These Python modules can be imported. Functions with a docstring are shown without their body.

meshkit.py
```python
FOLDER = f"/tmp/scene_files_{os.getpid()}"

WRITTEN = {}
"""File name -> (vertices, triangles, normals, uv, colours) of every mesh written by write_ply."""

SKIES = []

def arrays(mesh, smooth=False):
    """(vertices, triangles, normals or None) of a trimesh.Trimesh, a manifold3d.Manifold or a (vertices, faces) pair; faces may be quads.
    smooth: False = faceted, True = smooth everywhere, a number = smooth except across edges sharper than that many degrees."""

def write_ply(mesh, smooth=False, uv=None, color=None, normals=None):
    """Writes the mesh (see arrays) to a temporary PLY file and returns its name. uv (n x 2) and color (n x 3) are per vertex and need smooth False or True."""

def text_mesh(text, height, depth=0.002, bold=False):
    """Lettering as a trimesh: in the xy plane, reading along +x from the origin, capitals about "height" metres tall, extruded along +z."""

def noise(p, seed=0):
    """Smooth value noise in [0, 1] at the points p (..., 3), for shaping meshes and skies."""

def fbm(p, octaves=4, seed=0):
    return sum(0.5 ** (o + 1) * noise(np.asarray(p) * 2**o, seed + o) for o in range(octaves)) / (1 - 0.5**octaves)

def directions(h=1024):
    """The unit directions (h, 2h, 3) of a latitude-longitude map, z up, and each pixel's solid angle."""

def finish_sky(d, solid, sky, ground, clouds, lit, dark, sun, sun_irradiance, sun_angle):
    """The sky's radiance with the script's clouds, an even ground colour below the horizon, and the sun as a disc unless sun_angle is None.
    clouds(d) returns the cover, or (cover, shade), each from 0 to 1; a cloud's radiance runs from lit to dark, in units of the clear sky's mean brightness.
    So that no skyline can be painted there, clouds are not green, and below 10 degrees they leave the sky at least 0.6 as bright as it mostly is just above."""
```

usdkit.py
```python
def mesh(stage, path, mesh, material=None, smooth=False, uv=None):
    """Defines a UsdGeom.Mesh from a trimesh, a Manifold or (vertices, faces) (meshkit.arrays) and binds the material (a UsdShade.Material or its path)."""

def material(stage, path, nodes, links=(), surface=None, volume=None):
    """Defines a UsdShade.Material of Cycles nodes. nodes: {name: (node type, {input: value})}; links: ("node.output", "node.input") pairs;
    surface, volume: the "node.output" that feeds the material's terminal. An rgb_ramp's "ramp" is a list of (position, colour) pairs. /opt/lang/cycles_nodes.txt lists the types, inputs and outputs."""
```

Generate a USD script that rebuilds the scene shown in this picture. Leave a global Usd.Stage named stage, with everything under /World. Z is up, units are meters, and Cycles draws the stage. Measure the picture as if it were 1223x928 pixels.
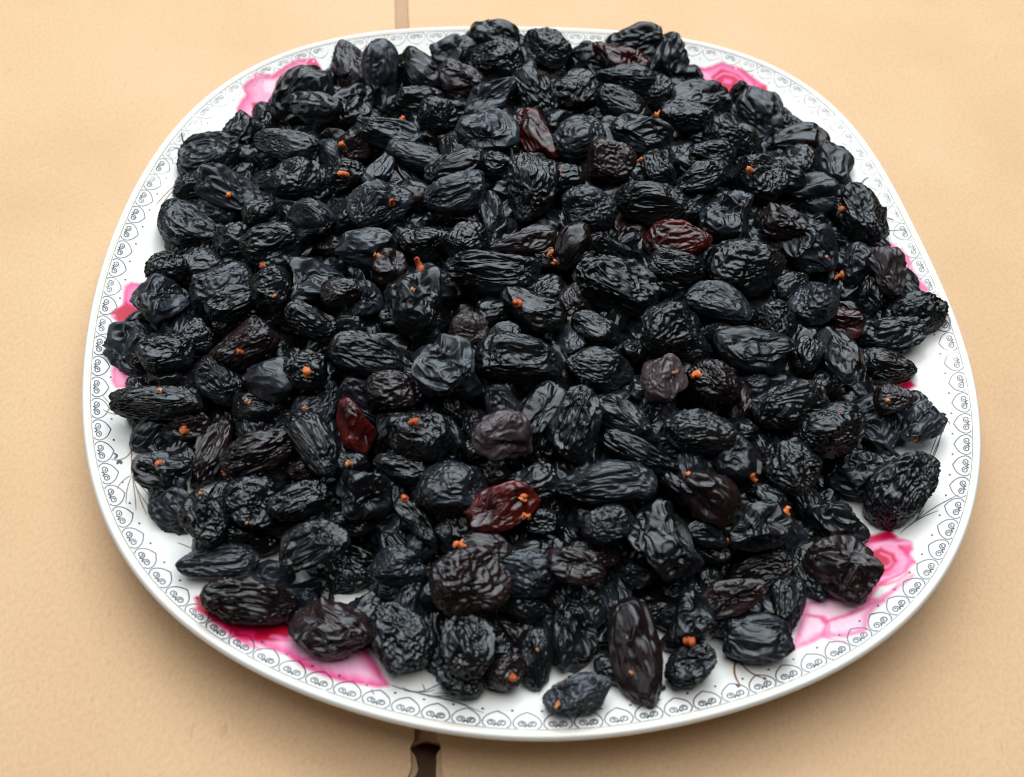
import math, random
import numpy as np, trimesh, usdkit, meshkit
from pxr import Usd, UsdGeom, UsdLux, UsdShade, Gf, Sdf, Vt

stage = Usd.Stage.CreateInMemory()
UsdGeom.SetStageUpAxis(stage, UsdGeom.Tokens.z)
UsdGeom.SetStageMetersPerUnit(stage, 1.0)
UsdGeom.Xform.Define(stage, '/World')

# ------------------------------------------------------------------ camera, light, exposure
EYE, RIGHT, UP, BACK = (np.array(v) for v in ((np.float64(-0.00445), np.float64(-0.21817), np.float64(0.29323)), (np.float64(0.99824), np.float64(0.049481), np.float64(0.032692)), (np.float64(-0.059305), np.float64(0.832875), np.float64(0.550275)), (np.float64(0.0), np.float64(-0.551246), np.float64(0.834343))))
cam = UsdGeom.Camera.Define(stage, '/World/camera')
m = Gf.Matrix4d(1)
for i, v in enumerate((RIGHT, UP, BACK, EYE)):
    m.SetRow3(i, Gf.Vec3d(*map(float, v)))
cam.AddTransformOp().Set(m)
cam.CreateHorizontalApertureAttr(30.0)
cam.CreateFocalLengthAttr(30.0)
cam.CreateFStopAttr(9.5)
cam.CreateFocusDistanceAttr(0.335)
cam.CreateClippingRangeAttr((0.01, 50.0))
cam.CreateExposureAttr(0.0)


def rect_light(name, pos, target, w, h, watts, col):
    """A large soft area light at pos, shining towards target."""
    l = UsdLux.RectLight.Define(stage, '/World/' + name)
    p, t = np.array(pos, float), np.array(target, float)
    z = p - t
    z /= np.linalg.norm(z)
    x = np.cross([0, 0, 1.0], z)
    x = x / np.linalg.norm(x) if np.linalg.norm(x) > 1e-6 else np.array([1.0, 0, 0])
    y = np.cross(z, x)
    mm = Gf.Matrix4d(1)
    for i, v in enumerate((x, y, z, p)):
        mm.SetRow3(i, Gf.Vec3d(*map(float, v)))
    l.AddTransformOp().Set(mm)
    l.CreateWidthAttr(w)
    l.CreateHeightAttr(h)
    l.CreateIntensityAttr(watts)
    l.CreateColorAttr(Gf.Vec3f(*col))
    return l


# a broad window beyond the far side of the plate, the bright ceiling over it, and the pale wall behind the photographer
rect_light('window_light', (-0.08, 1.05, 1.10), (0, 0, 0), 1.5, 1.0, 4.7, (0.90, 0.96, 1.0))
rect_light('ceiling_light', (0.05, 0.30, 1.50), (0, 0.03, 0), 1.6, 1.3, 3.7, (1.0, 0.985, 0.96))
rect_light('side_light', (-1.2, -0.25, 0.8), (0, 0, 0), 0.9, 0.9, 1.2, (0.97, 0.98, 1.0))

# ------------------------------------------------------------------ helpers
taken = {}


def numbered(parent, name):
    k = taken.get((parent, name), 0)
    taken[(parent, name)] = k + 1
    return f'{parent}/{name}' + (f'_{k:03d}' if k else '')


def tag(prim, label=None, category=None, group=None, kind=None):
    p = prim.GetPrim() if hasattr(prim, 'GetPrim') else prim
    for k, v in (('label', label), ('category', category), ('group', group), ('kind', kind)):
        if v:
            p.SetCustomDataByKey(k, v)
    return p


def thing(name):
    return UsdGeom.Xform.Define(stage, numbered('/World', name))


def obj(name, mesh, material, parent='/World', smooth=True):
    parent = str(parent.GetPath()) if hasattr(parent, 'GetPath') else parent
    return usdkit.mesh(stage, numbered(parent, name), mesh, material, smooth=smooth)


def paint(prim, colours):
    UsdGeom.PrimvarsAPI(prim).CreatePrimvar('paint', Sdf.ValueTypeNames.Color3fArray, 'vertex').Set(Vt.Vec3fArray.FromNumpy(np.asarray(colours, np.float32)))


def lin(c):
    c = np.asarray(c, float) / 255
    return np.where(c < .04045, c / 12.92, ((c + .055) / 1.055) ** 2.4)


def sstep(a, b, x):
    t = np.clip((x - a) / (b - a), 0, 1)
    return t * t * (3 - 2 * t)


# ------------------------------------------------------------------ materials
LK = '/World/Looks/'


def raisin_material(name, dark, light, rough, spec=.54, bump=.17, coat=0.0, sss=None, warm=(.022, .0060, .0050)):
    """Dried grape skin: two tones of skin, a dusty bloom in patches, fine creases as relief."""
    nodes = {
        'tc': ('texture_coordinate', {}), 'oi': ('object_info', {}),
        'n1': ('noise_texture', {'scale': 115.0, 'detail': 5.0, 'roughness': .62}),
        'r1': ('rgb_ramp', {'ramp': [(.27, warm), (.38, dark), (.50, tuple(.6 * a + .4 * b for a, b in zip(dark, light))), (.70, light)]}),
        'mr': ('map_range', {'from_min': 0.0, 'from_max': 1.0, 'to_min': .6, 'to_max': 1.5}),
        'vm': ('vector_math', {'math_type': 'scale'}),
        'n2': ('noise_texture', {'scale': 420.0, 'detail': 3.0, 'roughness': .55, 'distortion': 1.2}),
        'rr': ('map_range', {'from_min': .3, 'from_max': .7, 'to_min': rough - .09, 'to_max': rough + .13}),
        'n3': ('noise_texture', {'scale': 1150.0, 'detail': 3.0, 'roughness': .6, 'distortion': .8}),
        'b': ('bump', {'strength': bump, 'distance': .00035}),
        'p': ('principled_bsdf', {'specular_ior_level': spec, 'specular_tint': (.86, .94, 1.0), 'coat_weight': coat, 'coat_roughness': .12}),
    }
    links = [('tc.object', 'n1.vector'), ('tc.object', 'n2.vector'), ('tc.object', 'n3.vector'), ('n1.fac', 'r1.fac'), ('oi.random', 'mr.value'),
             ('r1.color', 'vm.vector1'), ('mr.result', 'vm.scale'), ('vm.vector', 'p.base_color'), ('n2.fac', 'rr.value'), ('rr.result', 'p.roughness'),
             ('n3.fac', 'b.height'), ('b.normal', 'p.normal')]
    if sss:
        nodes['p'][1].update({'subsurface_weight': sss, 'subsurface_scale': .0018, 'subsurface_radius': (1.0, .16, .10)})
    return usdkit.material(stage, LK + name, nodes, links, 'p.BSDF')


SKIN = {
    'k': raisin_material('skin_black', (.0030, .0031, .0034), (.0120, .0142, .0176), .235),
    'b': raisin_material('skin_bloom', (.0055, .0067, .0090), (.0235, .0305, .0405), .30),
    'm': raisin_material('skin_maroon', (.0060, .0040, .0045), (.0195, .0075, .0075), .28, warm=(.040, .0062, .0046)),
    'r': raisin_material('skin_red', (.0110, .0020, .0020), (.0780, .0075, .0050), .22, sss=.2, warm=(.060, .0050, .0035)),
    'p': raisin_material('skin_greyish', (.0220, .0140, .0160), (.0700, .0520, .0580), .36, sss=.1, warm=(.060, .018, .018)),
}
UNDER_SKIN = SKIN['k']


def plain(name, col, rough, **kw):
    return usdkit.material(stage, LK + name, {'p': ('principled_bsdf', {'base_color': col, 'roughness': rough, **kw})}, [], 'p.BSDF')


def speckled(name, a, b, scale, rough, bump=.3, dist=.0004):
    return usdkit.material(stage, LK + name, {
        'tc': ('texture_coordinate', {}), 'n': ('noise_texture', {'scale': scale, 'detail': 4.0, 'roughness': .6}),
        'r': ('rgb_ramp', {'ramp': [(.32, a), (.68, b)]}), 'bp': ('bump', {'strength': bump, 'distance': dist}),
        'p': ('principled_bsdf', {'roughness': rough})},
        [('tc.object', 'n.vector'), ('n.fac', 'r.fac'), ('r.color', 'p.base_color'), ('n.fac', 'bp.height'), ('bp.normal', 'p.normal')], 'p.BSDF')


STEM = [speckled('stem_orange', (.40, .070, .014), (.85, .25, .065), 900., .55), speckled('stem_tan', (.30, .095, .035), (.62, .28, .12), 900., .6), speckled('stem_rust', (.30, .045, .012), (.62, .13, .035), 900., .5)]
PORCELAIN = usdkit.material(stage, LK + 'porcelain', {
    'g': ('geometry', {}), 'n': ('noise_texture', {'scale': 9.0, 'detail': 2.0}),
    'r': ('rgb_ramp', {'ramp': [(.3, (.70, .725, .705)), (.7, (.735, .75, .74))]}),
    'n2': ('noise_texture', {'scale': 55.0, 'detail': 1.0}), 'bp': ('bump', {'strength': .12, 'distance': .0006}),
    'p': ('principled_bsdf', {'roughness': .24, 'specular_ior_level': .30, 'coat_weight': .12, 'coat_roughness': .10})},
    [('g.position', 'n.vector'), ('g.position', 'n2.vector'), ('n.fac', 'r.fac'), ('r.color', 'p.base_color'), ('n2.fac', 'bp.height'), ('bp.normal', 'p.normal')], 'p.BSDF')
PRINT = usdkit.material(stage, LK + 'printed_glaze', {
    'a': ('attribute', {'attribute': 'paint'}), 'p': ('principled_bsdf', {'roughness': .30, 'specular_ior_level': .22})},
    [('a.color', 'p.base_color')], 'p.BSDF')


def worn_ink(name, ink, lo, hi, scale):
    """Thin printed line, rubbed away in patches down to the white glaze."""
    return usdkit.material(stage, LK + name, {
        'g': ('geometry', {}), 'n': ('noise_texture', {'scale': scale, 'detail': 3.0, 'roughness': .6}),
        'r': ('rgb_ramp', {'ramp': [(lo, ink), (hi, (.72, .74, .725))]}),
        'p': ('principled_bsdf', {'roughness': .18, 'coat_weight': .4, 'coat_roughness': .06})},
        [('g.position', 'n.vector'), ('n.fac', 'r.fac'), ('r.color', 'p.base_color')], 'p.BSDF')


INK = plain('ink_blue_black', (.020, .024, .048), .2, coat_weight=.3, coat_roughness=.06)
INK_WORN = worn_ink('ink_worn', (.055, .06, .075), .52, .74, 190.)
INK_FAINT = worn_ink('ink_faint', (.20, .21, .21), .44, .66, 200.)
GILT = worn_ink('worn_gilding', (.74, .56, .27), .50, .74, 80.)


def card(name, a, b, c):
    """Brown kraft paper: soft mottling, short fibres along one direction, faint flutes."""
    return usdkit.material(stage, LK + name, {
        'tc': ('texture_coordinate', {}), 'mp': ('mapping', {'scale': (1.0, .7, 1.0), 'rotation': (0, 0, -.45)}), 'mp2': ('mapping', {'scale': (1.0, .25, 1.0), 'rotation': (0, 0, -.6)}),
        'n1': ('noise_texture', {'scale': 14.0, 'detail': 3.0, 'roughness': .55}), 'n2': ('noise_texture', {'scale': 850.0, 'detail': 3.0, 'roughness': .65}),
        'n3': ('noise_texture', {'scale': 600.0, 'detail': 3.0, 'roughness': .5}), 'n4': ('noise_texture', {'scale': 380.0, 'detail': 1.0, 'roughness': .5}),
        'r1': ('rgb_ramp', {'ramp': [(.30, a), (.50, b), (.72, c)]}),
        'r2': ('rgb_ramp', {'ramp': [(.28, (.74, .72, .69)), (.5, (1, 1, 1)), (.72, (1.16, 1.16, 1.18))]}),
        'r4': ('rgb_ramp', {'ramp': [(.20, (.80, .77, .72)), (.27, (1, 1, 1))]}),
        'mx': ('mix', {'mix_type': 'multiply', 'fac': .40}), 'mx2': ('mix', {'mix_type': 'multiply', 'fac': .6}),
        'bp': ('bump', {'strength': .06, 'distance': .0002}),
        'p': ('principled_bsdf', {'roughness': .62, 'specular_ior_level': .35})},
        [('tc.object', 'n1.vector'), ('tc.object', 'mp.vector'), ('mp.vector', 'n2.vector'), ('mp.vector', 'n3.vector'), ('tc.object', 'mp2.vector'), ('mp2.vector', 'n4.vector'),
         ('n1.fac', 'r1.fac'), ('n2.fac', 'r2.fac'), ('n4.fac', 'r4.fac'), ('r1.color', 'mx.color1'), ('r2.color', 'mx.color2'), ('mx.color', 'mx2.color1'), ('r4.color', 'mx2.color2'), ('mx2.color', 'p.base_color'), ('n3.fac', 'bp.height'), ('bp.normal', 'p.normal')], 'p.BSDF')


KRAFT = card('kraft_paper', (.625, .415, .238), (.655, .445, .258), (.68, .475, .282))
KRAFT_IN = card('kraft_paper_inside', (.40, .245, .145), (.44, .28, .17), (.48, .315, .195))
TORN = card('torn_paper', (.40, .26, .14), (.50, .35, .21), (.60, .44, .28))

# ------------------------------------------------------------------ the cardboard box
# its own frame: origin near the torn slot, v along the joint between the two flaps, u across it
BO, BV, BU = np.array([-.0226, -.144]), np.array([-.1290, .9916]), np.array([.9916, .1290])


def box_xy(u, v):
    return BO + np.outer(np.atleast_1d(u), BU) + np.outer(np.atleast_1d(v), BV)


def slab(outline_uv, ztop, thick):
    """An upright slab of card whose outline is given in the box frame."""
    from shapely.geometry import Polygon
    pts = np.array(outline_uv)
    msh = trimesh.creation.extrude_polygon(Polygon(box_xy(pts[:, 0], pts[:, 1])), thick, engine='earcut')
    msh.apply_translation([0, 0, ztop - thick])
    return msh


rs = np.random.RandomState(11)
V0, V1, UW = -.30, .62, .46
vs = np.concatenate([np.linspace(V0, -.0125, 40), np.linspace(-.0125, .001, 26)[1:], np.linspace(.001, V1, 60)[1:]])


def ragged(v, seed, amp):
    return (meshkit.fbm(np.stack([v * 420, 0 * v + seed, 0 * v], -1), 3, seed) - .5) * amp


def flap_edge(v, side, seed):
    torn = sstep(.0012, -.0012, v)
    base = .0031 + torn * .0011
    if side < 0:
        base = base + .0030 * sstep(-.0065, -.0125, v)
    return side * (base + ragged(v, seed, .0002 + torn * .0004))


box = thing('cardboard_box')
tag(box, 'brown cardboard box with two closed flaps and a torn slot between them, under the plate', 'cardboard box')
edge_r = np.stack([flap_edge(vs, 1, 3), vs], 1)
edge_l = np.stack([flap_edge(vs, -1, 8), vs], 1)
obj('flap', slab(np.vstack([edge_r, [[UW, V1], [UW, V0]]]), 0, .0038), KRAFT, box, smooth=False)
obj('flap', slab(np.vstack([edge_l[::-1], [[-UW, V0], [-UW, V1]]]), 0, .0038), KRAFT, box, smooth=False)
us = np.linspace(-.012, .012, 30)
tear = np.stack([us, .0004 - .0009 * np.abs(us / .004) ** 2.0 * (np.abs(us) < .012) + ragged(us, 21, .0007)], 1)
tear[:, 1] = np.maximum(tear[:, 1], -.006)
obj('inner_flap', slab(np.vstack([tear, [[.2, -.006], [.2, V1 - .02], [-.2, V1 - .02], [-.2, -.006]]]), -.0013, .0022), KRAFT_IN, box, smooth=False)
# strips of torn liner hanging inside the slot
obj('inner_flap', slab([(-.16, -.2), (.16, -.2), (.16, .2), (-.16, .2)], -.0170, .0030), KRAFT_IN, box, smooth=False)
for side, seed, wid, z in ((1, 31, .0042, -.0011), (-1, 37, .0040, -.0014)):
    vv = np.linspace(-.05, -.0016 if seed != 31 else -.0008, 60)
    outer = side * (.0058 + .003 * sstep(-.0065, -.0125, vv) * (side < 0))
    inner = side * (.0044 - wid * (.34 + .22 * meshkit.fbm(np.stack([vv * 260, 0 * vv + seed, 0 * vv], -1), 3, seed)) * sstep(-.001, -.004, vv) + .003 * sstep(-.0065, -.0125, vv) * (side < 0))
    obj('torn_liner', slab(np.vstack([np.stack([inner, vv], 1), np.stack([outer, vv], 1)[::-1]]), z, .0007), TORN, box, smooth=False)
for name, (u0, u1, v0, v1, z0, z1) in {'side_panel': (-UW, -UW + .004, V0, V1, -.25, -.0042), 'side_panel_001': (UW - .004, UW, V0, V1, -.25, -.0042), 'end_panel': (-UW + .005, UW - .005, V0, V0 + .004, -.25, -.0042),
                                       'end_panel_001': (-UW + .005, UW - .005, V1 - .004, V1, -.25, -.0042), 'base_panel': (-UW + .005, UW - .005, V0 + .005, V1 - .005, -.25, -.246)}.items():
    obj(name.replace('_001', ''), slab([(u0, v0), (u1, v0), (u1, v1), (u0, v1)], z1, z1 - z0), KRAFT_IN, box, smooth=False)

# ------------------------------------------------------------------ the plate
HARM = [0.00149, -0.0058, -0.00646, 0.00639, -0.0333, -0.01372, 0.00151, -0.01055, 0.00043, -0.00194, 0.00068, 8e-05, 0.00236, 0.00062]
ZF, ZR = .0065, .022


def rim(th):
    k = 1 + 0 * th
    for i, mm_ in enumerate(range(2, 9)):
        k = k + HARM[2 * i] * np.cos(mm_ * th) + HARM[2 * i + 1] * np.sin(mm_ * th)
    return .15 * k


def zplate(r):
    t = np.clip((r - .60) / .40, 0, 1)
    return ZF + (ZR - ZF) * (t * t * (1.55 - .55 * t))


def on_plate_xy(x, y, lift=0.0):
    """Points (m) on the plate's upper surface, lifted along its normal."""
    x, y = np.asarray(x, float), np.asarray(y, float)
    f = lambda a, b: zplate(np.hypot(a, b) / rim(np.arctan2(b, a)))
    e = 2e-4
    n = np.stack([-(f(x + e, y) - f(x - e, y)) / (2 * e), -(f(x, y + e) - f(x, y - e)) / (2 * e), 1 + 0 * x], -1)
    n /= np.linalg.norm(n, axis=-1, keepdims=True)
    return np.stack([x, y, f(x, y)], -1) + n * lift


def grid_faces(nu, nv, wrap):
    i, j = np.meshgrid(np.arange(nu if wrap else nu - 1), np.arange(nv - 1), indexing='ij')
    a, b = i * nv + j, ((i + 1) % nu) * nv + j
    return np.stack([a.ravel(), b.ravel(), (b + 1).ravel(), (a + 1).ravel()], 1)


NT = 420
th = np.arange(NT) * 2 * np.pi / NT
prof = [(r, zplate(r)) for r in np.concatenate([np.linspace(.004, .6, 14), np.linspace(.6, .985, 46)[1:]])]
zt = ZR
prof += [(.992, zt - .0001), (.9965, zt - .0006), (.9992, zt - .0012), (1.0, zt - .0017), (.9985, zt - .0024), (.994, zt - .0029), (.985, zt - .0034)]
prof += [(r, zplate(r) - .0037) for r in np.linspace(.97, .70, 24)]
prof += [(.672, .0022), (.668, .0006), (.660, .0002), (.645, .0003), (.640, .0012), (.60, .0018), (.3, .0018), (.004, .0018)]
prof = np.array(prof)
R_ = rim(th)[:, None] * prof[None, :, 0]
pv = np.stack([R_ * np.cos(th)[:, None], R_ * np.sin(th)[:, None], np.broadcast_to(prof[None, :, 1], R_.shape)], -1)
pv = pv.reshape(-1, 3)
pf = grid_faces(NT, len(prof), True)
plate = thing('plate')
tag(plate, 'white porcelain plate of rounded square outline with pink roses and a scrollwork heart border', 'plate')
top0, bot0 = len(pv), len(pv) + 1
pv = np.vstack([pv, [[0, 0, ZF], [0, 0, .0018]]])
k = np.arange(NT)
kn = (k + 1) % NT
L_ = len(prof)
tri = np.vstack([pf[:, [0, 1, 2]], pf[:, [0, 2, 3]], np.stack([k * L_, np.full(NT, top0), kn * L_], 1), np.stack([k * L_ + L_ - 1, kn * L_ + L_ - 1, np.full(NT, bot0)], 1)])
tri = tri[:, ::-1] if trimesh.Trimesh(pv, tri, process=False).volume < 0 else tri
obj('dish', (pv, tri), PORCELAIN, plate)

# arc length round the rim, for the border
TT = np.linspace(0, 2 * np.pi, 4001)
bx = np.stack([(rim(TT) - .006) * np.cos(TT), (rim(TT) - .006) * np.sin(TT)], 1)
arc = np.concatenate([[0], np.cumsum(np.linalg.norm(np.diff(bx, axis=0), axis=1))])


def border_xy(a, s):
    """Arc length a (m) round the border and distance s (m) in from the rim's edge -> plate x, y."""
    t = np.interp(np.mod(a, arc[-1]), arc, TT)
    e = 1e-3
    g = lambda q: np.stack([rim(q) * np.cos(q), rim(q) * np.sin(q)], -1)
    p, d = g(t), g(t + e) - g(t - e)
    d /= np.linalg.norm(d, axis=-1, keepdims=True)
    return p + np.stack([-d[..., 1], d[..., 0]], -1) * np.asarray(s)[..., None], t


def ribbon(pts, width, lift, mapper):
    """A flat stroke of ink: pts in the mapper's plane, width in the same unit."""
    p = np.asarray(pts, float)
    d = np.gradient(p, axis=0)
    d /= np.linalg.norm(d, axis=1, keepdims=True) + 1e-12
    n = np.stack([-d[:, 1], d[:, 0]], 1)
    w = np.broadcast_to(width, (len(p),))[:, None] / 2
    xy = np.stack([mapper(p + n * w), mapper(p - n * w)], 1).reshape(-1, 2)
    v = on_plate_xy(xy[:, 0], xy[:, 1], lift)
    i = np.arange(len(p) - 1) * 2
    f = np.stack([i, i + 1, i + 3, i + 2], 1)
    f = np.vstack([f[:, [0, 1, 2]], f[:, [0, 2, 3]]])
    a, b, c = v[f[:, 0]], v[f[:, 1]], v[f[:, 2]]
    flip = np.cross(b - a, c - a)[:, 2] < 0
    f[flip] = f[flip][:, ::-1]
    return v, f


def join(parts):
    vv, ff, n = [], [], 0
    for v, f in parts:
        vv.append(v)
        ff.append(f + n)
        n += len(v)
    return np.vstack(vv), np.vstack(ff)


def spline(pts, n):
    from scipy.interpolate import CubicSpline
    p = np.asarray(pts, float)
    t = np.concatenate([[0], np.cumsum(np.linalg.norm(np.diff(p, axis=0), axis=1))])
    return CubicSpline(t, p)(np.linspace(0, t[-1], n)) if len(p) > 2 else p[0] + np.linspace(0, 1, n)[:, None] * (p[1] - p[0])


NH = 114
pitch = arc[-1] / NH
# one heart, in millimetres: u along the border, s in from the rim
half = spline([(-2.75, 4.45), (-3.45, 4.85), (-3.85, 5.7), (-3.6, 6.9), (-2.5, 8.2), (-1.1, 9.0), (0, 9.5)], 26)
q = np.linspace(0, 1, 30)
spiral = np.stack([-1.55 + (1.18 - .92 * q) * np.cos(-1.0 + q * 3.1 * np.pi) * 1.12, 5.75 + (1.08 - .84 * q) * np.sin(-1.0 + q * 3.1 * np.pi)], 1)
tail = spline([(-.84, 4.87), (-.3, 5.35), (.25, 5.3), (.62, 4.75)], 10)
strokes = []
for sgn in (1, -1):
    for st, w in ((half, .32), (spiral, .36), (tail, .36)):
        strokes.append((st * [sgn, 1], w))
rs = np.random.RandomState(5)
for k in range(NH):
    a0 = k * pitch
    t0 = float(np.interp(a0, arc, TT))
    deg = math.degrees(t0)
    # the border is rubbed pale towards the far corners, as on the plate
    wear = max(math.exp(-((deg - 150) / 14) ** 2), math.exp(-((deg - 28) / 15) ** 2), .80 * (30 < deg < 142), .35 * (165 < deg < 190) , .62 * (0 < deg < 30)) + rs.uniform(-.12, .12)
    wear = max(wear, .5 * (deg > 350))
    mat = INK_FAINT if wear > .68 else INK_WORN if wear > .38 else INK
    mp_ = lambda p: border_xy(a0 + p[:, 0] * 1e-3 * (pitch / .0083), (3.1 + (p[:, 1] - 4.4) * .93) * 1e-3)[0]
    parts = [ribbon(st, w * rs.uniform(.9, 1.15), 6e-5, mp_) for st, w in strokes]
    obj('heart_scroll', join(parts), mat, plate, smooth=False)
    dot = np.array([(math.cos(x) * .42, math.sin(x) * .34) for x in np.linspace(0, 2 * np.pi, 9)[:-1]]) + [4.15, 9.85 + rs.uniform(-.15, .15)]
    xy = mp_(np.vstack([dot, [[4.15, 9.85]]]))
    f = np.array([(8, j, (j + 1) % 8) for j in range(8)])
    v = on_plate_xy(xy[:, 0], xy[:, 1], 6e-5)
    if np.cross(v[f[0, 1]] - v[8], v[f[0, 2]] - v[8])[2] < 0:
        f = f[:, ::-1]
    obj('dot', (v, f), mat, plate, smooth=False)


def band(s0, s1, a0, a1, lift, n=900):
    a = np.linspace(a0, a1, n)
    x0, x1 = border_xy(a, np.full(n, s0))[0], border_xy(a, np.full(n, s1))[0]
    xy = np.stack([x0, x1], 1).reshape(-1, 2)
    v = on_plate_xy(xy[:, 0], xy[:, 1], lift)
    i = np.arange(n - 1) * 2
    f = np.stack([i, i + 2, i + 3, i + 1], 1)
    f = np.vstack([f[:, [0, 1, 2]], f[:, [0, 2, 3]]])
    if np.cross(v[f[0, 1]] - v[f[0, 0]], v[f[0, 2]] - v[f[0, 0]])[2] < 0:
        f = f[:, ::-1]
    return v, f


obj('gold_band', band(.0012, .0023, 0, arc[-1], 4e-5), GILT, plate, smooth=False)
obj('border_line', band(.00270, .00290, 0, arc[-1], 5e-5), INK_WORN, plate, smooth=False)

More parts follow.
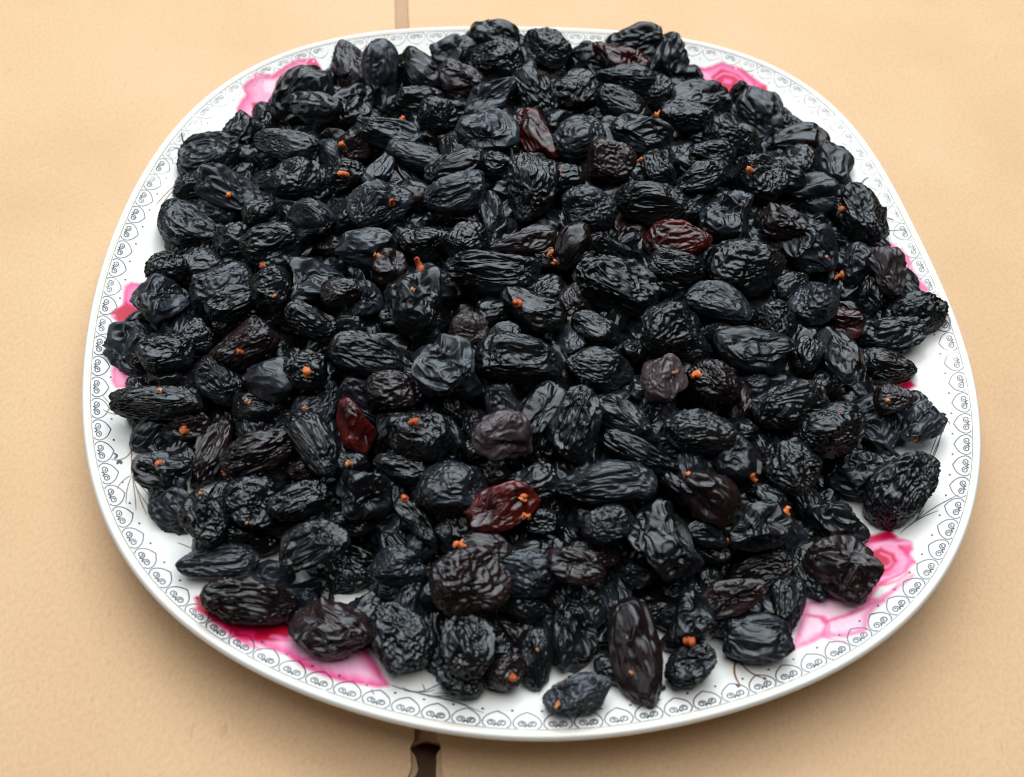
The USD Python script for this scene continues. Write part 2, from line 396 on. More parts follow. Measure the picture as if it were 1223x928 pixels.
# roses and flowers printed on the plate: (edge colour -> core colour) petals, in millimetres on the plate
ROSES = [
('rose_print', [([(np.float64(74.9), np.float64(-120.2)), (np.float64(77.7), np.float64(-116.7)), (np.float64(83.7), np.float64(-102.6)), (np.float64(88.9), np.float64(-99.8)), (np.float64(99.5), np.float64(-101.5)), (np.float64(104.9), np.float64(-100.3)), (np.float64(114.3), np.float64(-93.5)), (np.float64(116.7), np.float64(-92.9)), (np.float64(113.1), np.float64(-96.0)), (np.float64(108.4), np.float64(-99.7)), (np.float64(104.2), np.float64(-103.5)), (np.float64(100.2), np.float64(-107.3)), (np.float64(99.0), np.float64(-111.8)), (np.float64(92.9), np.float64(-114.1)), (np.float64(86.7), np.float64(-114.0)), (np.float64(81.1), np.float64(-116.7))], (238, 130, 185), (252, 222, 236), 3.0), ([(np.float64(83.2), np.float64(-105.5)), (np.float64(88.2), np.float64(-106.6)), (np.float64(89.2), np.float64(-108.8)), (np.float64(87.6), np.float64(-112.6)), (np.float64(85.8), np.float64(-113.3)), (np.float64(87.6), np.float64(-109.8)), (np.float64(86.8), np.float64(-107.7)), (np.float64(83.5), np.float64(-106.9))], (235, 90, 160), (240, 120, 180), 1.0), ([(np.float64(88.4), np.float64(-108.4)), (np.float64(95.9), np.float64(-105.0)), (np.float64(104.6), np.float64(-101.4)), (np.float64(110.5), np.float64(-100.2)), (np.float64(104.4), np.float64(-102.4)), (np.float64(96.8), np.float64(-106.1)), (np.float64(89.4), np.float64(-109.2))], (236, 90, 160), (240, 120, 180), 0.8), ([(np.float64(102.6), np.float64(-80.0)), (np.float64(106.4), np.float64(-80.2)), (np.float64(111.9), np.float64(-77.5)), (np.float64(113.7), np.float64(-80.3)), (np.float64(116.8), np.float64(-81.7)), (np.float64(117.4), np.float64(-84.9)), (np.float64(115.9), np.float64(-86.3)), (np.float64(116.7), np.float64(-89.2)), (np.float64(113.6), np.float64(-92.7)), (np.float64(110.8), np.float64(-94.0)), (np.float64(105.5), np.float64(-97.4)), (np.float64(100.9), np.float64(-103.0)), (np.float64(96.4), np.float64(-102.9)), (np.float64(97.2), np.float64(-92.6))], (240, 110, 175), (250, 180, 212), 3.5), ([(np.float64(113.1), np.float64(-83.0)), (np.float64(116.4), np.float64(-84.0)), (np.float64(115.1), np.float64(-87.3)), (np.float64(112.9), np.float64(-86.7))], (232, 60, 140), (240, 100, 165), 1.2), ([(np.float64(97.2), np.float64(-92.6)), (np.float64(105.3), np.float64(-93.0)), (np.float64(111.1), np.float64(-92.6)), (np.float64(115.1), np.float64(-89.9)), (np.float64(110.8), np.float64(-94.0)), (np.float64(105.7), np.float64(-96.3)), (np.float64(101.5), np.float64(-100.2)), (np.float64(95.8), np.float64(-100.0))], (235, 70, 150), (242, 110, 170), 1.5), ([(np.float64(100.6), np.float64(-84.5)), (np.float64(105.8), np.float64(-84.7)), (np.float64(108.4), np.float64(-83.4)), (np.float64(111.7), np.float64(-85.9)), (np.float64(112.2), np.float64(-88.9)), (np.float64(109.5), np.float64(-92.1)), (np.float64(106.2), np.float64(-93.9)), (np.float64(99.1), np.float64(-94.9))], (225, 40, 120), (208, 12, 80), 2.0), ([(np.float64(101.7), np.float64(-78.4)), (np.float64(106.7), np.float64(-78.7)), (np.float64(112.6), np.float64(-77.2)), (np.float64(113.7), np.float64(-80.7)), (np.float64(108.8), np.float64(-81.5)), (np.float64(100.8), np.float64(-82.9))], (228, 40, 120), (215, 25, 100), 1.5), ([(np.float64(108.4), np.float64(-91.3)), (np.float64(108.6), np.float64(-91.3)), (np.float64(108.8), np.float64(-91.2)), (np.float64(110.4), np.float64(-89.5)), (np.float64(110.6), np.float64(-89.3)), (np.float64(110.6), np.float64(-89.0)), (np.float64(110.4), np.float64(-86.7)), (np.float64(110.4), np.float64(-86.5)), (np.float64(110.2), np.float64(-86.4)), (np.float64(108.4), np.float64(-85.4)), (np.float64(108.2), np.float64(-85.4)), (np.float64(108.0), np.float64(-85.5)), (np.float64(107.9), np.float64(-85.7)), (np.float64(107.8), np.float64(-86.0)), (np.float64(107.8), np.float64(-86.2)), (np.float64(108.0), np.float64(-86.4)), (np.float64(109.6), np.float64(-87.3)), (np.float64(109.8), np.float64(-89.0)), (np.float64(108.6), np.float64(-90.2)), (np.float64(107.2), np.float64(-89.8)), (np.float64(107.0), np.float64(-89.8)), (np.float64(106.8), np.float64(-89.9)), (np.float64(106.6), np.float64(-90.1)), (np.float64(106.6), np.float64(-90.4)), (np.float64(106.7), np.float64(-90.6)), (np.float64(106.8), np.float64(-90.8)), (np.float64(108.4), np.float64(-91.3))], (246, 150, 195), (248, 165, 205), 1.0), ([(np.float64(108.5), np.float64(-94.7)), (np.float64(108.6), np.float64(-94.6)), (np.float64(112.2), np.float64(-92.5)), (np.float64(112.5), np.float64(-92.2)), (np.float64(114.2), np.float64(-88.9)), (np.float64(114.3), np.float64(-88.4)), (np.float64(114.0), np.float64(-85.4)), (np.float64(113.9), np.float64(-85.1)), (np.float64(113.6), np.float64(-85.0)), (np.float64(113.4), np.float64(-85.0)), (np.float64(113.1), np.float64(-85.2)), (np.float64(112.9), np.float64(-85.5)), (np.float64(112.9), np.float64(-85.9)), (np.float64(113.2), np.float64(-88.6)), (np.float64(111.8), np.float64(-91.4)), (np.float64(108.4), np.float64(-93.4)), (np.float64(105.2), np.float64(-94.2)), (np.float64(104.9), np.float64(-94.3)), (np.float64(104.7), np.float64(-94.6)), (np.float64(104.7), np.float64(-95.0)), (np.float64(104.7), np.float64(-95.3)), (np.float64(104.9), np.float64(-95.5)), (np.float64(105.2), np.float64(-95.5)), (np.float64(108.5), np.float64(-94.7))], (250, 185, 214), (252, 200, 224), 1.2), ([(np.float64(110.4), np.float64(-96.0)), (np.float64(110.6), np.float64(-95.9)), (np.float64(114.6), np.float64(-92.8)), (np.float64(114.8), np.float64(-92.6)), (np.float64(116.4), np.float64(-89.4)), (np.float64(116.5), np.float64(-89.1)), (np.float64(116.4), np.float64(-88.9)), (np.float64(116.3), np.float64(-88.7)), (np.float64(116.1), np.float64(-88.7)), (np.float64(115.9), np.float64(-88.8)), (np.float64(115.7), np.float64(-89.0)), (np.float64(114.2), np.float64(-92.1)), (np.float64(110.4), np.float64(-95.0)), (np.float64(105.6), np.float64(-96.3)), (np.float64(105.4), np.float64(-96.5)), (np.float64(105.3), np.float64(-96.7)), (np.float64(105.2), np.float64(-97.0)), (np.float64(105.3), np.float64(-97.2)), (np.float64(105.4), np.float64(-97.3)), (np.float64(105.6), np.float64(-97.3)), (np.float64(110.4), np.float64(-96.0))], (234, 70, 145), (236, 85, 155), 1.0), ([(np.float64(109.8), np.float64(-82.6)), (np.float64(113.0), np.float64(-83.4)), (np.float64(113.1), np.float64(-83.4)), (np.float64(116.1), np.float64(-83.0)), (np.float64(116.3), np.float64(-82.9)), (np.float64(116.5), np.float64(-82.7)), (np.float64(116.6), np.float64(-82.4)), (np.float64(116.6), np.float64(-82.1)), (np.float64(116.4), np.float64(-81.9)), (np.float64(116.2), np.float64(-81.8)), (np.float64(113.3), np.float64(-82.2)), (np.float64(110.0), np.float64(-81.4)), (np.float64(109.8), np.float64(-81.4)), (np.float64(106.7), np.float64(-82.3)), (np.float64(106.5), np.float64(-82.5)), (np.float64(106.3), np.float64(-82.7)), (np.float64(106.3), np.float64(-83.0)), (np.float64(106.3), np.float64(-83.3)), (np.float64(106.5), np.float64(-83.5)), (np.float64(106.8), np.float64(-83.5)), (np.float64(109.8), np.float64(-82.6))], (251, 195, 220), (252, 205, 226), 1.2), ([(np.float64(114.9), np.float64(-86.7)), (np.float64(114.9), np.float64(-88.8)), (np.float64(114.9), np.float64(-89.0)), (np.float64(115.0), np.float64(-89.2)), (np.float64(115.2), np.float64(-89.2)), (np.float64(115.4), np.float64(-89.1)), (np.float64(115.5), np.float64(-88.9)), (np.float64(115.6), np.float64(-88.7)), (np.float64(115.6), np.float64(-86.4)), (np.float64(115.5), np.float64(-86.2)), (np.float64(113.6), np.float64(-83.0)), (np.float64(113.5), np.float64(-82.9)), (np.float64(113.3), np.float64(-82.9)), (np.float64(113.1), np.float64(-83.0)), (np.float64(113.0), np.float64(-83.2)), (np.float64(113.0), np.float64(-83.5)), (np.float64(113.0), np.float64(-83.7)), (np.float64(114.9), np.float64(-86.7))], (228, 50, 130), (232, 70, 142), 0.8), ([(np.float64(109.4), np.float64(-98.4)), (np.float64(109.4), np.float64(-98.3)), (np.float64(113.4), np.float64(-95.6)), (np.float64(116.3), np.float64(-94.0)), (np.float64(116.4), np.float64(-93.9)), (np.float64(116.5), np.float64(-93.6)), (np.float64(116.5), np.float64(-93.4)), (np.float64(116.4), np.float64(-93.3)), (np.float64(116.3), np.float64(-93.2)), (np.float64(116.1), np.float64(-93.2)), (np.float64(113.2), np.float64(-94.9)), (np.float64(113.2), np.float64(-94.9)), (np.float64(109.2), np.float64(-97.6)), (np.float64(104.5), np.float64(-99.9)), (np.float64(104.4), np.float64(-100.0)), (np.float64(104.3), np.float64(-100.2)), (np.float64(104.2), np.float64(-100.5)), (np.float64(104.3), np.float64(-100.6)), (np.float64(104.5), np.float64(-100.7)), (np.float64(104.6), np.float64(-100.7)), (np.float64(109.4), np.float64(-98.4))], (236, 90, 160), (238, 110, 172), 0.8), ([(np.float64(88.9), np.float64(-109.9)), (np.float64(88.0), np.float64(-112.2)), (np.float64(88.0), np.float64(-112.4)), (np.float64(88.0), np.float64(-112.6)), (np.float64(88.2), np.float64(-112.7)), (np.float64(88.4), np.float64(-112.7)), (np.float64(88.5), np.float64(-112.6)), (np.float64(88.6), np.float64(-112.4)), (np.float64(89.6), np.float64(-110.0)), (np.float64(89.6), np.float64(-109.6)), (np.float64(89.0), np.float64(-107.2)), (np.float64(88.9), np.float64(-107.0)), (np.float64(88.7), np.float64(-106.9)), (np.float64(88.5), np.float64(-107.0)), (np.float64(88.4), np.float64(-107.1)), (np.float64(88.3), np.float64(-107.4)), (np.float64(88.3), np.float64(-107.6)), (np.float64(88.9), np.float64(-109.9))], (232, 75, 150), (236, 95, 165), 0.8), ([(np.float64(89.3), np.float64(-115.0)), (np.float64(89.3), np.float64(-115.0)), (np.float64(92.1), np.float64(-115.6)), (np.float64(92.2), np.float64(-115.6)), (np.float64(92.3), np.float64(-115.5)), (np.float64(92.4), np.float64(-115.4)), (np.float64(92.4), np.float64(-115.2)), (np.float64(92.4), np.float64(-115.1)), (np.float64(92.3), np.float64(-115.0)), (np.float64(89.5), np.float64(-114.5)), (np.float64(87.0), np.float64(-113.2)), (np.float64(86.9), np.float64(-113.2)), (np.float64(86.8), np.float64(-113.2)), (np.float64(86.7), np.float64(-113.4)), (np.float64(86.6), np.float64(-113.5)), (np.float64(86.6), np.float64(-113.6)), (np.float64(86.7), np.float64(-113.7)), (np.float64(89.3), np.float64(-115.0))], (236, 110, 175), (238, 120, 180), 0.6)]),
('rose_print', [([(np.float64(-90.3), np.float64(-116.5)), (np.float64(-81.7), np.float64(-121.2)), (np.float64(-76.9), np.float64(-124.8)), (np.float64(-70.5), np.float64(-127.6)), (np.float64(-66.6), np.float64(-127.8)), (np.float64(-75.7), np.float64(-122.9)), (np.float64(-84.8), np.float64(-115.9))], (246, 150, 200), (240, 110, 175), 2.0), ([(np.float64(-71.6), np.float64(-125.4)), (np.float64(-67.2), np.float64(-117.5)), (np.float64(-60.3), np.float64(-117.3)), (np.float64(-43.5), np.float64(-118.9)), (np.float64(-37.1), np.float64(-127.8)), (np.float64(-32.3), np.float64(-134.5)), (np.float64(-36.2), np.float64(-135.6)), (np.float64(-46.5), np.float64(-134.7)), (np.float64(-56.1), np.float64(-131.8)), (np.float64(-61.3), np.float64(-128.5))], (236, 85, 165), (252, 205, 230), 4.5), ([(np.float64(-61.4), np.float64(-128.2)), (np.float64(-56.8), np.float64(-128.6)), (np.float64(-47.8), np.float64(-127.9)), (np.float64(-56.6), np.float64(-129.3))], (236, 85, 165), (240, 110, 180), 0.8), ([(np.float64(-90.0), np.float64(-113.2)), (np.float64(-86.3), np.float64(-110.4)), (np.float64(-74.8), np.float64(-110.0)), (np.float64(-62.1), np.float64(-114.0)), (np.float64(-59.8), np.float64(-119.4)), (np.float64(-61.2), np.float64(-121.3)), (np.float64(-62.3), np.float64(-124.0)), (np.float64(-71.1), np.float64(-125.3)), (np.float64(-75.2), np.float64(-124.9)), (np.float64(-81.9), np.float64(-120.4)), (np.float64(-88.4), np.float64(-117.2))], (214, 20, 95), (196, 8, 72), 2.0), ([(np.float64(-75.8), np.float64(-122.2)), (np.float64(-70.9), np.float64(-121.5)), (np.float64(-71.2), np.float64(-125.0)), (np.float64(-73.4), np.float64(-125.0))], (240, 60, 140), (235, 45, 125), 1.0), ([(np.float64(-69.6), np.float64(-122.1)), (np.float64(-62.6), np.float64(-122.5)), (np.float64(-58.3), np.float64(-121.3)), (np.float64(-62.2), np.float64(-124.5))], (246, 150, 200), (245, 140, 195), 1.0)]),
('rose_print', [([(np.float64(-117.6), np.float64(86.3)), (np.float64(-115.6), np.float64(93.9)), (np.float64(-117.5), np.float64(96.2)), (np.float64(-113.1), np.float64(104.4)), (np.float64(-106.7), np.float64(105.4)), (np.float64(-100.4), np.float64(113.8)), (np.float64(-91.6), np.float64(116.9)), (np.float64(-88.2), np.float64(112.1)), (np.float64(-81.5), np.float64(105.0)), (np.float64(-81.0), np.float64(100.4)), (np.float64(-82.8), np.float64(91.3)), (np.float64(-102.0), np.float64(82.4)), (np.float64(-105.8), np.float64(81.3)), (np.float64(-107.9), np.float64(79.1)), (np.float64(-116.9), np.float64(81.6))], (236, 100, 165), (250, 190, 218), 5.0), ([(np.float64(-95.5), np.float64(114.1)), (np.float64(-91.5), np.float64(116.0)), (np.float64(-89.5), np.float64(113.1)), (np.float64(-93.6), np.float64(112.7))], (226, 60, 135), (236, 100, 165), 1.2), ([(np.float64(-110.3), np.float64(101.4)), (np.float64(-104.1), np.float64(104.2)), (np.float64(-105.6), np.float64(97.0)), (np.float64(-108.7), np.float64(96.1))], (252, 215, 230), (252, 225, 236), 2.0), ([(np.float64(-113.2), np.float64(90.8)), (np.float64(-107.4), np.float64(92.6)), (np.float64(-102.0), np.float64(88.3)), (np.float64(-101.8), np.float64(80.5)), (np.float64(-106.9), np.float64(77.9)), (np.float64(-110.3), np.float64(81.8))], (222, 40, 110), (200, 10, 62), 1.8), ([(np.float64(-86.7), np.float64(112.4)), (np.float64(-83.0), np.float64(113.2)), (np.float64(-80.1), np.float64(110.0)), (np.float64(-78.2), np.float64(105.7)), (np.float64(-82.0), np.float64(100.7)), (np.float64(-85.2), np.float64(99.5))], (238, 120, 180), (248, 175, 212), 2.5)]),
('rose_print', [([(np.float64(55.3), np.float64(118.2)), (np.float64(58.9), np.float64(129.0)), (np.float64(66.7), np.float64(126.8)), (np.float64(73.5), np.float64(129.3)), (np.float64(81.1), np.float64(126.2)), (np.float64(86.9), np.float64(120.8)), (np.float64(90.9), np.float64(117.0)), (np.float64(91.0), np.float64(113.6)), (np.float64(85.2), np.float64(114.8)), (np.float64(81.0), np.float64(112.8)), (np.float64(80.9), np.float64(103.2)), (np.float64(75.9), np.float64(103.6)), (np.float64(70.1), np.float64(107.8)), (np.float64(63.4), np.float64(111.9))], (236, 90, 160), (248, 175, 212), 4.0), ([(np.float64(66.8), np.float64(120.8)), (np.float64(73.5), np.float64(126.5)), (np.float64(80.2), np.float64(123.3)), (np.float64(83.7), np.float64(119.0)), (np.float64(78.6), np.float64(118.5)), (np.float64(78.5), np.float64(113.0)), (np.float64(73.5), np.float64(113.4)), (np.float64(70.2), np.float64(115.5))], (228, 50, 125), (222, 30, 105), 1.5), ([(np.float64(74.5), np.float64(123.4)), (np.float64(78.3), np.float64(122.1)), (np.float64(81.1), np.float64(119.4)), (np.float64(81.4), np.float64(119.2)), (np.float64(81.7), np.float64(119.2)), (np.float64(81.9), np.float64(119.4)), (np.float64(82.1), np.float64(119.7)), (np.float64(82.0), np.float64(120.1)), (np.float64(81.8), np.float64(120.4)), (np.float64(78.9), np.float64(123.1)), (np.float64(78.7), np.float64(123.3)), (np.float64(74.5), np.float64(124.8)), (np.float64(74.3), np.float64(124.8)), (np.float64(74.0), np.float64(124.7)), (np.float64(70.7), np.float64(122.6)), (np.float64(70.5), np.float64(122.3)), (np.float64(70.4), np.float64(122.0)), (np.float64(70.5), np.float64(121.7)), (np.float64(70.7), np.float64(121.4)), (np.float64(71.0), np.float64(121.3)), (np.float64(71.3), np.float64(121.4)), (np.float64(74.5), np.float64(123.4))], (246, 140, 190), (248, 160, 202), 0.8), ([(np.float64(66.4), np.float64(123.2)), (np.float64(69.6), np.float64(119.6)), (np.float64(70.0), np.float64(119.4)), (np.float64(70.4), np.float64(119.3)), (np.float64(70.7), np.float64(119.5)), (np.float64(70.9), np.float64(119.9)), (np.float64(70.9), np.float64(120.3)), (np.float64(70.7), np.float64(120.7)), (np.float64(67.3), np.float64(124.6)), (np.float64(66.8), np.float64(124.8)), (np.float64(60.0), np.float64(125.9)), (np.float64(59.6), np.float64(125.9)), (np.float64(59.2), np.float64(125.6)), (np.float64(59.1), np.float64(125.2)), (np.float64(59.2), np.float64(124.8)), (np.float64(59.4), np.float64(124.5)), (np.float64(59.8), np.float64(124.3)), (np.float64(66.4), np.float64(123.2))], (250, 195, 220), (251, 205, 226), 1.2), ([(np.float64(85.6), np.float64(119.6)), (np.float64(86.4), np.float64(116.4)), (np.float64(86.5), np.float64(116.1)), (np.float64(86.7), np.float64(116.0)), (np.float64(87.0), np.float64(116.0)), (np.float64(87.2), np.float64(116.1)), (np.float64(87.3), np.float64(116.3)), (np.float64(87.3), np.float64(116.6)), (np.float64(86.5), np.float64(120.0)), (np.float64(86.4), np.float64(120.3)), (np.float64(82.2), np.float64(124.5)), (np.float64(82.0), np.float64(124.6)), (np.float64(81.7), np.float64(124.6)), (np.float64(81.5), np.float64(124.5)), (np.float64(81.4), np.float64(124.2)), (np.float64(81.5), np.float64(123.9)), (np.float64(81.6), np.float64(123.7)), (np.float64(85.6), np.float64(119.6))], (228, 60, 135), (232, 80, 150), 0.8), ([(np.float64(74.4), np.float64(121.8)), (np.float64(77.7), np.float64(121.1)), (np.float64(76.9), np.float64(119.3)), (np.float64(73.9), np.float64(120.0))], (246, 150, 195), (246, 150, 195), 0.8), ([(np.float64(73.5), np.float64(111.5)), (np.float64(76.9), np.float64(112.2)), (np.float64(81.1), np.float64(107.0)), (np.float64(80.4), np.float64(102.8)), (np.float64(73.4), np.float64(103.8))], (222, 30, 95), (206, 15, 70), 1.5), ([(np.float64(87.5), np.float64(117.1)), (np.float64(91.1), np.float64(116.9)), (np.float64(91.2), np.float64(113.6)), (np.float64(86.8), np.float64(114.5))], (226, 45, 115), (222, 35, 105), 1.0)]),
('flower_print', [([(np.float64(-137.1), np.float64(-9.0)), (np.float64(-137.7), np.float64(-4.6)), (np.float64(-135.7), np.float64(-1.7)), (np.float64(-132.9), np.float64(-1.8)), (np.float64(-130.2), np.float64(-8.3)), (np.float64(-127.6), np.float64(-16.6)), (np.float64(-135.6), np.float64(-20.5)), (np.float64(-139.1), np.float64(-17.2)), (np.float64(-136.2), np.float64(-12.4))], (236, 85, 160), (246, 150, 198), 2.5), ([(np.float64(-139.0), np.float64(-17.2)), (np.float64(-135.6), np.float64(-10.3)), (np.float64(-132.0), np.float64(-11.8)), (np.float64(-128.4), np.float64(-16.0)), (np.float64(-135.7), np.float64(-20.1))], (228, 50, 125), (212, 18, 88), 1.5), ([(np.float64(-138.4), np.float64(-18.4)), (np.float64(-137.5), np.float64(-16.7)), (np.float64(-136.8), np.float64(-18.2))], (250, 190, 215), (250, 190, 215), 0.5), ([(np.float64(-133.0), np.float64(-39.2)), (np.float64(-132.2), np.float64(-36.3)), (np.float64(-128.8), np.float64(-37.8)), (np.float64(-126.0), np.float64(-43.8)), (np.float64(-129.8), np.float64(-45.5)), (np.float64(-131.8), np.float64(-43.2))], (238, 110, 175), (248, 180, 212), 2.0)]),
('flower_print', [([(np.float64(126.0), np.float64(38.6)), (np.float64(130.1), np.float64(35.7)), (np.float64(134.0), np.float64(29.1)), (np.float64(134.8), np.float64(22.0)), (np.float64(138.4), np.float64(13.2)), (np.float64(131.5), np.float64(11.4)), (np.float64(124.8), np.float64(5.2)), (np.float64(119.8), np.float64(7.0)), (np.float64(123.9), np.float64(19.9))], (240, 110, 175), (248, 170, 206), 3.0), ([(np.float64(133.0), np.float64(23.4)), (np.float64(136.0), np.float64(15.2)), (np.float64(129.3), np.float64(9.6)), (np.float64(123.6), np.float64(5.8)), (np.float64(123.5), np.float64(10.8))], (228, 50, 125), (222, 30, 108), 1.5)]),
('flower_print', [([(np.float64(120.9), np.float64(-24.6)), (np.float64(125.1), np.float64(-22.0)), (np.float64(127.8), np.float64(-21.4)), (np.float64(129.0), np.float64(-24.4)), (np.float64(127.1), np.float64(-25.4)), (np.float64(123.1), np.float64(-26.7))], (230, 50, 125), (220, 28, 105), 1.2)])
]
import shapely
from shapely.geometry import Polygon, Point
WHITE = lin((234, 239, 235))
for name, layers in ROSES:
    allp = np.vstack([np.array(l[0]) for l in layers])
    x0, y0 = allp.min(0) - 1.5
    x1, y1 = allp.max(0) + 1.5
    st = .33
    gx, gy = np.arange(x0, x1, st), np.arange(y0, y1, st)
    X, Y = np.meshgrid(gx, gy, indexing='ij')
    warp = np.stack([X, Y, 0 * X], -1)
    Xw = X + (meshkit.fbm(warp * .4, 2, 4) - .5) * .8
    Yw = Y + (meshkit.fbm(warp * .4, 2, 9) - .5) * .8
    col = np.broadcast_to(WHITE, X.shape + (3,)).copy()
    cover = np.zeros(X.shape)
    pts = shapely.points(Xw.ravel(), Yw.ravel())
    streak = meshkit.fbm(np.stack([X * .9 + Y * .35, Y * .25 - X * .1, 0 * X], -1), 3, 2)
    for poly, e, c, soft in layers:
        pg = Polygon(poly).buffer(0)
        rounded = pg.buffer(.4).buffer(-.8).buffer(.4)
        pg = pg if rounded.is_empty else rounded
        d = shapely.distance(shapely.boundary(pg), pts).reshape(X.shape) * np.where(shapely.contains(pg, pts).reshape(X.shape), 1, -1)
        a = sstep(-.65, 1.0, d)[..., None]
        t = np.clip(sstep(0, soft, d) + (streak - .5) * .35, 0, 1)[..., None]
        col = col * (1 - a) + a * (lin(e) ** 1.35 * (1 - t) + lin(c) ** 1.35 * t)
        cover = np.maximum(cover, a[..., 0])
    v = on_plate_xy(X.ravel() * 1e-3, Y.ravel() * 1e-3, 2.5e-5)
    f = grid_faces(len(gx), len(gy), False)
    # clear of the border line and only where ink lies
    keep = (cover.ravel()[f] > .02).any(1) & (np.hypot(v[f[:, 0], 0], v[f[:, 0], 1]) < rim(np.arctan2(v[f[:, 0], 1], v[f[:, 0], 0])) - .0032)
    f = f[keep]
    used, inv = np.unique(f, return_inverse=True)
    f = inv.reshape(-1, 4)
    pr = obj(name, (v[used], f), PRINT, plate)
    paint(pr, col.reshape(-1, 3)[used] * .885)

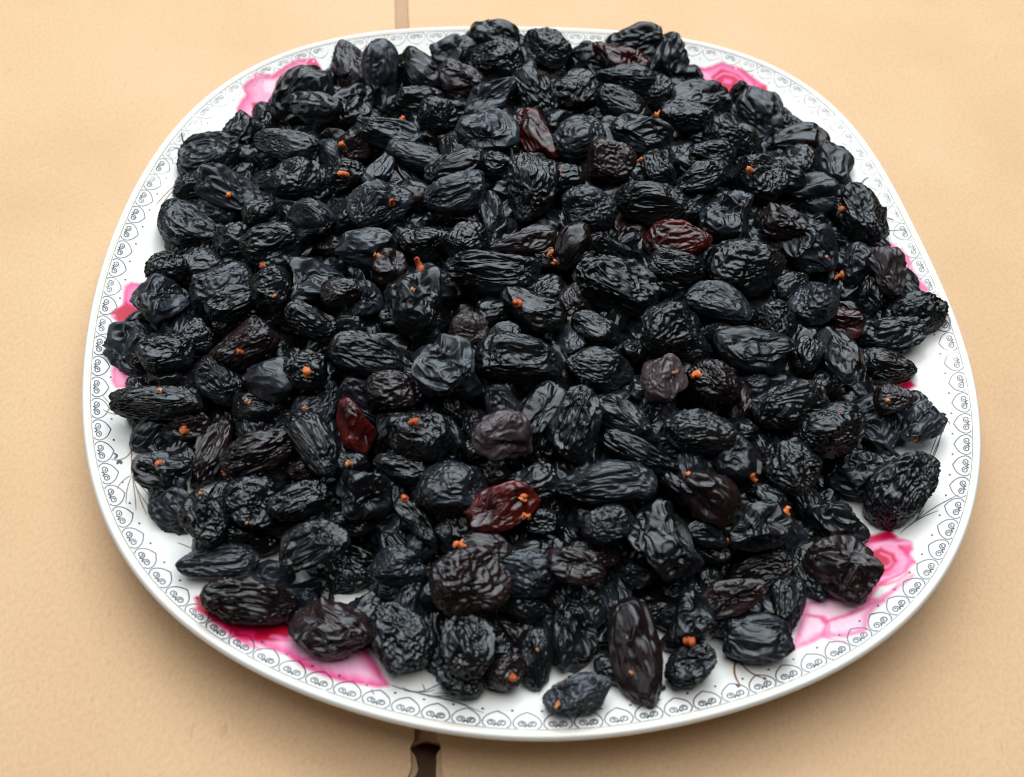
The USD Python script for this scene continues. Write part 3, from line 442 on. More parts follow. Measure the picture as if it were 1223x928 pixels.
LINES = [
([(np.float64(-121.9), np.float64(-55.2)), (np.float64(-120.9), np.float64(-61.6)), (np.float64(-119.2), np.float64(-68.5)), (np.float64(-117.3), np.float64(-75.7))], (150, 128, 104), 0.3),
([(np.float64(-117.3), np.float64(-75.7)), (np.float64(-118.9), np.float64(-78.1)), (np.float64(-119.6), np.float64(-81.5))], (150, 128, 104), 0.22),
([(np.float64(-117.1), np.float64(-76.0)), (np.float64(-117.0), np.float64(-80.8)), (np.float64(-115.8), np.float64(-85.9))], (150, 128, 104), 0.22),
([(np.float64(-117.0), np.float64(-76.0)), (np.float64(-114.7), np.float64(-81.7)), (np.float64(-112.7), np.float64(-87.5))], (150, 128, 104), 0.24),
([(np.float64(-117.0), np.float64(-75.6)), (np.float64(-113.4), np.float64(-82.2)), (np.float64(-109.6), np.float64(-88.3))], (150, 128, 104), 0.24),
([(np.float64(-117.0), np.float64(-75.6)), (np.float64(-112.1), np.float64(-80.3)), (np.float64(-107.5), np.float64(-84.3))], (150, 128, 104), 0.24),
([(np.float64(-117.0), np.float64(-75.6)), (np.float64(-113.3), np.float64(-78.2)), (np.float64(-108.9), np.float64(-80.3))], (150, 128, 104), 0.22),
([(np.float64(-115.0), np.float64(-79.5)), (np.float64(-109.4), np.float64(-85.9)), (np.float64(-102.0), np.float64(-92.7))], (150, 128, 104), 0.22),
([(np.float64(-120.0), np.float64(-66.3)), (np.float64(-120.2), np.float64(-69.2)), (np.float64(-121.5), np.float64(-70.8)), (np.float64(-124.1), np.float64(-71.4))], (150, 128, 104), 0.26),
([(np.float64(-124.1), np.float64(-69.1)), (np.float64(-122.9), np.float64(-70.0)), (np.float64(-123.4), np.float64(-71.0))], (80, 86, 110), 0.5),
([(np.float64(-122.1), np.float64(-72.8)), (np.float64(-121.5), np.float64(-71.6)), (np.float64(-121.0), np.float64(-72.5))], (70, 76, 100), 0.7),
([(np.float64(-131.1), np.float64(-54.3)), (np.float64(-128.8), np.float64(-55.0)), (np.float64(-127.0), np.float64(-55.0))], (150, 128, 104), 0.22),
([(np.float64(-132.5), np.float64(-49.3)), (np.float64(-129.3), np.float64(-52.0)), (np.float64(-127.1), np.float64(-53.5))], (150, 128, 104), 0.2),
([(np.float64(-99.0), np.float64(-96.1)), (np.float64(-97.2), np.float64(-96.5)), (np.float64(-94.6), np.float64(-97.4))], (150, 128, 104), 0.26),
([(np.float64(-28.5), np.float64(-135.6)), (np.float64(-25.6), np.float64(-135.8)), (np.float64(-23.1), np.float64(-135.2)), (np.float64(-20.4), np.float64(-133.6)), (np.float64(-18.0), np.float64(-132.1))], (96, 102, 112), 0.26),
([(np.float64(-23.1), np.float64(-135.2)), (np.float64(-23.4), np.float64(-134.2)), (np.float64(-24.0), np.float64(-133.3))], (96, 102, 112), 0.24),
([(np.float64(-25.0), np.float64(-136.1)), (np.float64(-21.0), np.float64(-136.6)), (np.float64(-16.4), np.float64(-136.4)), (np.float64(-11.8), np.float64(-137.6))], (96, 102, 112), 0.24),
([(np.float64(-29.2), np.float64(-134.7)), (np.float64(-23.9), np.float64(-136.2)), (np.float64(-18.7), np.float64(-136.9)), (np.float64(-12.8), np.float64(-138.5)), (np.float64(-6.8), np.float64(-140.6))], (96, 102, 112), 0.26),
([(np.float64(-22.1), np.float64(-136.9)), (np.float64(-16.9), np.float64(-137.5)), (np.float64(-11.1), np.float64(-138.7))], (96, 102, 112), 0.2),
([(np.float64(-21.0), np.float64(-136.0)), (np.float64(-17.6), np.float64(-135.7)), (np.float64(-14.1), np.float64(-137.0))], (96, 102, 112), 0.2),
([(np.float64(-32.4), np.float64(-134.3)), (np.float64(-27.7), np.float64(-135.5)), (np.float64(-23.7), np.float64(-135.7)), (np.float64(-20.4), np.float64(-134.8))], (96, 102, 112), 0.26),
([(np.float64(-37.2), np.float64(-136.0)), (np.float64(-36.7), np.float64(-137.0)), (np.float64(-36.2), np.float64(-137.7))], (96, 102, 112), 0.26),
([(np.float64(62.6), np.float64(-120.7)), (np.float64(61.4), np.float64(-123.1)), (np.float64(61.1), np.float64(-126.1)), (np.float64(62.0), np.float64(-128.9))], (128, 86, 56), 0.42),
([(np.float64(63.2), np.float64(-120.7)), (np.float64(63.9), np.float64(-123.4)), (np.float64(65.6), np.float64(-125.3)), (np.float64(68.7), np.float64(-126.8))], (128, 86, 56), 0.36),
([(np.float64(61.0), np.float64(-129.6)), (np.float64(61.4), np.float64(-129.4)), (np.float64(61.7), np.float64(-129.8))], (100, 90, 90), 0.8),
([(np.float64(68.5), np.float64(-126.7)), (np.float64(68.9), np.float64(-126.9)), (np.float64(69.2), np.float64(-126.8))], (80, 80, 90), 0.8),
([(np.float64(135.2), np.float64(-39.5)), (np.float64(133.6), np.float64(-41.7)), (np.float64(131.2), np.float64(-47.9)), (np.float64(129.3), np.float64(-51.7)), (np.float64(128.2), np.float64(-54.0))], (96, 102, 112), 0.26),
([(np.float64(133.2), np.float64(-43.3)), (np.float64(128.5), np.float64(-52.4))], (96, 102, 112), 0.2),
([(np.float64(132.9), np.float64(-41.6)), (np.float64(128.5), np.float64(-50.8))], (96, 102, 112), 0.2),
([(np.float64(127.7), np.float64(-50.7)), (np.float64(128.1), np.float64(-54.8)), (np.float64(127.4), np.float64(-60.3)), (np.float64(123.6), np.float64(-68.6)), (np.float64(119.3), np.float64(-75.3))], (96, 102, 112), 0.28),
([(np.float64(119.3), np.float64(-75.3)), (np.float64(124.8), np.float64(-71.2)), (np.float64(133.2), np.float64(-66.7))], (96, 102, 112), 0.24),
([(np.float64(134.4), np.float64(-40.2)), (np.float64(135.6), np.float64(-39.4)), (np.float64(135.7), np.float64(-40.6))], (96, 102, 112), 0.22),
([(np.float64(114.5), np.float64(-79.1)), (np.float64(120.7), np.float64(-74.4)), (np.float64(126.4), np.float64(-71.9))], (96, 102, 112), 0.24),
([(np.float64(117.3), np.float64(-76.8)), (np.float64(120.8), np.float64(-73.6)), (np.float64(122.8), np.float64(-71.1))], (96, 102, 112), 0.24),
([(np.float64(-136.0), np.float64(33.3)), (np.float64(-133.8), np.float64(39.7)), (np.float64(-130.9), np.float64(46.4))], (150, 128, 104), 0.22),
([(np.float64(-134.1), np.float64(34.1)), (np.float64(-132.5), np.float64(40.2)), (np.float64(-130.3), np.float64(45.2))], (150, 128, 104), 0.22),
([(np.float64(-134.3), np.float64(68.3)), (np.float64(-133.8), np.float64(66.5)), (np.float64(-132.5), np.float64(63.5))], (70, 66, 66), 0.5),
([(np.float64(-135.6), np.float64(60.4)), (np.float64(-134.4), np.float64(60.7)), (np.float64(-132.5), np.float64(60.6))], (70, 66, 66), 0.4),
([(np.float64(-137.5), np.float64(56.3)), (np.float64(-135.6), np.float64(55.6)), (np.float64(-134.4), np.float64(53.1))], (150, 148, 148), 0.3),
([(np.float64(122.4), np.float64(64.6)), (np.float64(123.6), np.float64(66.7)), (np.float64(125.1), np.float64(67.3))], (110, 112, 112), 0.6),
([(np.float64(129.0), np.float64(47.5)), (np.float64(130.0), np.float64(46.8)), (np.float64(131.0), np.float64(45.6))], (110, 112, 112), 0.4),
([(np.float64(128.7), np.float64(41.8)), (np.float64(131.1), np.float64(41.2)), (np.float64(133.1), np.float64(41.2))], (110, 112, 112), 0.3),
([(np.float64(140.9), np.float64(4.5)), (np.float64(142.3), np.float64(1.5)), (np.float64(142.0), np.float64(-2.8))], (96, 102, 112), 0.3),
([(np.float64(140.7), np.float64(1.0)), (np.float64(141.5), np.float64(-0.0)), (np.float64(141.6), np.float64(-3.6))], (96, 102, 112), 0.3)
]
for pts, c, w in LINES:
    n = 8 * len(pts)
    p = spline(pts, n)
    wd = 1.35 * w * (1 - .55 * np.linspace(-1, 1, n) ** 4) * 1e-3
    r = ribbon(p * 1e-3, wd, 7e-5, lambda a: a)
    pr = obj('leaf_line', r, PRINT, plate, smooth=False)
    paint(pr, np.broadcast_to(lin(c), (len(r[0]), 3)))

# ------------------------------------------------------------------ raisins
_geo = {}


def geodesic(n):
    """A sphere of 20 n^2 triangles."""
    if n not in _geo:
        ico = trimesh.creation.icosahedron()
        vv, ff, base = [], [], 0
        for t in ico.faces:
            a, b, c = ico.vertices[t]
            idx = {}
            for i in range(n + 1):
                for j in range(n + 1 - i):
                    idx[i, j] = base + len(idx)
                    vv.append((a * (n - i - j) + b * i + c * j) / n)
            for i in range(n):
                for j in range(n - i):
                    ff.append((idx[i, j], idx[i + 1, j], idx[i, j + 1]))
                    if i + j < n - 1:
                        ff.append((idx[i + 1, j], idx[i + 1, j + 1], idx[i, j + 1]))
            base += len(idx)
        v = np.array(vv)
        v /= np.linalg.norm(v, axis=1, keepdims=True)
        _, first, inv = np.unique(v.round(6), axis=0, return_index=True, return_inverse=True)
        _geo[n] = v[first], inv.ravel()[np.array(ff)]
    return _geo[n]


def ridge(q, seed, power=1.0):
    n = meshkit.noise(q, seed)
    return 1 - np.minimum(np.abs(n - .5) * 3.4, 1) ** power


def raisin(seed, rad, kind, n):
    """A shrunken grape: an egg with hollows where the flesh has dried, and its skin thrown into folds."""
    rs = np.random.RandomState(seed)
    D, F = geodesic(n)
    a, b, c = rad
    X = np.sign(D) * np.abs(D) ** rs.uniform(.9, 1.0)
    # sides that have fallen in: flat or dished, with a crease round each
    npl, kk = {'d': (5, (.8, 1.4)), 's': (3, (.4, .9)), 'l': (3, (.6, 1.25)), 'w': (4, (.55, 1.02))}[kind]
    for _ in range(npl):
        q = rs.normal(size=3) * ([.35, 1, 1] if kind == 'l' else [.9, 1, 1]) + [0, 0, .35]
        q /= np.linalg.norm(q)
        s_ = X @ q - rs.uniform(.60, .90)
        s_ = .5 * (s_ + np.sqrt(s_ * s_ + .0012))
        X = X - np.outer(s_ * rs.uniform(*kk), q)
    P = X
    P = P * np.array([1, 1, 1]) * np.array([a, b, c])
    tp = rs.uniform(-.20, .20)
    P[:, 1] *= 1 + tp * D[:, 0]
    P[:, 2] *= 1 + tp * D[:, 0] + rs.uniform(-.1, .1) * D[:, 1]
    P[:, 1] += rs.uniform(-.14, .14) * b * (D[:, 0] ** 2 - .4)
    low = meshkit.noise(D * 1.5 + rs.uniform(0, 50, 3), seed) - .5
    f = 1 + low * {'d': .34, 's': .30, 'l': .26, 'w': .32}[kind]
    nd, dep, wid = {'d': (3, (.18, .42), (.34, .66)), 's': (2, (.12, .28), (.45, .85)), 'l': (2, (.08, .26), (.30, .58)), 'w': (2, (.08, .26), (.26, .55))}[kind]
    for _ in range(nd):
        q = rs.normal(size=3) * [1, 1, .8] + [0, 0, .55]
        q /= np.linalg.norm(q)
        st = rs.uniform(.45, 1.0)
        dd = (D - q) * [st, 1, 1]
        w = rs.uniform(*wid)
        g = np.exp(-((dd * dd).sum(1) / w ** 2) ** 1.6)
        f = f - rs.uniform(*dep) * g
    f = np.clip(f, .42, 1.4)
    N = D / np.array([a, b, c])
    N /= np.linalg.norm(N, axis=1, keepdims=True)
    off = rs.uniform(0, 90, 3)
    W = np.stack([meshkit.noise(D * 2.3 + off + 17 * j, seed + j) - .5 for j in range(3)], 1)
    fx, fr, a1, a2, wa = {'w': (2.1, 4.3, .125, .070, 2.4), 'l': (1.0, 4.0, .180, .065, 1.3), 'd': (1.4, 2.5, .185, .065, 1.7), 's': (.9, 2.0, .150, .035, 1.1)}[kind]
    fx, fr, a1 = fx * rs.uniform(.8, 1.25), fr * rs.uniform(.8, 1.2), a1 * rs.uniform(.6, 1.3)
    Q = D * np.array([fx, fr, fr]) + W * wa + off
    r1 = ridge(Q, seed, .72)
    Q2 = D * np.array([fx * 1.9, fr * 1.9, fr * 1.9]) + W * wa * 2.2 + off[::-1]
    r2 = ridge(Q2, seed + 5, .8)
    patch = sstep(.30, .62, meshkit.noise(D * 1.7 + off * .7, seed + 9)) if kind in 'ds' else 1.0
    calm = .35 + .65 * sstep(.32, .58, meshkit.noise(D * 1.6 + off * .3, seed + 11))
    h = a1 * calm * (r1 - .55) + a2 * (r2 - .5) * (.35 + .65 * patch)
    if kind in 'wl':
        Q3 = D * np.array([fx * 3.2, fr * 3.0, fr * 3.0]) + W * 2.4 + off * .5
        h = h + .040 * (ridge(Q3, seed + 7, 1.0) - .5)
    P = P * f[:, None] + N * (h * (b + c) * .5)[:, None]
    # keep the size that was measured
    ext = (P.max(0) - P.min(0)) / 2
    P = (P - (P.max(0) + P.min(0)) / 2) * (np.array([a, b, c]) / ext)
    return P, F


def stem(seed, size):
    """The dried stub of the stalk: a knobby cap, flared where the grape was held."""
    rs = np.random.RandomState(seed)
    ln = size * rs.choice([.7, 1.0, 1.4, 2.2], p=[.25, .35, .25, .15])
    z = np.array([-.5, -.1, .12, .35, .6, .85, 1.0, 1.04]) * ln
    r = np.array([.95, 1.0, .80, .58, .55, .66, .50, .03]) * size
    n = 9
    t = np.arange(n) * 2 * np.pi / n
    lump = 1 + rs.uniform(-.42, .42, (len(z), n))
    lump[-1] = 1
    bend = rs.uniform(-.35, .35, 2)
    v = np.stack([np.cos(t)[None] * r[:, None] * lump + bend[0] * z[:, None] ** 2 / ln, np.sin(t)[None] * r[:, None] * lump + bend[1] * z[:, None] ** 2 / ln, np.broadcast_to(z[:, None], (len(z), n)) + rs.uniform(-.06, .06, (len(z), n)) * ln], -1).reshape(-1, 3)
    i, j = np.meshgrid(np.arange(len(z) - 1), np.arange(n), indexing='ij')
    qd = np.stack([i * n + j, i * n + (j + 1) % n, (i + 1) * n + (j + 1) % n, (i + 1) * n + j], -1).reshape(-1, 4)
    return v, np.vstack([qd[:, [0, 1, 2]], qd[:, [0, 2, 3]]])


def placed(x, p, w, i, j, k):
    x.AddTranslateOp().Set(Gf.Vec3d(*(float(c) * 1e-3 for c in p)))
    x.AddOrientOp().Set(Gf.Quatf(float(w), float(i), float(j), float(k)))


# x, y, z (mm), rotation (quaternion), half length, width, thickness (mm), kind of skin, fineness, stems, label
RAISINS = [
(-93.36,92.14,21.07,.897,.261,-.064,.351,14.34,10.4,7.75,'sk',24,[],'smooth plump black raisin lying over the pink rose at the far rim'),
(-84.19,76.79,28.86,.942,.319,-.102,-.026,11.17,6.01,4.36,'dk',22,[],'long dented black raisin to the right of the plump smooth raisin on the far rose'),
(-113.36,73.89,18.8,.786,.193,-.045,.586,7.99,6.39,4.48,'dk',18,[],'dented black raisin to the left of the plump smooth raisin on the far rose'),
(-121.53,56.37,21.78,.934,.298,-.089,.174,12.64,8.71,7.07,'lb',24,[],'oval lined raisin at heap edge with hair-thin bristles on its outer end'),
(-107.4,31.82,30.35,.925,.316,.167,-.129,12.85,7.13,4.97,'db',25,[(0.11, -0.28, 0.95, 1)],'long dented bluish raisin, second in front of the lined raisin with bristles'),
(-91.66,58.57,27.3,.976,.21,.05,-.035,12.38,6.32,5.56,'wk',23,[],'long wrinkled black raisin right in front of the plump smooth raisin on the far rose'),
(-84.77,38.14,30,.958,.144,-.008,.246,9.04,7.89,6.59,'wk',23,[],'rounded wrinkled black raisin to the left of the puckered raisin with forked stem'),
(-123.89,41.92,19.78,.934,.318,.049,.153,8.1,6.19,5.71,'wk',17,[],'half-buried wrinkled black raisin right in front of the lined raisin with bristles'),
(-75.78,110.1,20.44,.539,.191,-.196,.797,13.01,6.8,5.87,'wm',21,[],'maroon-tipped raisin standing upright at the end of the far row'),
(-61.89,97.88,27.88,.615,.196,-.289,.707,14.44,7.3,5.27,'db',24,[],'tall upright bluish raisin in the far row, the longest standing one'),
(-48.6,103.75,26.07,.922,.263,.058,-.278,11.24,8.06,6.16,'sk',21,[],'smooth black raisin to the right of the tall upright bluish raisin'),
(-35.24,122.95,20.37,.962,.217,-.062,.154,9.95,7.29,5.1,'db',18,[],'dented bluish raisin right behind the shiny fold with red edge'),
(-19.84,131.47,23.66,.912,.356,.024,-.202,11.06,7.67,5.75,'sk',19,[],'smooth black raisin poking up past the far rim, highest in the picture'),
(-17.83,109.43,29.83,.957,.283,-.066,-.012,10.96,9.02,7.55,'wk',23,[],'wrinkled black raisin right in front of the raisin poking past the far rim'),
(-30.77,98.98,27.22,.889,.362,.047,-.278,10.58,6.82,4.65,'dm',20,[],'shiny folded raisin with dark red lower edge in the far rows'),
(-19.36,86.89,30.11,.931,.205,-.087,.289,11.95,6.65,5.03,'db',22,[],'long dented bluish raisin to the right of the shiny fold with red edge'),
(-18.51,59,37.75,.986,.164,-.018,-.033,11.79,9.24,6.64,'db',25,[],'broad flat oval raisin with a sunken grey-blue face'),
(-1.41,61.28,35.99,.839,.21,.039,-.5,12.2,6.15,4.08,'dr',21,[],'dark red glossy raisin tucked beside the flat one with sunken face'),
(1.61,126.37,22.93,.971,.163,-.038,-.17,11.08,8.14,6.93,'wk',22,[],'wrinkled black raisin to the right of the raisin poking past the far rim'),
(-1.78,91.9,29.19,.881,.188,.043,-.432,13.12,7.84,7.34,'wk',23,[],'wrinkled black raisin right behind the dark red raisin beside the flat one'),
(-8.12,112.21,23.15,.912,.259,.111,.298,6.82,5.27,3.5,'db',11,[],'half-buried rounded dented bluish raisin, second in front of the raisin poking past the far rim'),
(12.84,95.11,28.58,.934,.164,-.047,.314,10.65,9.06,6.54,'dk',22,[],'rounded dented black raisin right behind the lined raisin with slit'),
(17.43,124.98,19.93,.085,-.016,-.251,.964,9.09,8.66,5.92,'dk',17,[],'half-buried rounded dented black raisin to the left of the red-brown raisin in the far row'),
(14.13,59.3,38.03,.954,.204,-.039,.215,10.28,8.92,7.07,'lb',24,[],'lined grey-blue raisin with one deep slit across its top'),
(-71.59,82.45,24.86,.887,.233,.093,.388,11.36,7.9,5.48,'dk',21,[],'half-buried dented black raisin right in front of the upright maroon-tipped raisin'),
(-45.67,84.13,29.48,.945,.29,.111,.102,9.81,5.61,5,'wk',18,[],'wrinkled black raisin, second to the right of the tall upright bluish raisin'),
(-37.24,71.58,32.98,.963,.228,.092,-.113,8.21,6.98,6.25,'wk',21,[],'rounded wrinkled black raisin right in front of the shiny fold with red edge'),
(-54.42,59,34.94,.958,.269,.056,-.084,12.49,6.39,5.36,'lb',22,[(0.28, 0.94, 0.2, 1)],'long ridged bluish raisin, second in front of the tall upright bluish raisin'),
(-66.38,58.67,29.21,.943,.293,.033,.152,6.9,6.25,5.27,'wm',18,[(-0.78, 0.03, 0.63, 1)],'half-buried rounded wrinkled dark maroon raisin, second behind the puckered raisin with forked stem'),
(-66.1,37.73,34.01,.966,.25,-.061,-.002,7.91,6.6,5.81,'wk',20,[(0.0, -0.14, 0.99, 1)],'puckered black raisin with a large forked orange stem on top'),
(-54.39,40.09,35.69,.78,.187,.09,.591,8.6,5.15,3.88,'db',17,[],'dented bluish raisin to the right of the puckered raisin with forked stem'),
(-41.64,46.54,36.54,.978,.181,.039,-.096,12.26,5.3,4.58,'wb',20,[],'long wrinkled bluish raisin, third behind the fingerprint-lined raisin'),
(-52.34,19.83,40.16,.956,.207,.032,.206,11.61,8.86,7.54,'wb',27,[(0.35, -0.41, 0.84, 1)],'wrinkled bluish raisin, second to the right of the puckered raisin with forked stem'),
(-28.42,40.34,38.07,.961,.182,-.069,.198,11.61,6.02,5.31,'lk',21,[],'long ridged black raisin right behind the fingerprint-lined raisin'),
(-27.13,24.78,41.19,.924,.343,-.007,.171,11.25,7.64,6.4,'lb',26,[],'broad raisin with fine curved lines like a fingerprint'),
(-43.55,28.04,34.4,.973,.218,.048,.063,6.89,5.12,4.59,'wm',14,[],'half-buried wrinkled dark maroon raisin to the left of the fingerprint-lined raisin'),
(-14.68,46.25,34.93,.95,.27,.018,-.155,8.31,5.64,4.96,'wk',18,[],'half-buried wrinkled black raisin right in front of the flat raisin with sunken face'),
(-1.6,29.5,41.51,.688,.039,-.195,.697,12.2,9.82,9.09,'wk',28,[],'bulky raisin covered in fine crumpled worm-like wrinkles'),
(9.94,38.07,38.89,.93,.286,.017,.231,7.05,5.89,5.02,'wk',18,[(-0.39, 0.43, 0.82, 1)],'rounded wrinkled black raisin with small orange stem to the right of the bulky crumpled raisin'),
(-14.6,18.85,39.83,.803,.089,.153,-.57,7.91,4.05,2.75,'db',18,[],'long dented bluish raisin right behind the long arched maroon raisin'),
(7.45,72.58,31.46,.967,.25,.023,.049,6.62,5.55,4.63,'wk',13,[],'half-buried wrinkled black raisin to the left of the lined raisin with slit'),
(17.86,20.56,41.8,.966,.252,-.05,.006,9.47,8.39,7.2,'wb',24,[],'rounded wrinkled bluish raisin right behind the curled scooped maroon raisin'),
(36.44,134.4,23.32,.95,.29,-.089,.078,12.33,6.67,4.73,'dk',19,[],'dark bent raisin resting against the far rim beside the red-brown one'),
(30.91,120.67,24.89,.974,.162,.058,-.145,12.52,7.09,5.3,'dr',20,[],'red-brown raisin in the farthest row, just inside the far rim'),
(51.11,126.23,22.42,.756,.093,-.212,.612,11.17,8.57,6.37,'db',22,[],'dented bluish raisin to the right of the dark bent raisin at the far rim'),
(32.67,103.12,29.5,.92,.38,.095,-.014,12.83,6.17,5.63,'wb',21,[],'long wrinkled bluish raisin right in front of the red-brown raisin in the far row'),
(29.97,87.48,30.26,.973,.174,.058,-.14,9.71,6.26,5.22,'wk',20,[],'wrinkled black raisin right behind the brownish wrinkled raisin'),
(44.93,101.59,24.44,.974,.222,0,.036,6.99,7.25,6.3,'wk',18,[],'half-buried rounded wrinkled black raisin to the left of the dented raisin by the far rose'),
(62.17,95.96,28.46,.962,.274,.004,-.015,12.12,7.41,4.98,'dk',21,[],'dented black raisin touching the far-side pink rose'),
(54.92,83.58,29.39,.963,.243,-.089,-.08,10.54,6.7,6.24,'wk',22,[(-0.88, -0.22, 0.43, 1)],'wrinkled black raisin right in front of the dented raisin by the far rose'),
(86.58,103.52,19.54,.839,.275,-.023,-.468,13.68,8.39,5.72,'db',24,[],'large smooth folded raisin leaning on the rim beside the far pink rose'),
(100.95,88.26,18.06,.978,.172,-.092,.073,11.67,6.02,4.27,'sm',20,[],'smooth maroon raisin lying on the rim past the far rose'),
(112.13,71.39,20.73,.803,.169,.078,-.566,10.92,7.81,5.27,'db',22,[],'dented bluish raisin to the right of the smooth maroon raisin on the rim'),
(71.29,74.27,28.67,.948,.267,-.007,-.176,10.81,8.6,7.13,'wk',22,[],'wrinkled black raisin right in front of the smooth folded raisin by the far rose'),
(37.08,67.58,34.22,.969,.226,-.038,-.097,11.81,7.5,5.38,'dk',23,[],'dented black raisin to the right of the brownish wrinkled raisin'),
(25.53,46.96,39.53,.059,.018,-.201,.978,8.76,8.05,7.29,'wm',23,[],'densely wrinkled brownish raisin with a maroon underside'),
(42.35,47.34,36.45,.905,.128,.173,-.368,7.86,5.7,5.32,'wk',19,[(-0.8, -0.59, -0.0, 1)],'wrinkled black raisin right behind the long ridged raisin behind the red one'),
(56.87,46.25,34.59,.96,.224,-.03,.163,10.52,6.04,5.63,'wk',22,[],'wrinkled black raisin, second to the right of the long ridged raisin behind the red one'),
(79.29,48.87,32.77,.926,.329,-.179,-.054,10.35,9.31,8.44,'wk',25,[(-0.22, 0.26, 0.94, 1)],'rounded wrinkled raisin with a knobby orange stem pointing up'),
(89.01,52.79,31.77,.936,.295,-.042,-.188,8,5.79,3.85,'dk',16,[],'dented black raisin to the right of the raisin with knobby upright stem'),
(39.07,27.34,40.03,.927,.358,-.096,-.056,12.68,7.3,5.84,'lk',26,[],'long ridged black raisin lying level just behind the bright red one'),
(65.74,30.42,33.84,.982,.15,-.104,-.037,9.23,9.68,6.95,'db',25,[],'rounded dented bluish raisin right in front of the raisin with knobby upright stem'),
(97.05,70.36,22.69,.958,.236,-.149,-.061,7.13,6.56,4.84,'dk',17,[],'half-buried rounded dented black raisin right in front of the smooth maroon raisin on the rim'),
(64.27,63.43,28.85,.993,.109,.012,.048,9.18,6.01,5.42,'wk',19,[],'half-buried wrinkled black raisin to the left of the raisin with knobby upright stem'),
(117.47,44.96,22.56,.885,.239,-.059,-.395,12.69,8.91,7.91,'wk',26,[(-0.45, -0.53, 0.72, 1)],'large black wrinkled raisin with a tan stem, leaning out over the rim'),
(99.32,49.6,26.04,.978,.162,-.113,.062,9.74,7.9,5.77,'db',22,[],'dented bluish raisin to the left of the large raisin leaning over the rim'),
(95.45,24.76,27.33,.914,.252,.087,-.306,12.82,9.11,6.4,'db',25,[(0.8, -0.04, 0.6, 0.75)],'dented bluish raisin, second to the left of the large raisin leaning over the rim'),
(121.9,15,27.68,.761,.205,-.011,-.616,9.57,6.07,4.39,'dp',22,[],'shiny grey-purple raisin with a hollow face beside the pink rim flower'),
(112.98,19.79,23.45,.839,.164,-.263,.446,7.81,5.93,4.19,'db',20,[(-0.8, 0.6, -0.03, 1)],'dented bluish raisin to the left of the shiny hollow raisin by rim flower'),
(118.68,12,18.4,.763,.096,-.232,.596,9.1,5.93,5.13,'wk',19,[],'wrinkled black raisin right in front of the shiny hollow raisin by rim flower'),
(131.82,1.67,22.18,.921,.278,-.2,.186,9.47,8.09,7.59,'wk',23,[],'round wrinkled raisin resting on the bare white rim, next to the pink flower'),
(121.61,-6.47,18.85,.957,.149,-.248,.002,12.08,7,5.86,'wk',24,[],'wrinkled black raisin right behind the wrinkled maroon raisin at the rim'),
(93.17,-4.81,31.37,.957,.174,.053,.227,9.63,7.29,6.19,'wb',23,[],'wrinkled bluish raisin to the left of the small lumpy red raisin'),
(85.84,2.69,30.26,.917,.285,-.036,.277,7.31,5.3,4.9,'wk',17,[],'wrinkled black raisin to the right of the big wavy raisin with hollow'),
(104.68,-5.5,23.03,.176,-.224,-.19,.94,7.25,5.82,3.86,'dr',18,[],'small lumpy red raisin half buried near the rim'),
(78.9,-14.2,31.98,.165,-.015,-.22,.961,7.55,7.36,6.84,'wk',21,[],'rounded wrinkled black raisin right behind the long raisin with dished top'),
(85.25,27.91,33.8,.969,.223,-.052,-.097,8.44,6.02,4.15,'dm',21,[],'dented dark maroon raisin, second in front of the raisin with knobby upright stem'),
(-120.81,22.31,19.24,.957,.193,.075,-.204,13.01,9.43,8.64,'wb',26,[],'large bluish oval raisin at the heap edge, standing clear over bare white plate'),
(-120.68,-3.93,29.51,.976,.157,.021,.148,7.39,6.32,5.45,'wk',20,[],'rounded wrinkled black raisin right behind the cap-shaped folded raisin'),
(-120.53,-16.25,28.16,.897,.148,.23,.348,9.38,8.13,5.43,'db',25,[],'raisin folded like a cap, with a hollow dark side'),
(-128.04,-31.16,19.77,.597,.257,.042,.759,9.19,8.85,6.5,'db',23,[(-0.63, -0.1, 0.77, 0.7)],'big dented bluish raisin with a tiny tan speck, over the pink rim flower'),
(-115.49,-34.81,23.84,.974,.215,.043,.05,9.68,7.24,6.67,'wk',25,[],'wrinkled black raisin to the right of the big dented raisin with tan speck'),
(-107.04,-26.01,21.84,.965,.255,.043,.049,6.55,6.28,5.34,'wk',19,[],'half-buried rounded wrinkled black raisin to the left of the brownish raisin with central stem'),
(-111.48,1.18,22.09,.98,.194,.007,.037,9.54,8.54,7.7,'wk',18,[],'half-buried rounded wrinkled black raisin right in front of the large bluish raisin over bare plate'),
(-102.11,-8.3,26.65,.919,.204,.027,.337,11.44,7.57,6.59,'wb',23,[],'wrinkled bluish raisin, second to the left of the domed raisin with front stem'),
(-95.42,-19.06,31.91,.956,.19,-.005,.225,8.93,5.52,4.78,'lk',21,[],'ridged black raisin, second behind the brownish raisin with central stem'),
(-87.04,4.68,32.19,.952,.278,-.005,.125,10.43,8.54,7.12,'lk',26,[(-0.32, -0.77, 0.55, 1)],'dome-shaped raisin with curved lines and an orange stem at its front'),
(-82.51,-15.25,35.95,.973,.225,.023,.044,7.49,7.1,6.24,'wk',22,[(0.18, -0.53, 0.83, 0.6)],'rounded wrinkled black raisin right in front of the domed raisin with front stem'),
(-75.12,14.42,35.01,.031,-.145,-.335,.93,9.18,8.2,6.16,'db',23,[],'rounded dented bluish raisin to the right of the domed raisin with front stem'),
(-93.49,22.94,28.47,.929,.247,.071,.268,7.74,5.91,5.5,'wk',19,[],'wrinkled black raisin right behind the domed raisin with front stem'),
(-102.56,12.05,23.51,.96,.208,.149,.115,7.67,7.87,6.97,'wk',19,[],'half-buried rounded wrinkled black raisin to the left of the domed raisin with front stem'),
(-68.81,-11.7,36.09,.967,.149,.163,.129,9.79,8.49,5.86,'db',23,[],'rounded dented bluish raisin, second to the right of the domed raisin with front stem'),
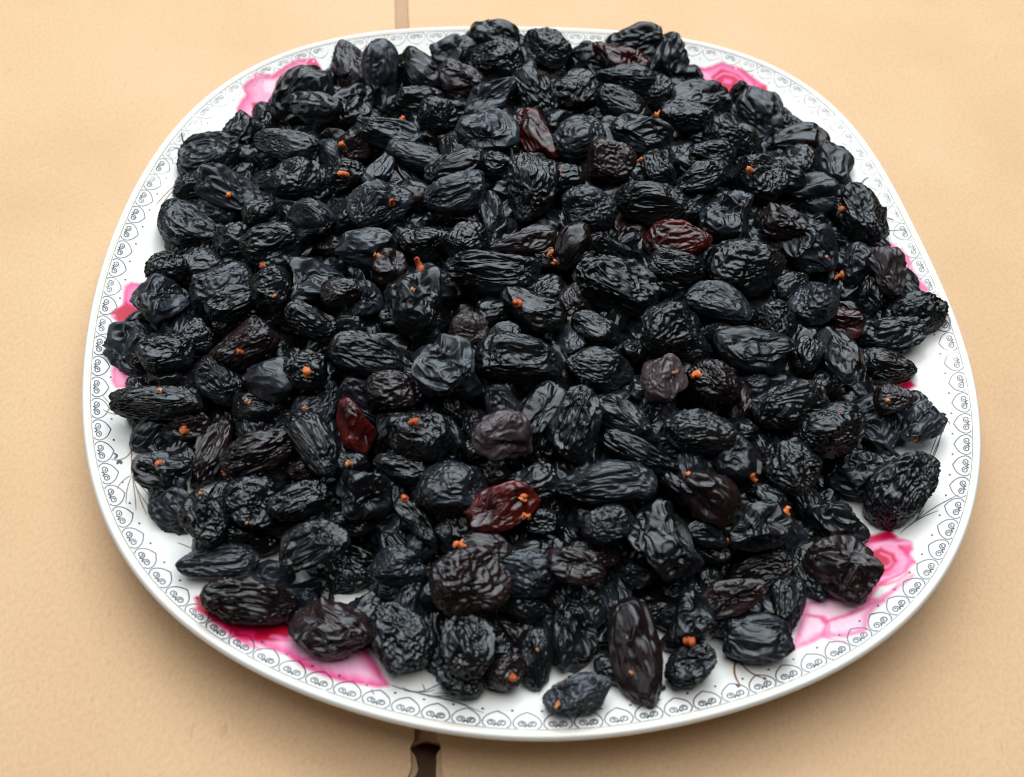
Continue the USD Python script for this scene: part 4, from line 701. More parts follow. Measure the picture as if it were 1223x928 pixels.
(-68.35,-27.73,35.88,.947,.258,.115,-.155,9.07,5.32,4.21,'lk',22,[],'ridged black raisin, third to the left of the long parallel-folded raisin'),
(-87.79,-36.19,33.16,.95,.191,-.065,.237,10.79,7.08,6.59,'wm',26,[(-0.17, -0.5, 0.85, 1)],'brownish black raisin with an orange stem in the middle of its face'),
(-77.24,-49.32,34.9,.977,.211,-.027,.021,8.22,7.23,5.33,'sb',23,[],'raisin of smooth flat bluish facets, folded like paper'),
(-67.22,-46.55,36.45,.961,.257,.084,.061,7.06,6.51,6.09,'wk',22,[(0.13, -0.15, 0.98, 1)],'rounded wrinkled black raisin with small orange stem to the right of the paper-folded bluish raisin'),
(-95.2,-45.51,26.16,.93,.142,.055,-.334,9,6.7,5.93,'wk',23,[],'wrinkled black raisin to the left of the paper-folded bluish raisin'),
(-96.04,-20.54,23.68,.958,.188,-.015,.218,8.01,4.84,4.53,'wm',14,[],'half-buried wrinkled dark maroon raisin right behind the brownish raisin with central stem'),
(-78.51,-18.06,27.81,.939,.342,-.001,.031,8.02,6.62,5.73,'wk',15,[],'half-buried rounded wrinkled black raisin, second to the right of the brownish raisin with central stem'),
(-111.49,29.28,22.34,.956,.243,-.031,-.162,9.25,7.25,6.08,'wk',16,[],'half-buried rounded wrinkled black raisin to the right of the large bluish raisin over bare plate'),
(-54.37,1.42,38.82,.971,.226,-.017,-.072,10,6.92,5.16,'db',23,[],'hollow scoop-like bluish raisin in the middle of the heap'),
(-46.79,-4.97,37.49,.1,-.088,-.257,.957,6.54,6.27,4.38,'dm',19,[(0.51, -0.36, 0.79, 0.7)],'rounded dented dark maroon raisin to the right of the scoop-like hollow raisin'),
(-35.31,4.76,38.8,.985,.166,.018,.046,9.48,6.02,5.48,'wk',21,[],'wrinkled black raisin, second to the right of the scoop-like hollow raisin'),
(-22.6,2.63,42.33,.976,.14,.039,.163,7.99,6.13,5.69,'wk',20,[],'wrinkled black raisin right behind the very long wavy-ridged raisin'),
(-4.84,4.9,42.38,.97,.21,-.034,.114,12.49,5.26,3.84,'dm',22,[],'long folded maroon raisin with an arched ridge'),
(11.74,4.48,42.26,.821,.226,-.136,.507,8.62,5.53,4.11,'sm',21,[(-0.58, 0.82, -0.02, 1), (-0.95, 0.31, -0.06, 1)],'curled brown-maroon raisin with a smooth scooped flank'),
(-12.97,-8.94,42.15,.941,.335,-.041,.016,15.6,7.38,6.59,'lk',28,[],"very long raisin with deep wavy lengthwise ridges at the heap's middle"),
(-.23,.43,36.43,.984,.164,.046,.062,3.66,3.46,2.43,'sk',11,[],'half-buried rounded smooth black raisin right in front of the long arched maroon raisin'),
(-34.48,-22.68,43.39,.859,.193,.058,-.471,10.56,10.52,7.84,'dk',28,[(-0.82, 0.52, 0.23, 1), (-0.22, -0.03, 0.98, 0.6)],'big knobbly rounded raisin with an orange stem at its far edge'),
(-52.83,-17.56,36.25,.951,.264,.133,.087,6.24,5.97,4.01,'db',18,[],'rounded dented bluish raisin right in front of the scoop-like hollow raisin'),
(-59.66,-18.73,40.27,.965,.234,-.081,.088,6.75,4.65,4.21,'wm',19,[],'wrinkled dark maroon raisin, second in front of the scoop-like hollow raisin'),
(-18.93,-28.95,38.53,.097,-.064,-.155,.981,6.61,5.83,5.44,'wp',20,[],'small greyish puckered raisin standing in a dark hollow'),
(.38,-22.17,41.83,.952,.229,.002,-.203,11.17,6.03,4.52,'dk',25,[(-0.45, -0.18, 0.88, 1)],'long dented black raisin with small orange stem, second behind the large glossy folded raisin'),
(-2.72,-39.98,40.45,.991,.119,.062,.018,13.71,8.2,7.06,'lk',28,[],'large glossy raisin with one long fold and a bright lower flank'),
(-7.68,-30.29,38.7,.934,.293,-.023,.206,5.51,4.2,3.52,'wk',14,[],'wrinkled black raisin right behind the large glossy folded raisin'),
(-23.42,-46.05,39.19,.919,.155,.044,-.359,11.55,10.25,7.54,'db',28,[],'large crumpled raisin with sharp zigzag folds catching the light'),
(-49.11,-40.52,37.56,.979,.153,.119,-.055,12.03,6.8,5.78,'lk',26,[],'long raisin with a few parallel folds and a flat lower side'),
(-33.05,-27.69,33.78,.956,.269,.095,.067,5.99,3.93,2.86,'db',14,[],'half-buried dented bluish raisin right in front of the big knobbly raisin'),
(-39.06,-51.08,34.71,.968,.249,-.006,-.016,10.1,7.17,6.35,'wm',24,[],'wrinkled dark maroon raisin right behind the raisin with radiating folds'),
(-58.39,-25.06,31.11,.976,.217,-.014,.026,7.13,5.43,4.78,'wk',17,[],'half-buried wrinkled black raisin right behind the long parallel-folded raisin'),
(47.1,11.99,39.52,.975,.198,-.096,-.022,11.61,6.5,5.33,'lr',23,[],'bright wine-red ridged raisin, the reddest in the farther half'),
(46.68,2.14,37.61,.961,.272,.042,-.043,9.22,5.59,4.99,'wk',22,[],'wrinkled black raisin right in front of the bright wine-red ridged raisin'),
(26.67,-9.78,41.58,.961,.235,.061,-.13,14.18,9.46,7.54,'lk',28,[],'large broad raisin with an open slit showing maroon inside'),
(27.73,4.64,39.33,.953,.191,.171,-.162,9.65,4.52,4.08,'wk',17,[],'long wrinkled black raisin right behind the large raisin with open slit'),
(70.27,5.48,35.82,.987,.153,-.038,.011,13.9,10.32,8.87,'wk',28,[],'big wavy-wrinkled raisin with a shadowed hollow on its near side'),
(60.98,-9.27,35.55,.955,.259,.029,-.143,11.39,6.45,5.09,'lb',25,[],'long ridged bluish raisin right in front of the big wavy raisin with hollow'),
(43.56,-25.7,42.02,.969,.12,-.017,.214,9.87,7.97,6.9,'wk',26,[],'wrinkled black raisin, third to the right of the large raisin with open slit'),
(70.42,-28.31,35.45,.968,.236,.082,-.024,13.6,7.51,5.38,'db',28,[],'long raisin with a smooth shallow dish along its top'),
(59.76,-19.3,31.71,.978,.103,-.155,.094,5.35,3.5,3.19,'wk',14,[],'half-buried wrinkled black raisin to the left of the long raisin with dished top'),
(21.79,-39.96,37.34,.994,.09,.022,-.053,10.87,6.75,5.66,'wk',26,[],'wrinkled black raisin, second behind the fan-like pale-ridged raisin'),
(20.29,-25.79,38.74,.958,.204,.012,-.201,8.33,4.78,4.46,'wk',21,[],'wrinkled black raisin right in front of the large raisin with open slit'),
(41.27,-43.13,38.32,.755,.08,-.123,.639,7.78,7.37,5.36,'dp',24,[(0.26, -0.44, 0.86, 0.7)],'dull grey raisin with a dent and a little red stem'),
(57.35,-40.02,34.24,.945,.189,-.034,-.266,8.91,6.66,5.93,'wm',24,[(-0.6, -0.34, 0.73, 1)],'dark raisin with a round orange stem set against its side'),
(20.38,11.46,36.17,.961,.272,.019,.042,5.6,4.17,3.64,'wm',11,[],'half-buried wrinkled dark maroon raisin to the right of the curled scooped maroon raisin'),
(31.83,13.91,35.49,.908,.305,-.059,.281,4.55,2.66,1.88,'db',13,[],'half-buried dented bluish raisin to the left of the bright wine-red ridged raisin'),
(49.09,-26.57,32.58,.994,.106,-.018,.024,7.79,5.86,5,'wk',16,[],'half-buried wrinkled black raisin right behind the grey dented raisin with red stem'),
(99.66,-24.76,29.19,.819,.143,-.064,-.553,10.88,6.8,5.07,'dk',24,[],'smooth tall raisin with a rolled lip, beside the maroon one near the rim'),
(118.94,-18.34,17.15,.956,.26,-.057,-.127,10.27,6.25,5.27,'wm',22,[],'wrinkled maroon raisin nearest the small pink tip on the rim'),
(88.88,-23.91,29.22,.862,.101,-.054,.494,7.28,5.08,4.5,'wk',19,[],'wrinkled black raisin to the left of the smooth raisin with rolled lip'),
(80.6,-45.5,31.84,.954,.274,.008,.119,12.38,8.34,7.6,'wk',28,[],'plump evenly wrinkled raisin, like a small walnut'),
(92.31,-52.13,29.08,.982,.15,-.029,.109,11.75,8.52,7.19,'wk',27,[(0.31, 0.5, 0.81, 0.55)],'rounded wrinkled raisin with a tiny stem near its far edge'),
(113.71,-38.81,17.38,.893,.239,-.102,-.368,10.07,8.79,6.5,'db',22,[],'rounded dented bluish raisin to the right of the rounded raisin with tiny stem'),
(115,-38.15,27.83,.942,.244,-.225,.048,6.28,4.98,4.6,'wm',20,[(-0.27, -0.05, 0.96, 0.6)],'wrinkled dark maroon raisin right in front of the wrinkled maroon raisin at the rim'),
(124.94,-43.96,22.52,.895,.066,-.232,.376,7.62,6.09,4.6,'db',22,[(-0.98, -0.17, 0.07, 1)],'small smooth raisin hanging over the white plate at the heap edge'),
(114.47,-66.62,22.06,.888,.095,-.222,.391,13.9,8.76,7.63,'wk',28,[],'large rough raisin lying on the plate slope near line-drawn leaves'),
(103.38,-58.73,15.62,.985,.074,-.107,-.114,10.09,8.29,5.8,'db',24,[],'dented bluish raisin to the left of the large rough raisin on the slope'),
(79.13,-65.89,29.63,.939,.185,-.088,-.275,8.94,7.94,7.31,'wk',26,[],'rounded wrinkled black raisin right in front of the plump walnut-like raisin'),
(-112.98,-54.76,26.64,.99,.133,.017,.04,14.22,5.77,5.09,'wk',27,[(0.19, 0.53, 0.83, 0.7)],'long log-shaped raisin at the heap edge with a faint brown scar'),
(-114.49,-60.82,18.94,.841,.223,.054,.489,7.95,4.91,3.48,'sb',18,[],'smooth bluish raisin right in front of the log-shaped raisin'),
(-104.28,-58.48,20.03,.944,.28,.094,.145,7.4,5.08,3.75,'dm',20,[(-0.22, -0.43, 0.88, 1)],'cupped raisin with a puckered edge and a tan stem inside'),
(-105.55,-77.39,25.72,.98,.076,.184,-.03,8.84,6.81,4.92,'dk',25,[(-0.33, 0.26, 0.91, 1)],'black raisin at heap edge with a star-shaped orange stem'),
(-95.89,-65.25,15.73,.798,.073,-.055,.595,12.26,5.34,4.62,'lm',23,[],'long ridged dark maroon raisin right in front of the cupped raisin with tan stem'),
(-77.49,-70.84,28.92,.95,.229,.006,.212,12.36,6.37,5.45,'lm',27,[(-0.92, -0.39, 0.02, 1)],'long ridged raisin ending in a maroon tip with orange stem'),
(-82.05,-54.62,27.42,.993,.009,-.11,-.034,8.84,5.04,4.27,'wk',20,[(-0.1, -0.18, 0.98, 0.75)],'wrinkled black raisin with small orange stem right in front of the paper-folded bluish raisin'),
(-60.68,-69.84,34.14,.882,.09,.02,-.463,11.81,5.95,5.21,'lk',26,[(-0.89, 0.41, 0.19, 0.7)],'long ridged black raisin to the left of the squarish bright red raisin'),
(-101.52,-86.52,18.18,.929,.191,.136,-.286,8.92,6.71,5.41,'lb',21,[],'smooth lined bluish raisin low on the white plate'),
(-88.94,-93.61,28.64,.876,.164,.042,-.452,8.7,6.28,5.9,'wk',25,[(-0.68, 0.53, 0.5, 0.55)],'wrinkled black raisin to the right of the smooth bluish raisin low on plate'),
(-76.81,-87.34,25.78,.997,.033,.047,.054,8.69,8.15,7.24,'wk',25,[(-0.12, -0.81, 0.58, 0.5)],'round crinkled raisin with a pinhead brown stem below'),
(-63.74,-86.16,28.5,.943,.235,.069,.225,8.95,5.37,4.5,'lk',23,[],'ridged black raisin, second to the right of the round crinkled raisin'),
(-65.6,-88.94,20.88,.96,.195,-.071,.186,8.64,4.32,3.39,'sk',15,[],'half-buried long smooth black raisin right behind the broad slant-ridged raisin'),
(-85.12,-102.72,20.5,.966,.191,.137,.105,11.58,5.33,4.25,'lb',26,[],'slender ridged raisin lying level beside the long maroon one'),
(-57.66,-98.57,27.46,.954,.177,-.064,.233,10.44,6.72,5.57,'lk',27,[],'broad ridged raisin with slanting folds behind the long maroon one'),
(-69.58,-103.05,15.26,.982,.168,.07,.047,6.11,3.93,2.85,'sb',18,[],'half-buried smooth bluish raisin right behind the long glossy maroon raisin on petals'),
(-64.1,-73.18,23.17,.982,.163,.074,.057,5.98,3.4,2.87,'wm',15,[],'half-buried long wrinkled dark maroon raisin to the left of the rounded raisin with big hollow'),
(-76.92,-93.22,15.42,.976,.213,.024,.035,7.59,5,4.69,'wk',16,[],'half-buried wrinkled black raisin to the right of the slender ridged raisin'),
(-82.46,-93.79,21.6,.984,.175,-.028,.023,6.58,4.91,4.44,'wk',14,[],'half-buried wrinkled black raisin right in front of the round crinkled raisin'),
(-49.88,-63.68,34.17,.803,.221,.204,-.515,9.02,5.19,3.56,'dr',23,[],'glossy bright red raisin with a pale cap, squarish and upright'),
(-30.53,-65.79,35.67,.979,.077,.071,-.172,10.76,8.39,7.4,'wk',28,[(-0.21, -0.04, 0.98, 1)],'crinkled raisin with folds radiating from a round orange stem'),
(-6.04,-67.01,39.34,.035,.081,-.234,.968,9.2,8.36,5.59,'dp',27,[],'purple-grey translucent raisin split by a deep crease'),
(2.66,-56.77,35.49,.868,-.046,-.148,.472,11.61,6.3,4.29,'dk',21,[],'long dented black raisin, second to the right of the purple-grey creased raisin'),
(-50.52,-74.11,29.1,.978,.204,.025,.039,5.88,4.66,4.32,'wk',16,[(0.06, -0.02, 1.0, 0.75)],'wrinkled black raisin with small orange stem right behind the rounded raisin with big hollow'),
(-34.82,-74.59,30.6,.984,.165,-.015,-.065,9.2,4.65,3.86,'lk',20,[],'long ridged black raisin right in front of the raisin with radiating folds'),
(-20,-81.13,32.97,.998,.058,.012,.038,10.67,8.11,6.79,'wb',28,[],"broad crumpled raisin behind the bright red glossy one at the heap's front"),
(-45.36,-84.19,30.35,.962,.224,-.041,-.153,9,7.64,5.53,'dk',26,[],'rounded raisin with a big smooth hollow in its side'),
(-5.12,-86.71,33.24,.961,.224,-.003,.163,11.04,6.58,4.55,'dr',27,[(0.68, 0.2, 0.7, 1), (0.58, -0.68, 0.44, 1)],'glossy wine-red raisin with a curled lobe and two orange stem stubs'),
(-29.06,-90.01,27.95,.902,.179,.062,-.389,8.64,3.56,2.59,'dk',20,[(-0.78, 0.34, 0.53, 1)],'narrow dark raisin with an orange stem tip rising from a gap'),
(-9.22,-97.31,30.11,.975,.212,-.017,-.063,7.8,4.44,3.47,'sm',19,[(-0.73, -0.19, 0.66, 1)],'maroon raisin whose pointed end carries an orange stem'),
(-13.13,-108.83,30.6,.986,-.005,.066,.152,11.2,9.42,8.5,'wm',28,[],'rounded raisin with coarse folds around a maroon hollow'),
(1.93,-103.26,25.62,.06,-.004,-.225,.973,10.92,6.99,5.79,'wb',25,[],'wrinkled bluish raisin to the right of the raisin with maroon hollow'),
(-33.27,-102.73,25.12,.987,.161,-.005,.029,8.46,6.06,5.28,'wb',24,[],'wrinkled bluish raisin, third in front of the narrow raisin with stem tip'),
(-27.6,-95,21.8,.671,.136,-.14,.715,4.81,4.57,3.34,'sb',14,[],'half-buried rounded smooth bluish raisin right in front of the narrow raisin with stem tip'),
(-48.66,-88.35,21.94,.985,.109,.113,.071,7.49,4.99,4.24,'wk',16,[],'half-buried wrinkled black raisin right in front of the rounded raisin with big hollow'),
(3.64,-77.32,31.37,.97,.044,.038,.235,7.58,6.01,5.05,'lk',20,[],'ridged black raisin, second to the right of the glossy red curled raisin'),
(-7.59,-73.19,27.54,.982,.159,.086,.061,4.98,3.69,3.14,'wm',16,[],'half-buried wrinkled dark maroon raisin right behind the glossy red curled raisin'),
(-49.07,-100.62,13.41,.991,.134,-.008,.028,6.53,6.65,4.63,'dk',22,[],'half-buried rounded dented black raisin, second to the right of the broad slant-ridged raisin'),
(-13.74,-65.8,29.02,.961,.189,-.073,.189,4.64,3.72,3.24,'lk',14,[],'half-buried ridged black raisin right behind the broad crumpled raisin behind red'),
(5.39,-88.07,28.61,.095,-.081,-.065,.99,6.11,4.26,3.8,'wk',18,[],'wrinkled black raisin to the right of the glossy red curled raisin'),
(14.34,-60.14,37.49,.766,.13,-.147,.612,11.71,7.83,6.4,'lk',28,[],'large pale-ridged raisin standing on end like a folded fan'),
(28.43,-55.32,34.85,.961,.133,-.067,-.234,9.79,5.81,4.97,'lk',22,[],'ridged black raisin to the right of the fan-like pale-ridged raisin'),
(34.25,-65.97,32.5,.968,.17,.069,-.172,12.56,4.38,3.66,'lk',23,[],'long ridged black raisin, second to the right of the long raisin with pale troughs'),
(51.46,-59.56,35.95,.982,.157,-.1,.038,11.01,7.24,6.4,'wk',27,[],"oval raisin with close even wrinkles near the heap's middle"),
(24.1,-77.16,33.64,.977,.196,-.06,.058,14.89,6.7,5.34,'lb',28,[],'longest ridged raisin, lying level with smooth pale troughs'),
(62.49,-66,32.14,.914,.201,-.051,-.348,7.58,6.54,5.13,'sb',22,[(0.95, -0.17, 0.25, 1)],'raisin with a smooth slate-blue scoop and a frayed stem'),
(55.18,-78.31,30.6,.885,.309,.072,-.341,9.78,7.56,5.71,'sm',27,[(-0.99, -0.02, 0.1, 1)],'dark wine-coloured smooth raisin with a bright round orange stem'),
(72.42,-75.1,26.61,.951,.117,-.076,-.278,6.58,4.7,4.35,'wk',18,[],'wrinkled black raisin, second in front of the slate-blue scooped raisin'),
(25.01,-89.12,30.67,.979,.154,.039,.131,7.87,5.96,5.16,'wb',23,[],'wrinkled bluish raisin to the left of the large deeply folded raisin'),
(40.81,-92.64,29.12,.856,.168,.003,-.489,12.04,8.68,6.48,'dk',28,[],'large deeply folded raisin with a long open hollow'),
(69.29,-85.08,28.31,.98,.156,-.079,.097,10.01,7.04,4.81,'dk',27,[(0.9, 0.41, 0.11, 1), (-0.93, -0.37, -0.08, 0.6)],'dented black raisin with small orange stem right behind the ridged raisin with maroon underside'),
(54.24,-88.39,26.16,.975,.185,.1,-.071,6.74,3.44,2.75,'lk',18,[],'long ridged black raisin right in front of the wine-dark raisin with orange stem'),
(56.9,-91.25,21.14,.992,.122,-.009,.028,5.59,2.99,2.18,'sk',16,[],'half-buried long smooth black raisin to the left of the ridged raisin with maroon underside'),
(70.96,-92.86,13.13,.939,.259,-.123,.188,11.87,6.75,5.53,'lm',23,[],"long ridged raisin with a maroon underside near the heap's front"),
(16.25,-102.21,29.7,.99,.119,-.034,-.071,8.65,5.08,3.46,'dm',23,[],'dented dark maroon raisin, third behind the upright glossy raisin at the near edge'),
(19.52,-83.75,24.47,.998,.052,-.015,.026,5.85,4.07,3.1,'sb',14,[],'half-buried smooth bluish raisin right in front of the long raisin with pale troughs'),
(21.68,-94.59,22.05,.986,.162,.023,.036,8.08,4.25,3.85,'wm',17,[],'half-buried long wrinkled dark maroon raisin, second to the left of the large deeply folded raisin'),
(34.58,-99.8,20.86,.964,.261,-.048,.023,4.78,4.23,2.91,'db',17,[],'half-buried rounded dented bluish raisin right in front of the large deeply folded raisin'),
(95.62,-76.92,16.21,.948,.269,-.065,-.159,10.14,6.85,4.55,'dk',24,[],'dark domed raisin behind the big folded one near the rose'),
(93.52,-94.22,23.17,.924,.21,-.003,-.318,10.76,9.32,6.29,'dm',28,[],'very large smooth raisin with deep rolling folds beside the pink rose'),
(84.9,-94.31,16.75,.825,.114,-.049,-.552,8.95,4.33,3.68,'wk',18,[],'long wrinkled black raisin to the left of the very large folded raisin by the rose'),
(77.15,-105.13,19.79,.742,.124,-.115,.649,8.55,5.19,4.62,'wk',22,[],'wrinkled black raisin right behind the faceted bluish raisin'),
(-73.53,-114.86,21.95,.952,.276,.132,-.03,13.41,6.32,5.42,'lm',28,[],'long smooth glossy maroon raisin lying across the pink petals'),
(-49.99,-121,21.85,.979,.201,-.026,-.018,12.08,8.55,6.24,'dm',28,[(0.99, -0.07, -0.08, 1)],'wide dark folded raisin on pink petals, orange stem at one end'),
(-30.79,-121.77,20.61,.911,.117,.018,-.394,10.79,8.4,7.22,'wk',28,[],'large densely crinkled raisin beside the wide folded one on petals'),
(-12.07,-125.53,27.53,.684,.028,-.008,.729,9.1,7.56,6.12,'lk',28,[],"upright oval raisin with fine vertical lines at the heap's front"),
(-13.8,-133.25,20.89,.975,.17,.028,-.143,7.16,4.41,3.87,'wk',19,[],'small flat black raisin lying on the white plate under the fine-lined one'),
(-1.45,-130.22,20.97,.973,.109,-.07,.191,6,4.59,4.32,'wm',20,[(0.32, -0.53, 0.79, 1)],'little brown raisin with a blunt tan stem facing the near rim'),
(6.44,-125.3,19.9,.671,.139,-.146,.713,8.53,4.96,4.13,'wk',23,[(0.3, -0.09, 0.95, 0.5)],'wrinkled black raisin to the right of the little brown raisin with tan stem'),
(16.85,-118.32,18.92,.783,.057,.189,-.59,10.51,7.08,4.97,'dk',28,[],'upright glossy black raisin beside the long brown one at the near edge'),
(17.93,-135.3,22.65,.986,.045,-.035,.154,9.77,5.58,5.13,'wb',26,[(-0.74, -0.27, 0.62, 0.7)],'raisin lying nearest the near rim, alone on white plate'),
(-2.88,-122.58,15.53,.999,.036,.01,.033,4.33,3.5,2.99,'wk',14,[],'half-buried wrinkled black raisin right behind the little brown raisin with tan stem'),
(33.14,-122.79,22.75,.769,.18,-.012,-.613,14.89,7.42,5.44,'sm',28,[(0.47, -0.3, 0.83, 0.5)],'longest brown raisin, smooth, pointing at the near rim'),
(48.39,-112.71,24.07,.925,.017,-.202,.321,7.38,7.51,5.18,'dk',25,[(-0.46, -0.65, 0.61, 1)],'squarish dented raisin with an orange stem facing the near rim'),
(48.22,-125.1,21.82,.97,.127,-.085,.189,7.72,6.01,5.27,'wk',24,[],'wrinkled black raisin right in front of the squarish raisin with orange stem'),
(67.16,-116.54,22.76,.982,.126,-.108,-.085,10.11,7.37,5.02,'db',28,[],'faceted bluish raisin on the plate above two brown line stems'),
(60.28,-106.31,25.44,.968,.172,-.119,.138,10.24,5.37,3.66,'dm',24,[],'long dented dark maroon raisin right in front of the ridged raisin with maroon underside'),
(38.83,-106.96,14.1,.995,.041,-.095,-.002,7.05,5.95,4.99,'wk',18,[],'half-buried rounded wrinkled black raisin to the left of the squarish raisin with orange stem'),
(58.79,-109.48,17.27,.964,.265,-.019,.027,7.64,5.48,5.04,'wk',12,[],'half-buried wrinkled black raisin to the right of the squarish raisin with orange stem'),
(-63.68,-53.34,27.57,-.457,-.148,-.033,.876,9.77,6.96,5.57,'wb',20,[],'half-buried wrinkled bluish raisin, second to the left of the squarish bright red raisin'),
(4.1,-109.73,17.98,.134,.058,-.267,.952,8.3,5.79,4.63,'wk',19,[],'wrinkled black raisin, second to the left of the upright glossy raisin at the near edge'),
(27.7,-103.58,13.23,.822,.131,-.139,-.537,10.23,7.23,5.78,'lb',18,[],'half-buried ridged bluish raisin, second behind the upright glossy raisin at the near edge'),
(-49.2,-51.94,29.45,.901,.234,.264,-.254,9.72,6.32,5.06,'lb',18,[],'half-buried ridged bluish raisin right behind the squarish bright red raisin'),
(15.66,-12.48,35.59,.911,.058,.134,.385,8.66,6.23,4.98,'wm',17,[],'half-buried wrinkled dark maroon raisin to the left of the large raisin with open slit'),
(-10.31,-17.07,34.98,.936,-.076,-.048,.339,10.27,6.56,5.25,'wk',17,[],'half-buried wrinkled black raisin right in front of the very long wavy-ridged raisin'),
(-6.51,-53.26,32.35,.775,.346,.247,-.468,8.37,5.27,4.21,'lb',17,[],'half-buried ridged bluish raisin right behind the purple-grey creased raisin'),
(68.57,-43.46,27.33,-.449,.179,-.26,.836,10.24,6.31,5.05,'dm',17,[],'half-buried dented dark maroon raisin to the left of the plump walnut-like raisin'),
(33.91,-27.68,32.06,.788,.259,.433,.353,8.26,6.1,4.88,'wk',17,[],'half-buried wrinkled black raisin, second behind the grey dented raisin with red stem'),
(.71,-115.51,14.89,.863,.124,.012,-.49,8.49,5.19,4.15,'wm',17,[],'half-buried wrinkled dark maroon raisin, second behind the little brown raisin with tan stem'),
(11.99,-28.25,33.54,.747,.041,-.373,-.549,9.29,5.76,4.61,'wb',17,[],'half-buried wrinkled bluish raisin, second to the right of the large glossy folded raisin'),
(1.42,-95.81,22.77,-.072,-.072,.017,.995,9.44,7.05,5.64,'dk',17,[],'half-buried dented black raisin to the right of the pointed maroon raisin'),
(46.89,-73.09,26.59,.32,.097,.192,.923,7.99,5.32,4.26,'lk',16,[],'half-buried ridged black raisin to the left of the wine-dark raisin with orange stem'),
(-39.98,-87.1,17.53,-.025,-.355,.08,.931,8.41,6.01,4.81,'db',16,[],'half-buried dented bluish raisin to the left of the narrow raisin with stem tip'),
(-19.43,-86.21,23.97,.497,.052,-.183,.847,10.06,6.76,5.41,'lk',16,[],'half-buried ridged black raisin right in front of the broad crumpled raisin behind red'),
(3.9,-8.94,33.91,-.263,.126,.102,.951,9.37,6.92,5.54,'wk',16,[],'half-buried wrinkled black raisin right in front of the curled scooped maroon raisin'),
(-39.32,-60.89,27.7,.806,.159,-.141,.552,10.05,6.89,5.51,'dk',16,[],'half-buried dented black raisin to the left of the raisin with radiating folds'),
(14.04,-104.99,17.98,.448,-.037,-.086,.889,9.13,6.49,5.19,'lk',16,[],'half-buried ridged black raisin right behind the upright glossy raisin at the near edge'),
(19.42,-89.52,17.31,.084,.318,.213,.92,10.21,7.09,5.67,'dk',16,[],'half-buried dented black raisin, third in front of the long raisin with pale troughs'),
(4.93,-60.08,28.74,-.669,-.013,-.154,.727,9.74,6.97,5.58,'lk',16,[],'half-buried ridged black raisin to the left of the fan-like pale-ridged raisin'),
(20.58,-113.9,16.9,-.459,.14,-.261,.838,8.42,6.12,4.9,'wk',16,[],'half-buried wrinkled black raisin to the right of the upright glossy raisin at the near edge'),
(-28.74,-114.6,19.36,.729,-.041,.303,-.613,8.67,5.39,4.31,'wb',16,[],'half-buried wrinkled bluish raisin right behind the large densely crinkled raisin'),
(32.99,23.93,30.12,-.468,.184,-.093,.859,10.42,7.3,5.84,'lm',16,[],'ridged dark maroon raisin right in front of the long ridged raisin behind the red one'),
(-20.89,-116.74,16.05,.628,-.015,.077,.774,10.35,6.48,5.19,'wk',16,[],'half-buried wrinkled black raisin to the left of the upright fine-lined raisin'),
(41.18,-50.58,29.06,.354,.307,-.17,.867,9.71,6.35,5.08,'wb',16,[],'half-buried wrinkled bluish raisin right in front of the grey dented raisin with red stem'),
(-18.75,-91.63,21.26,.924,.201,.325,-.006,7.86,5.52,4.42,'wb',16,[],'half-buried wrinkled bluish raisin to the left of the pointed maroon raisin'),
(-74.02,57.45,23.32,.919,.161,.151,-.327,9.16,5.72,4.58,'wb',16,[],'half-buried wrinkled bluish raisin right behind the puckered raisin with forked stem'),
(-13.22,-60.34,30.6,.411,.159,.043,.897,8.05,5.15,4.12,'wk',16,[],'half-buried wrinkled black raisin to the left of the purple-grey creased raisin'),
(51,-70.41,26.8,.6,.292,.071,.741,9.56,6.26,5.01,'db',15,[],'half-buried dented bluish raisin right behind the wine-dark raisin with orange stem'),
(-34.71,-93.72,18.97,.893,.106,-.061,-.433,8.1,5.52,4.41,'lk',15,[],'half-buried ridged black raisin, second in front of the narrow raisin with stem tip'),
(-33.92,-107.12,17.85,.959,.152,-.236,-.044,9.43,5.69,4.56,'lk',15,[],'half-buried ridged black raisin, second behind the large densely crinkled raisin'),
(-21.88,-63,28.07,.52,.214,-.142,.815,8.25,5.01,4.01,'wk',15,[],'half-buried wrinkled black raisin to the right of the raisin with radiating folds'),
(-115.48,-19.23,18.56,-.687,-.055,.155,.708,9.79,6.32,5.06,'lb',15,[],'half-buried ridged bluish raisin right in front of the cap-shaped folded raisin'),
(95.85,-29.63,23.6,.909,.134,.198,.341,7.76,5.07,4.06,'wk',15,[],'half-buried wrinkled black raisin right in front of the smooth raisin with rolled lip'),
(-65.54,21.34,30.31,.451,-.251,.018,.856,9.76,7.06,5.65,'lk',15,[],'half-buried ridged black raisin right behind the scoop-like hollow raisin'),
(81.66,-82.94,14.69,.606,.223,-.276,.712,8.11,5.46,4.37,'wb',15,[],'half-buried wrinkled bluish raisin to the right of the ridged raisin with maroon underside'),
(89.12,-69.45,12.86,.821,-.191,.226,-.488,8.91,5.68,4.54,'wb',15,[],'half-buried wrinkled bluish raisin to the left of the dark domed raisin by the rose'),
(64.93,-53.2,27.49,.323,-.324,.164,.874,7.51,4.96,3.97,'lk',15,[],'half-buried ridged black raisin right behind the slate-blue scooped raisin'),
(37.85,-53.17,30.02,.731,-.091,.198,-.647,8.22,5.43,4.34,'dk',15,[],'half-buried dented black raisin, second in front of the grey dented raisin with red stem'),
(10.53,-81.83,20.44,.615,.296,.441,-.584,9.22,6.55,5.24,'wk',15,[],'half-buried wrinkled black raisin, second to the left of the long raisin with pale troughs'),
(-77.76,-30.93,23.64,.66,-.084,.308,.68,9.06,6.03,4.83,'wk',15,[],'half-buried wrinkled black raisin right behind the paper-folded bluish raisin'),
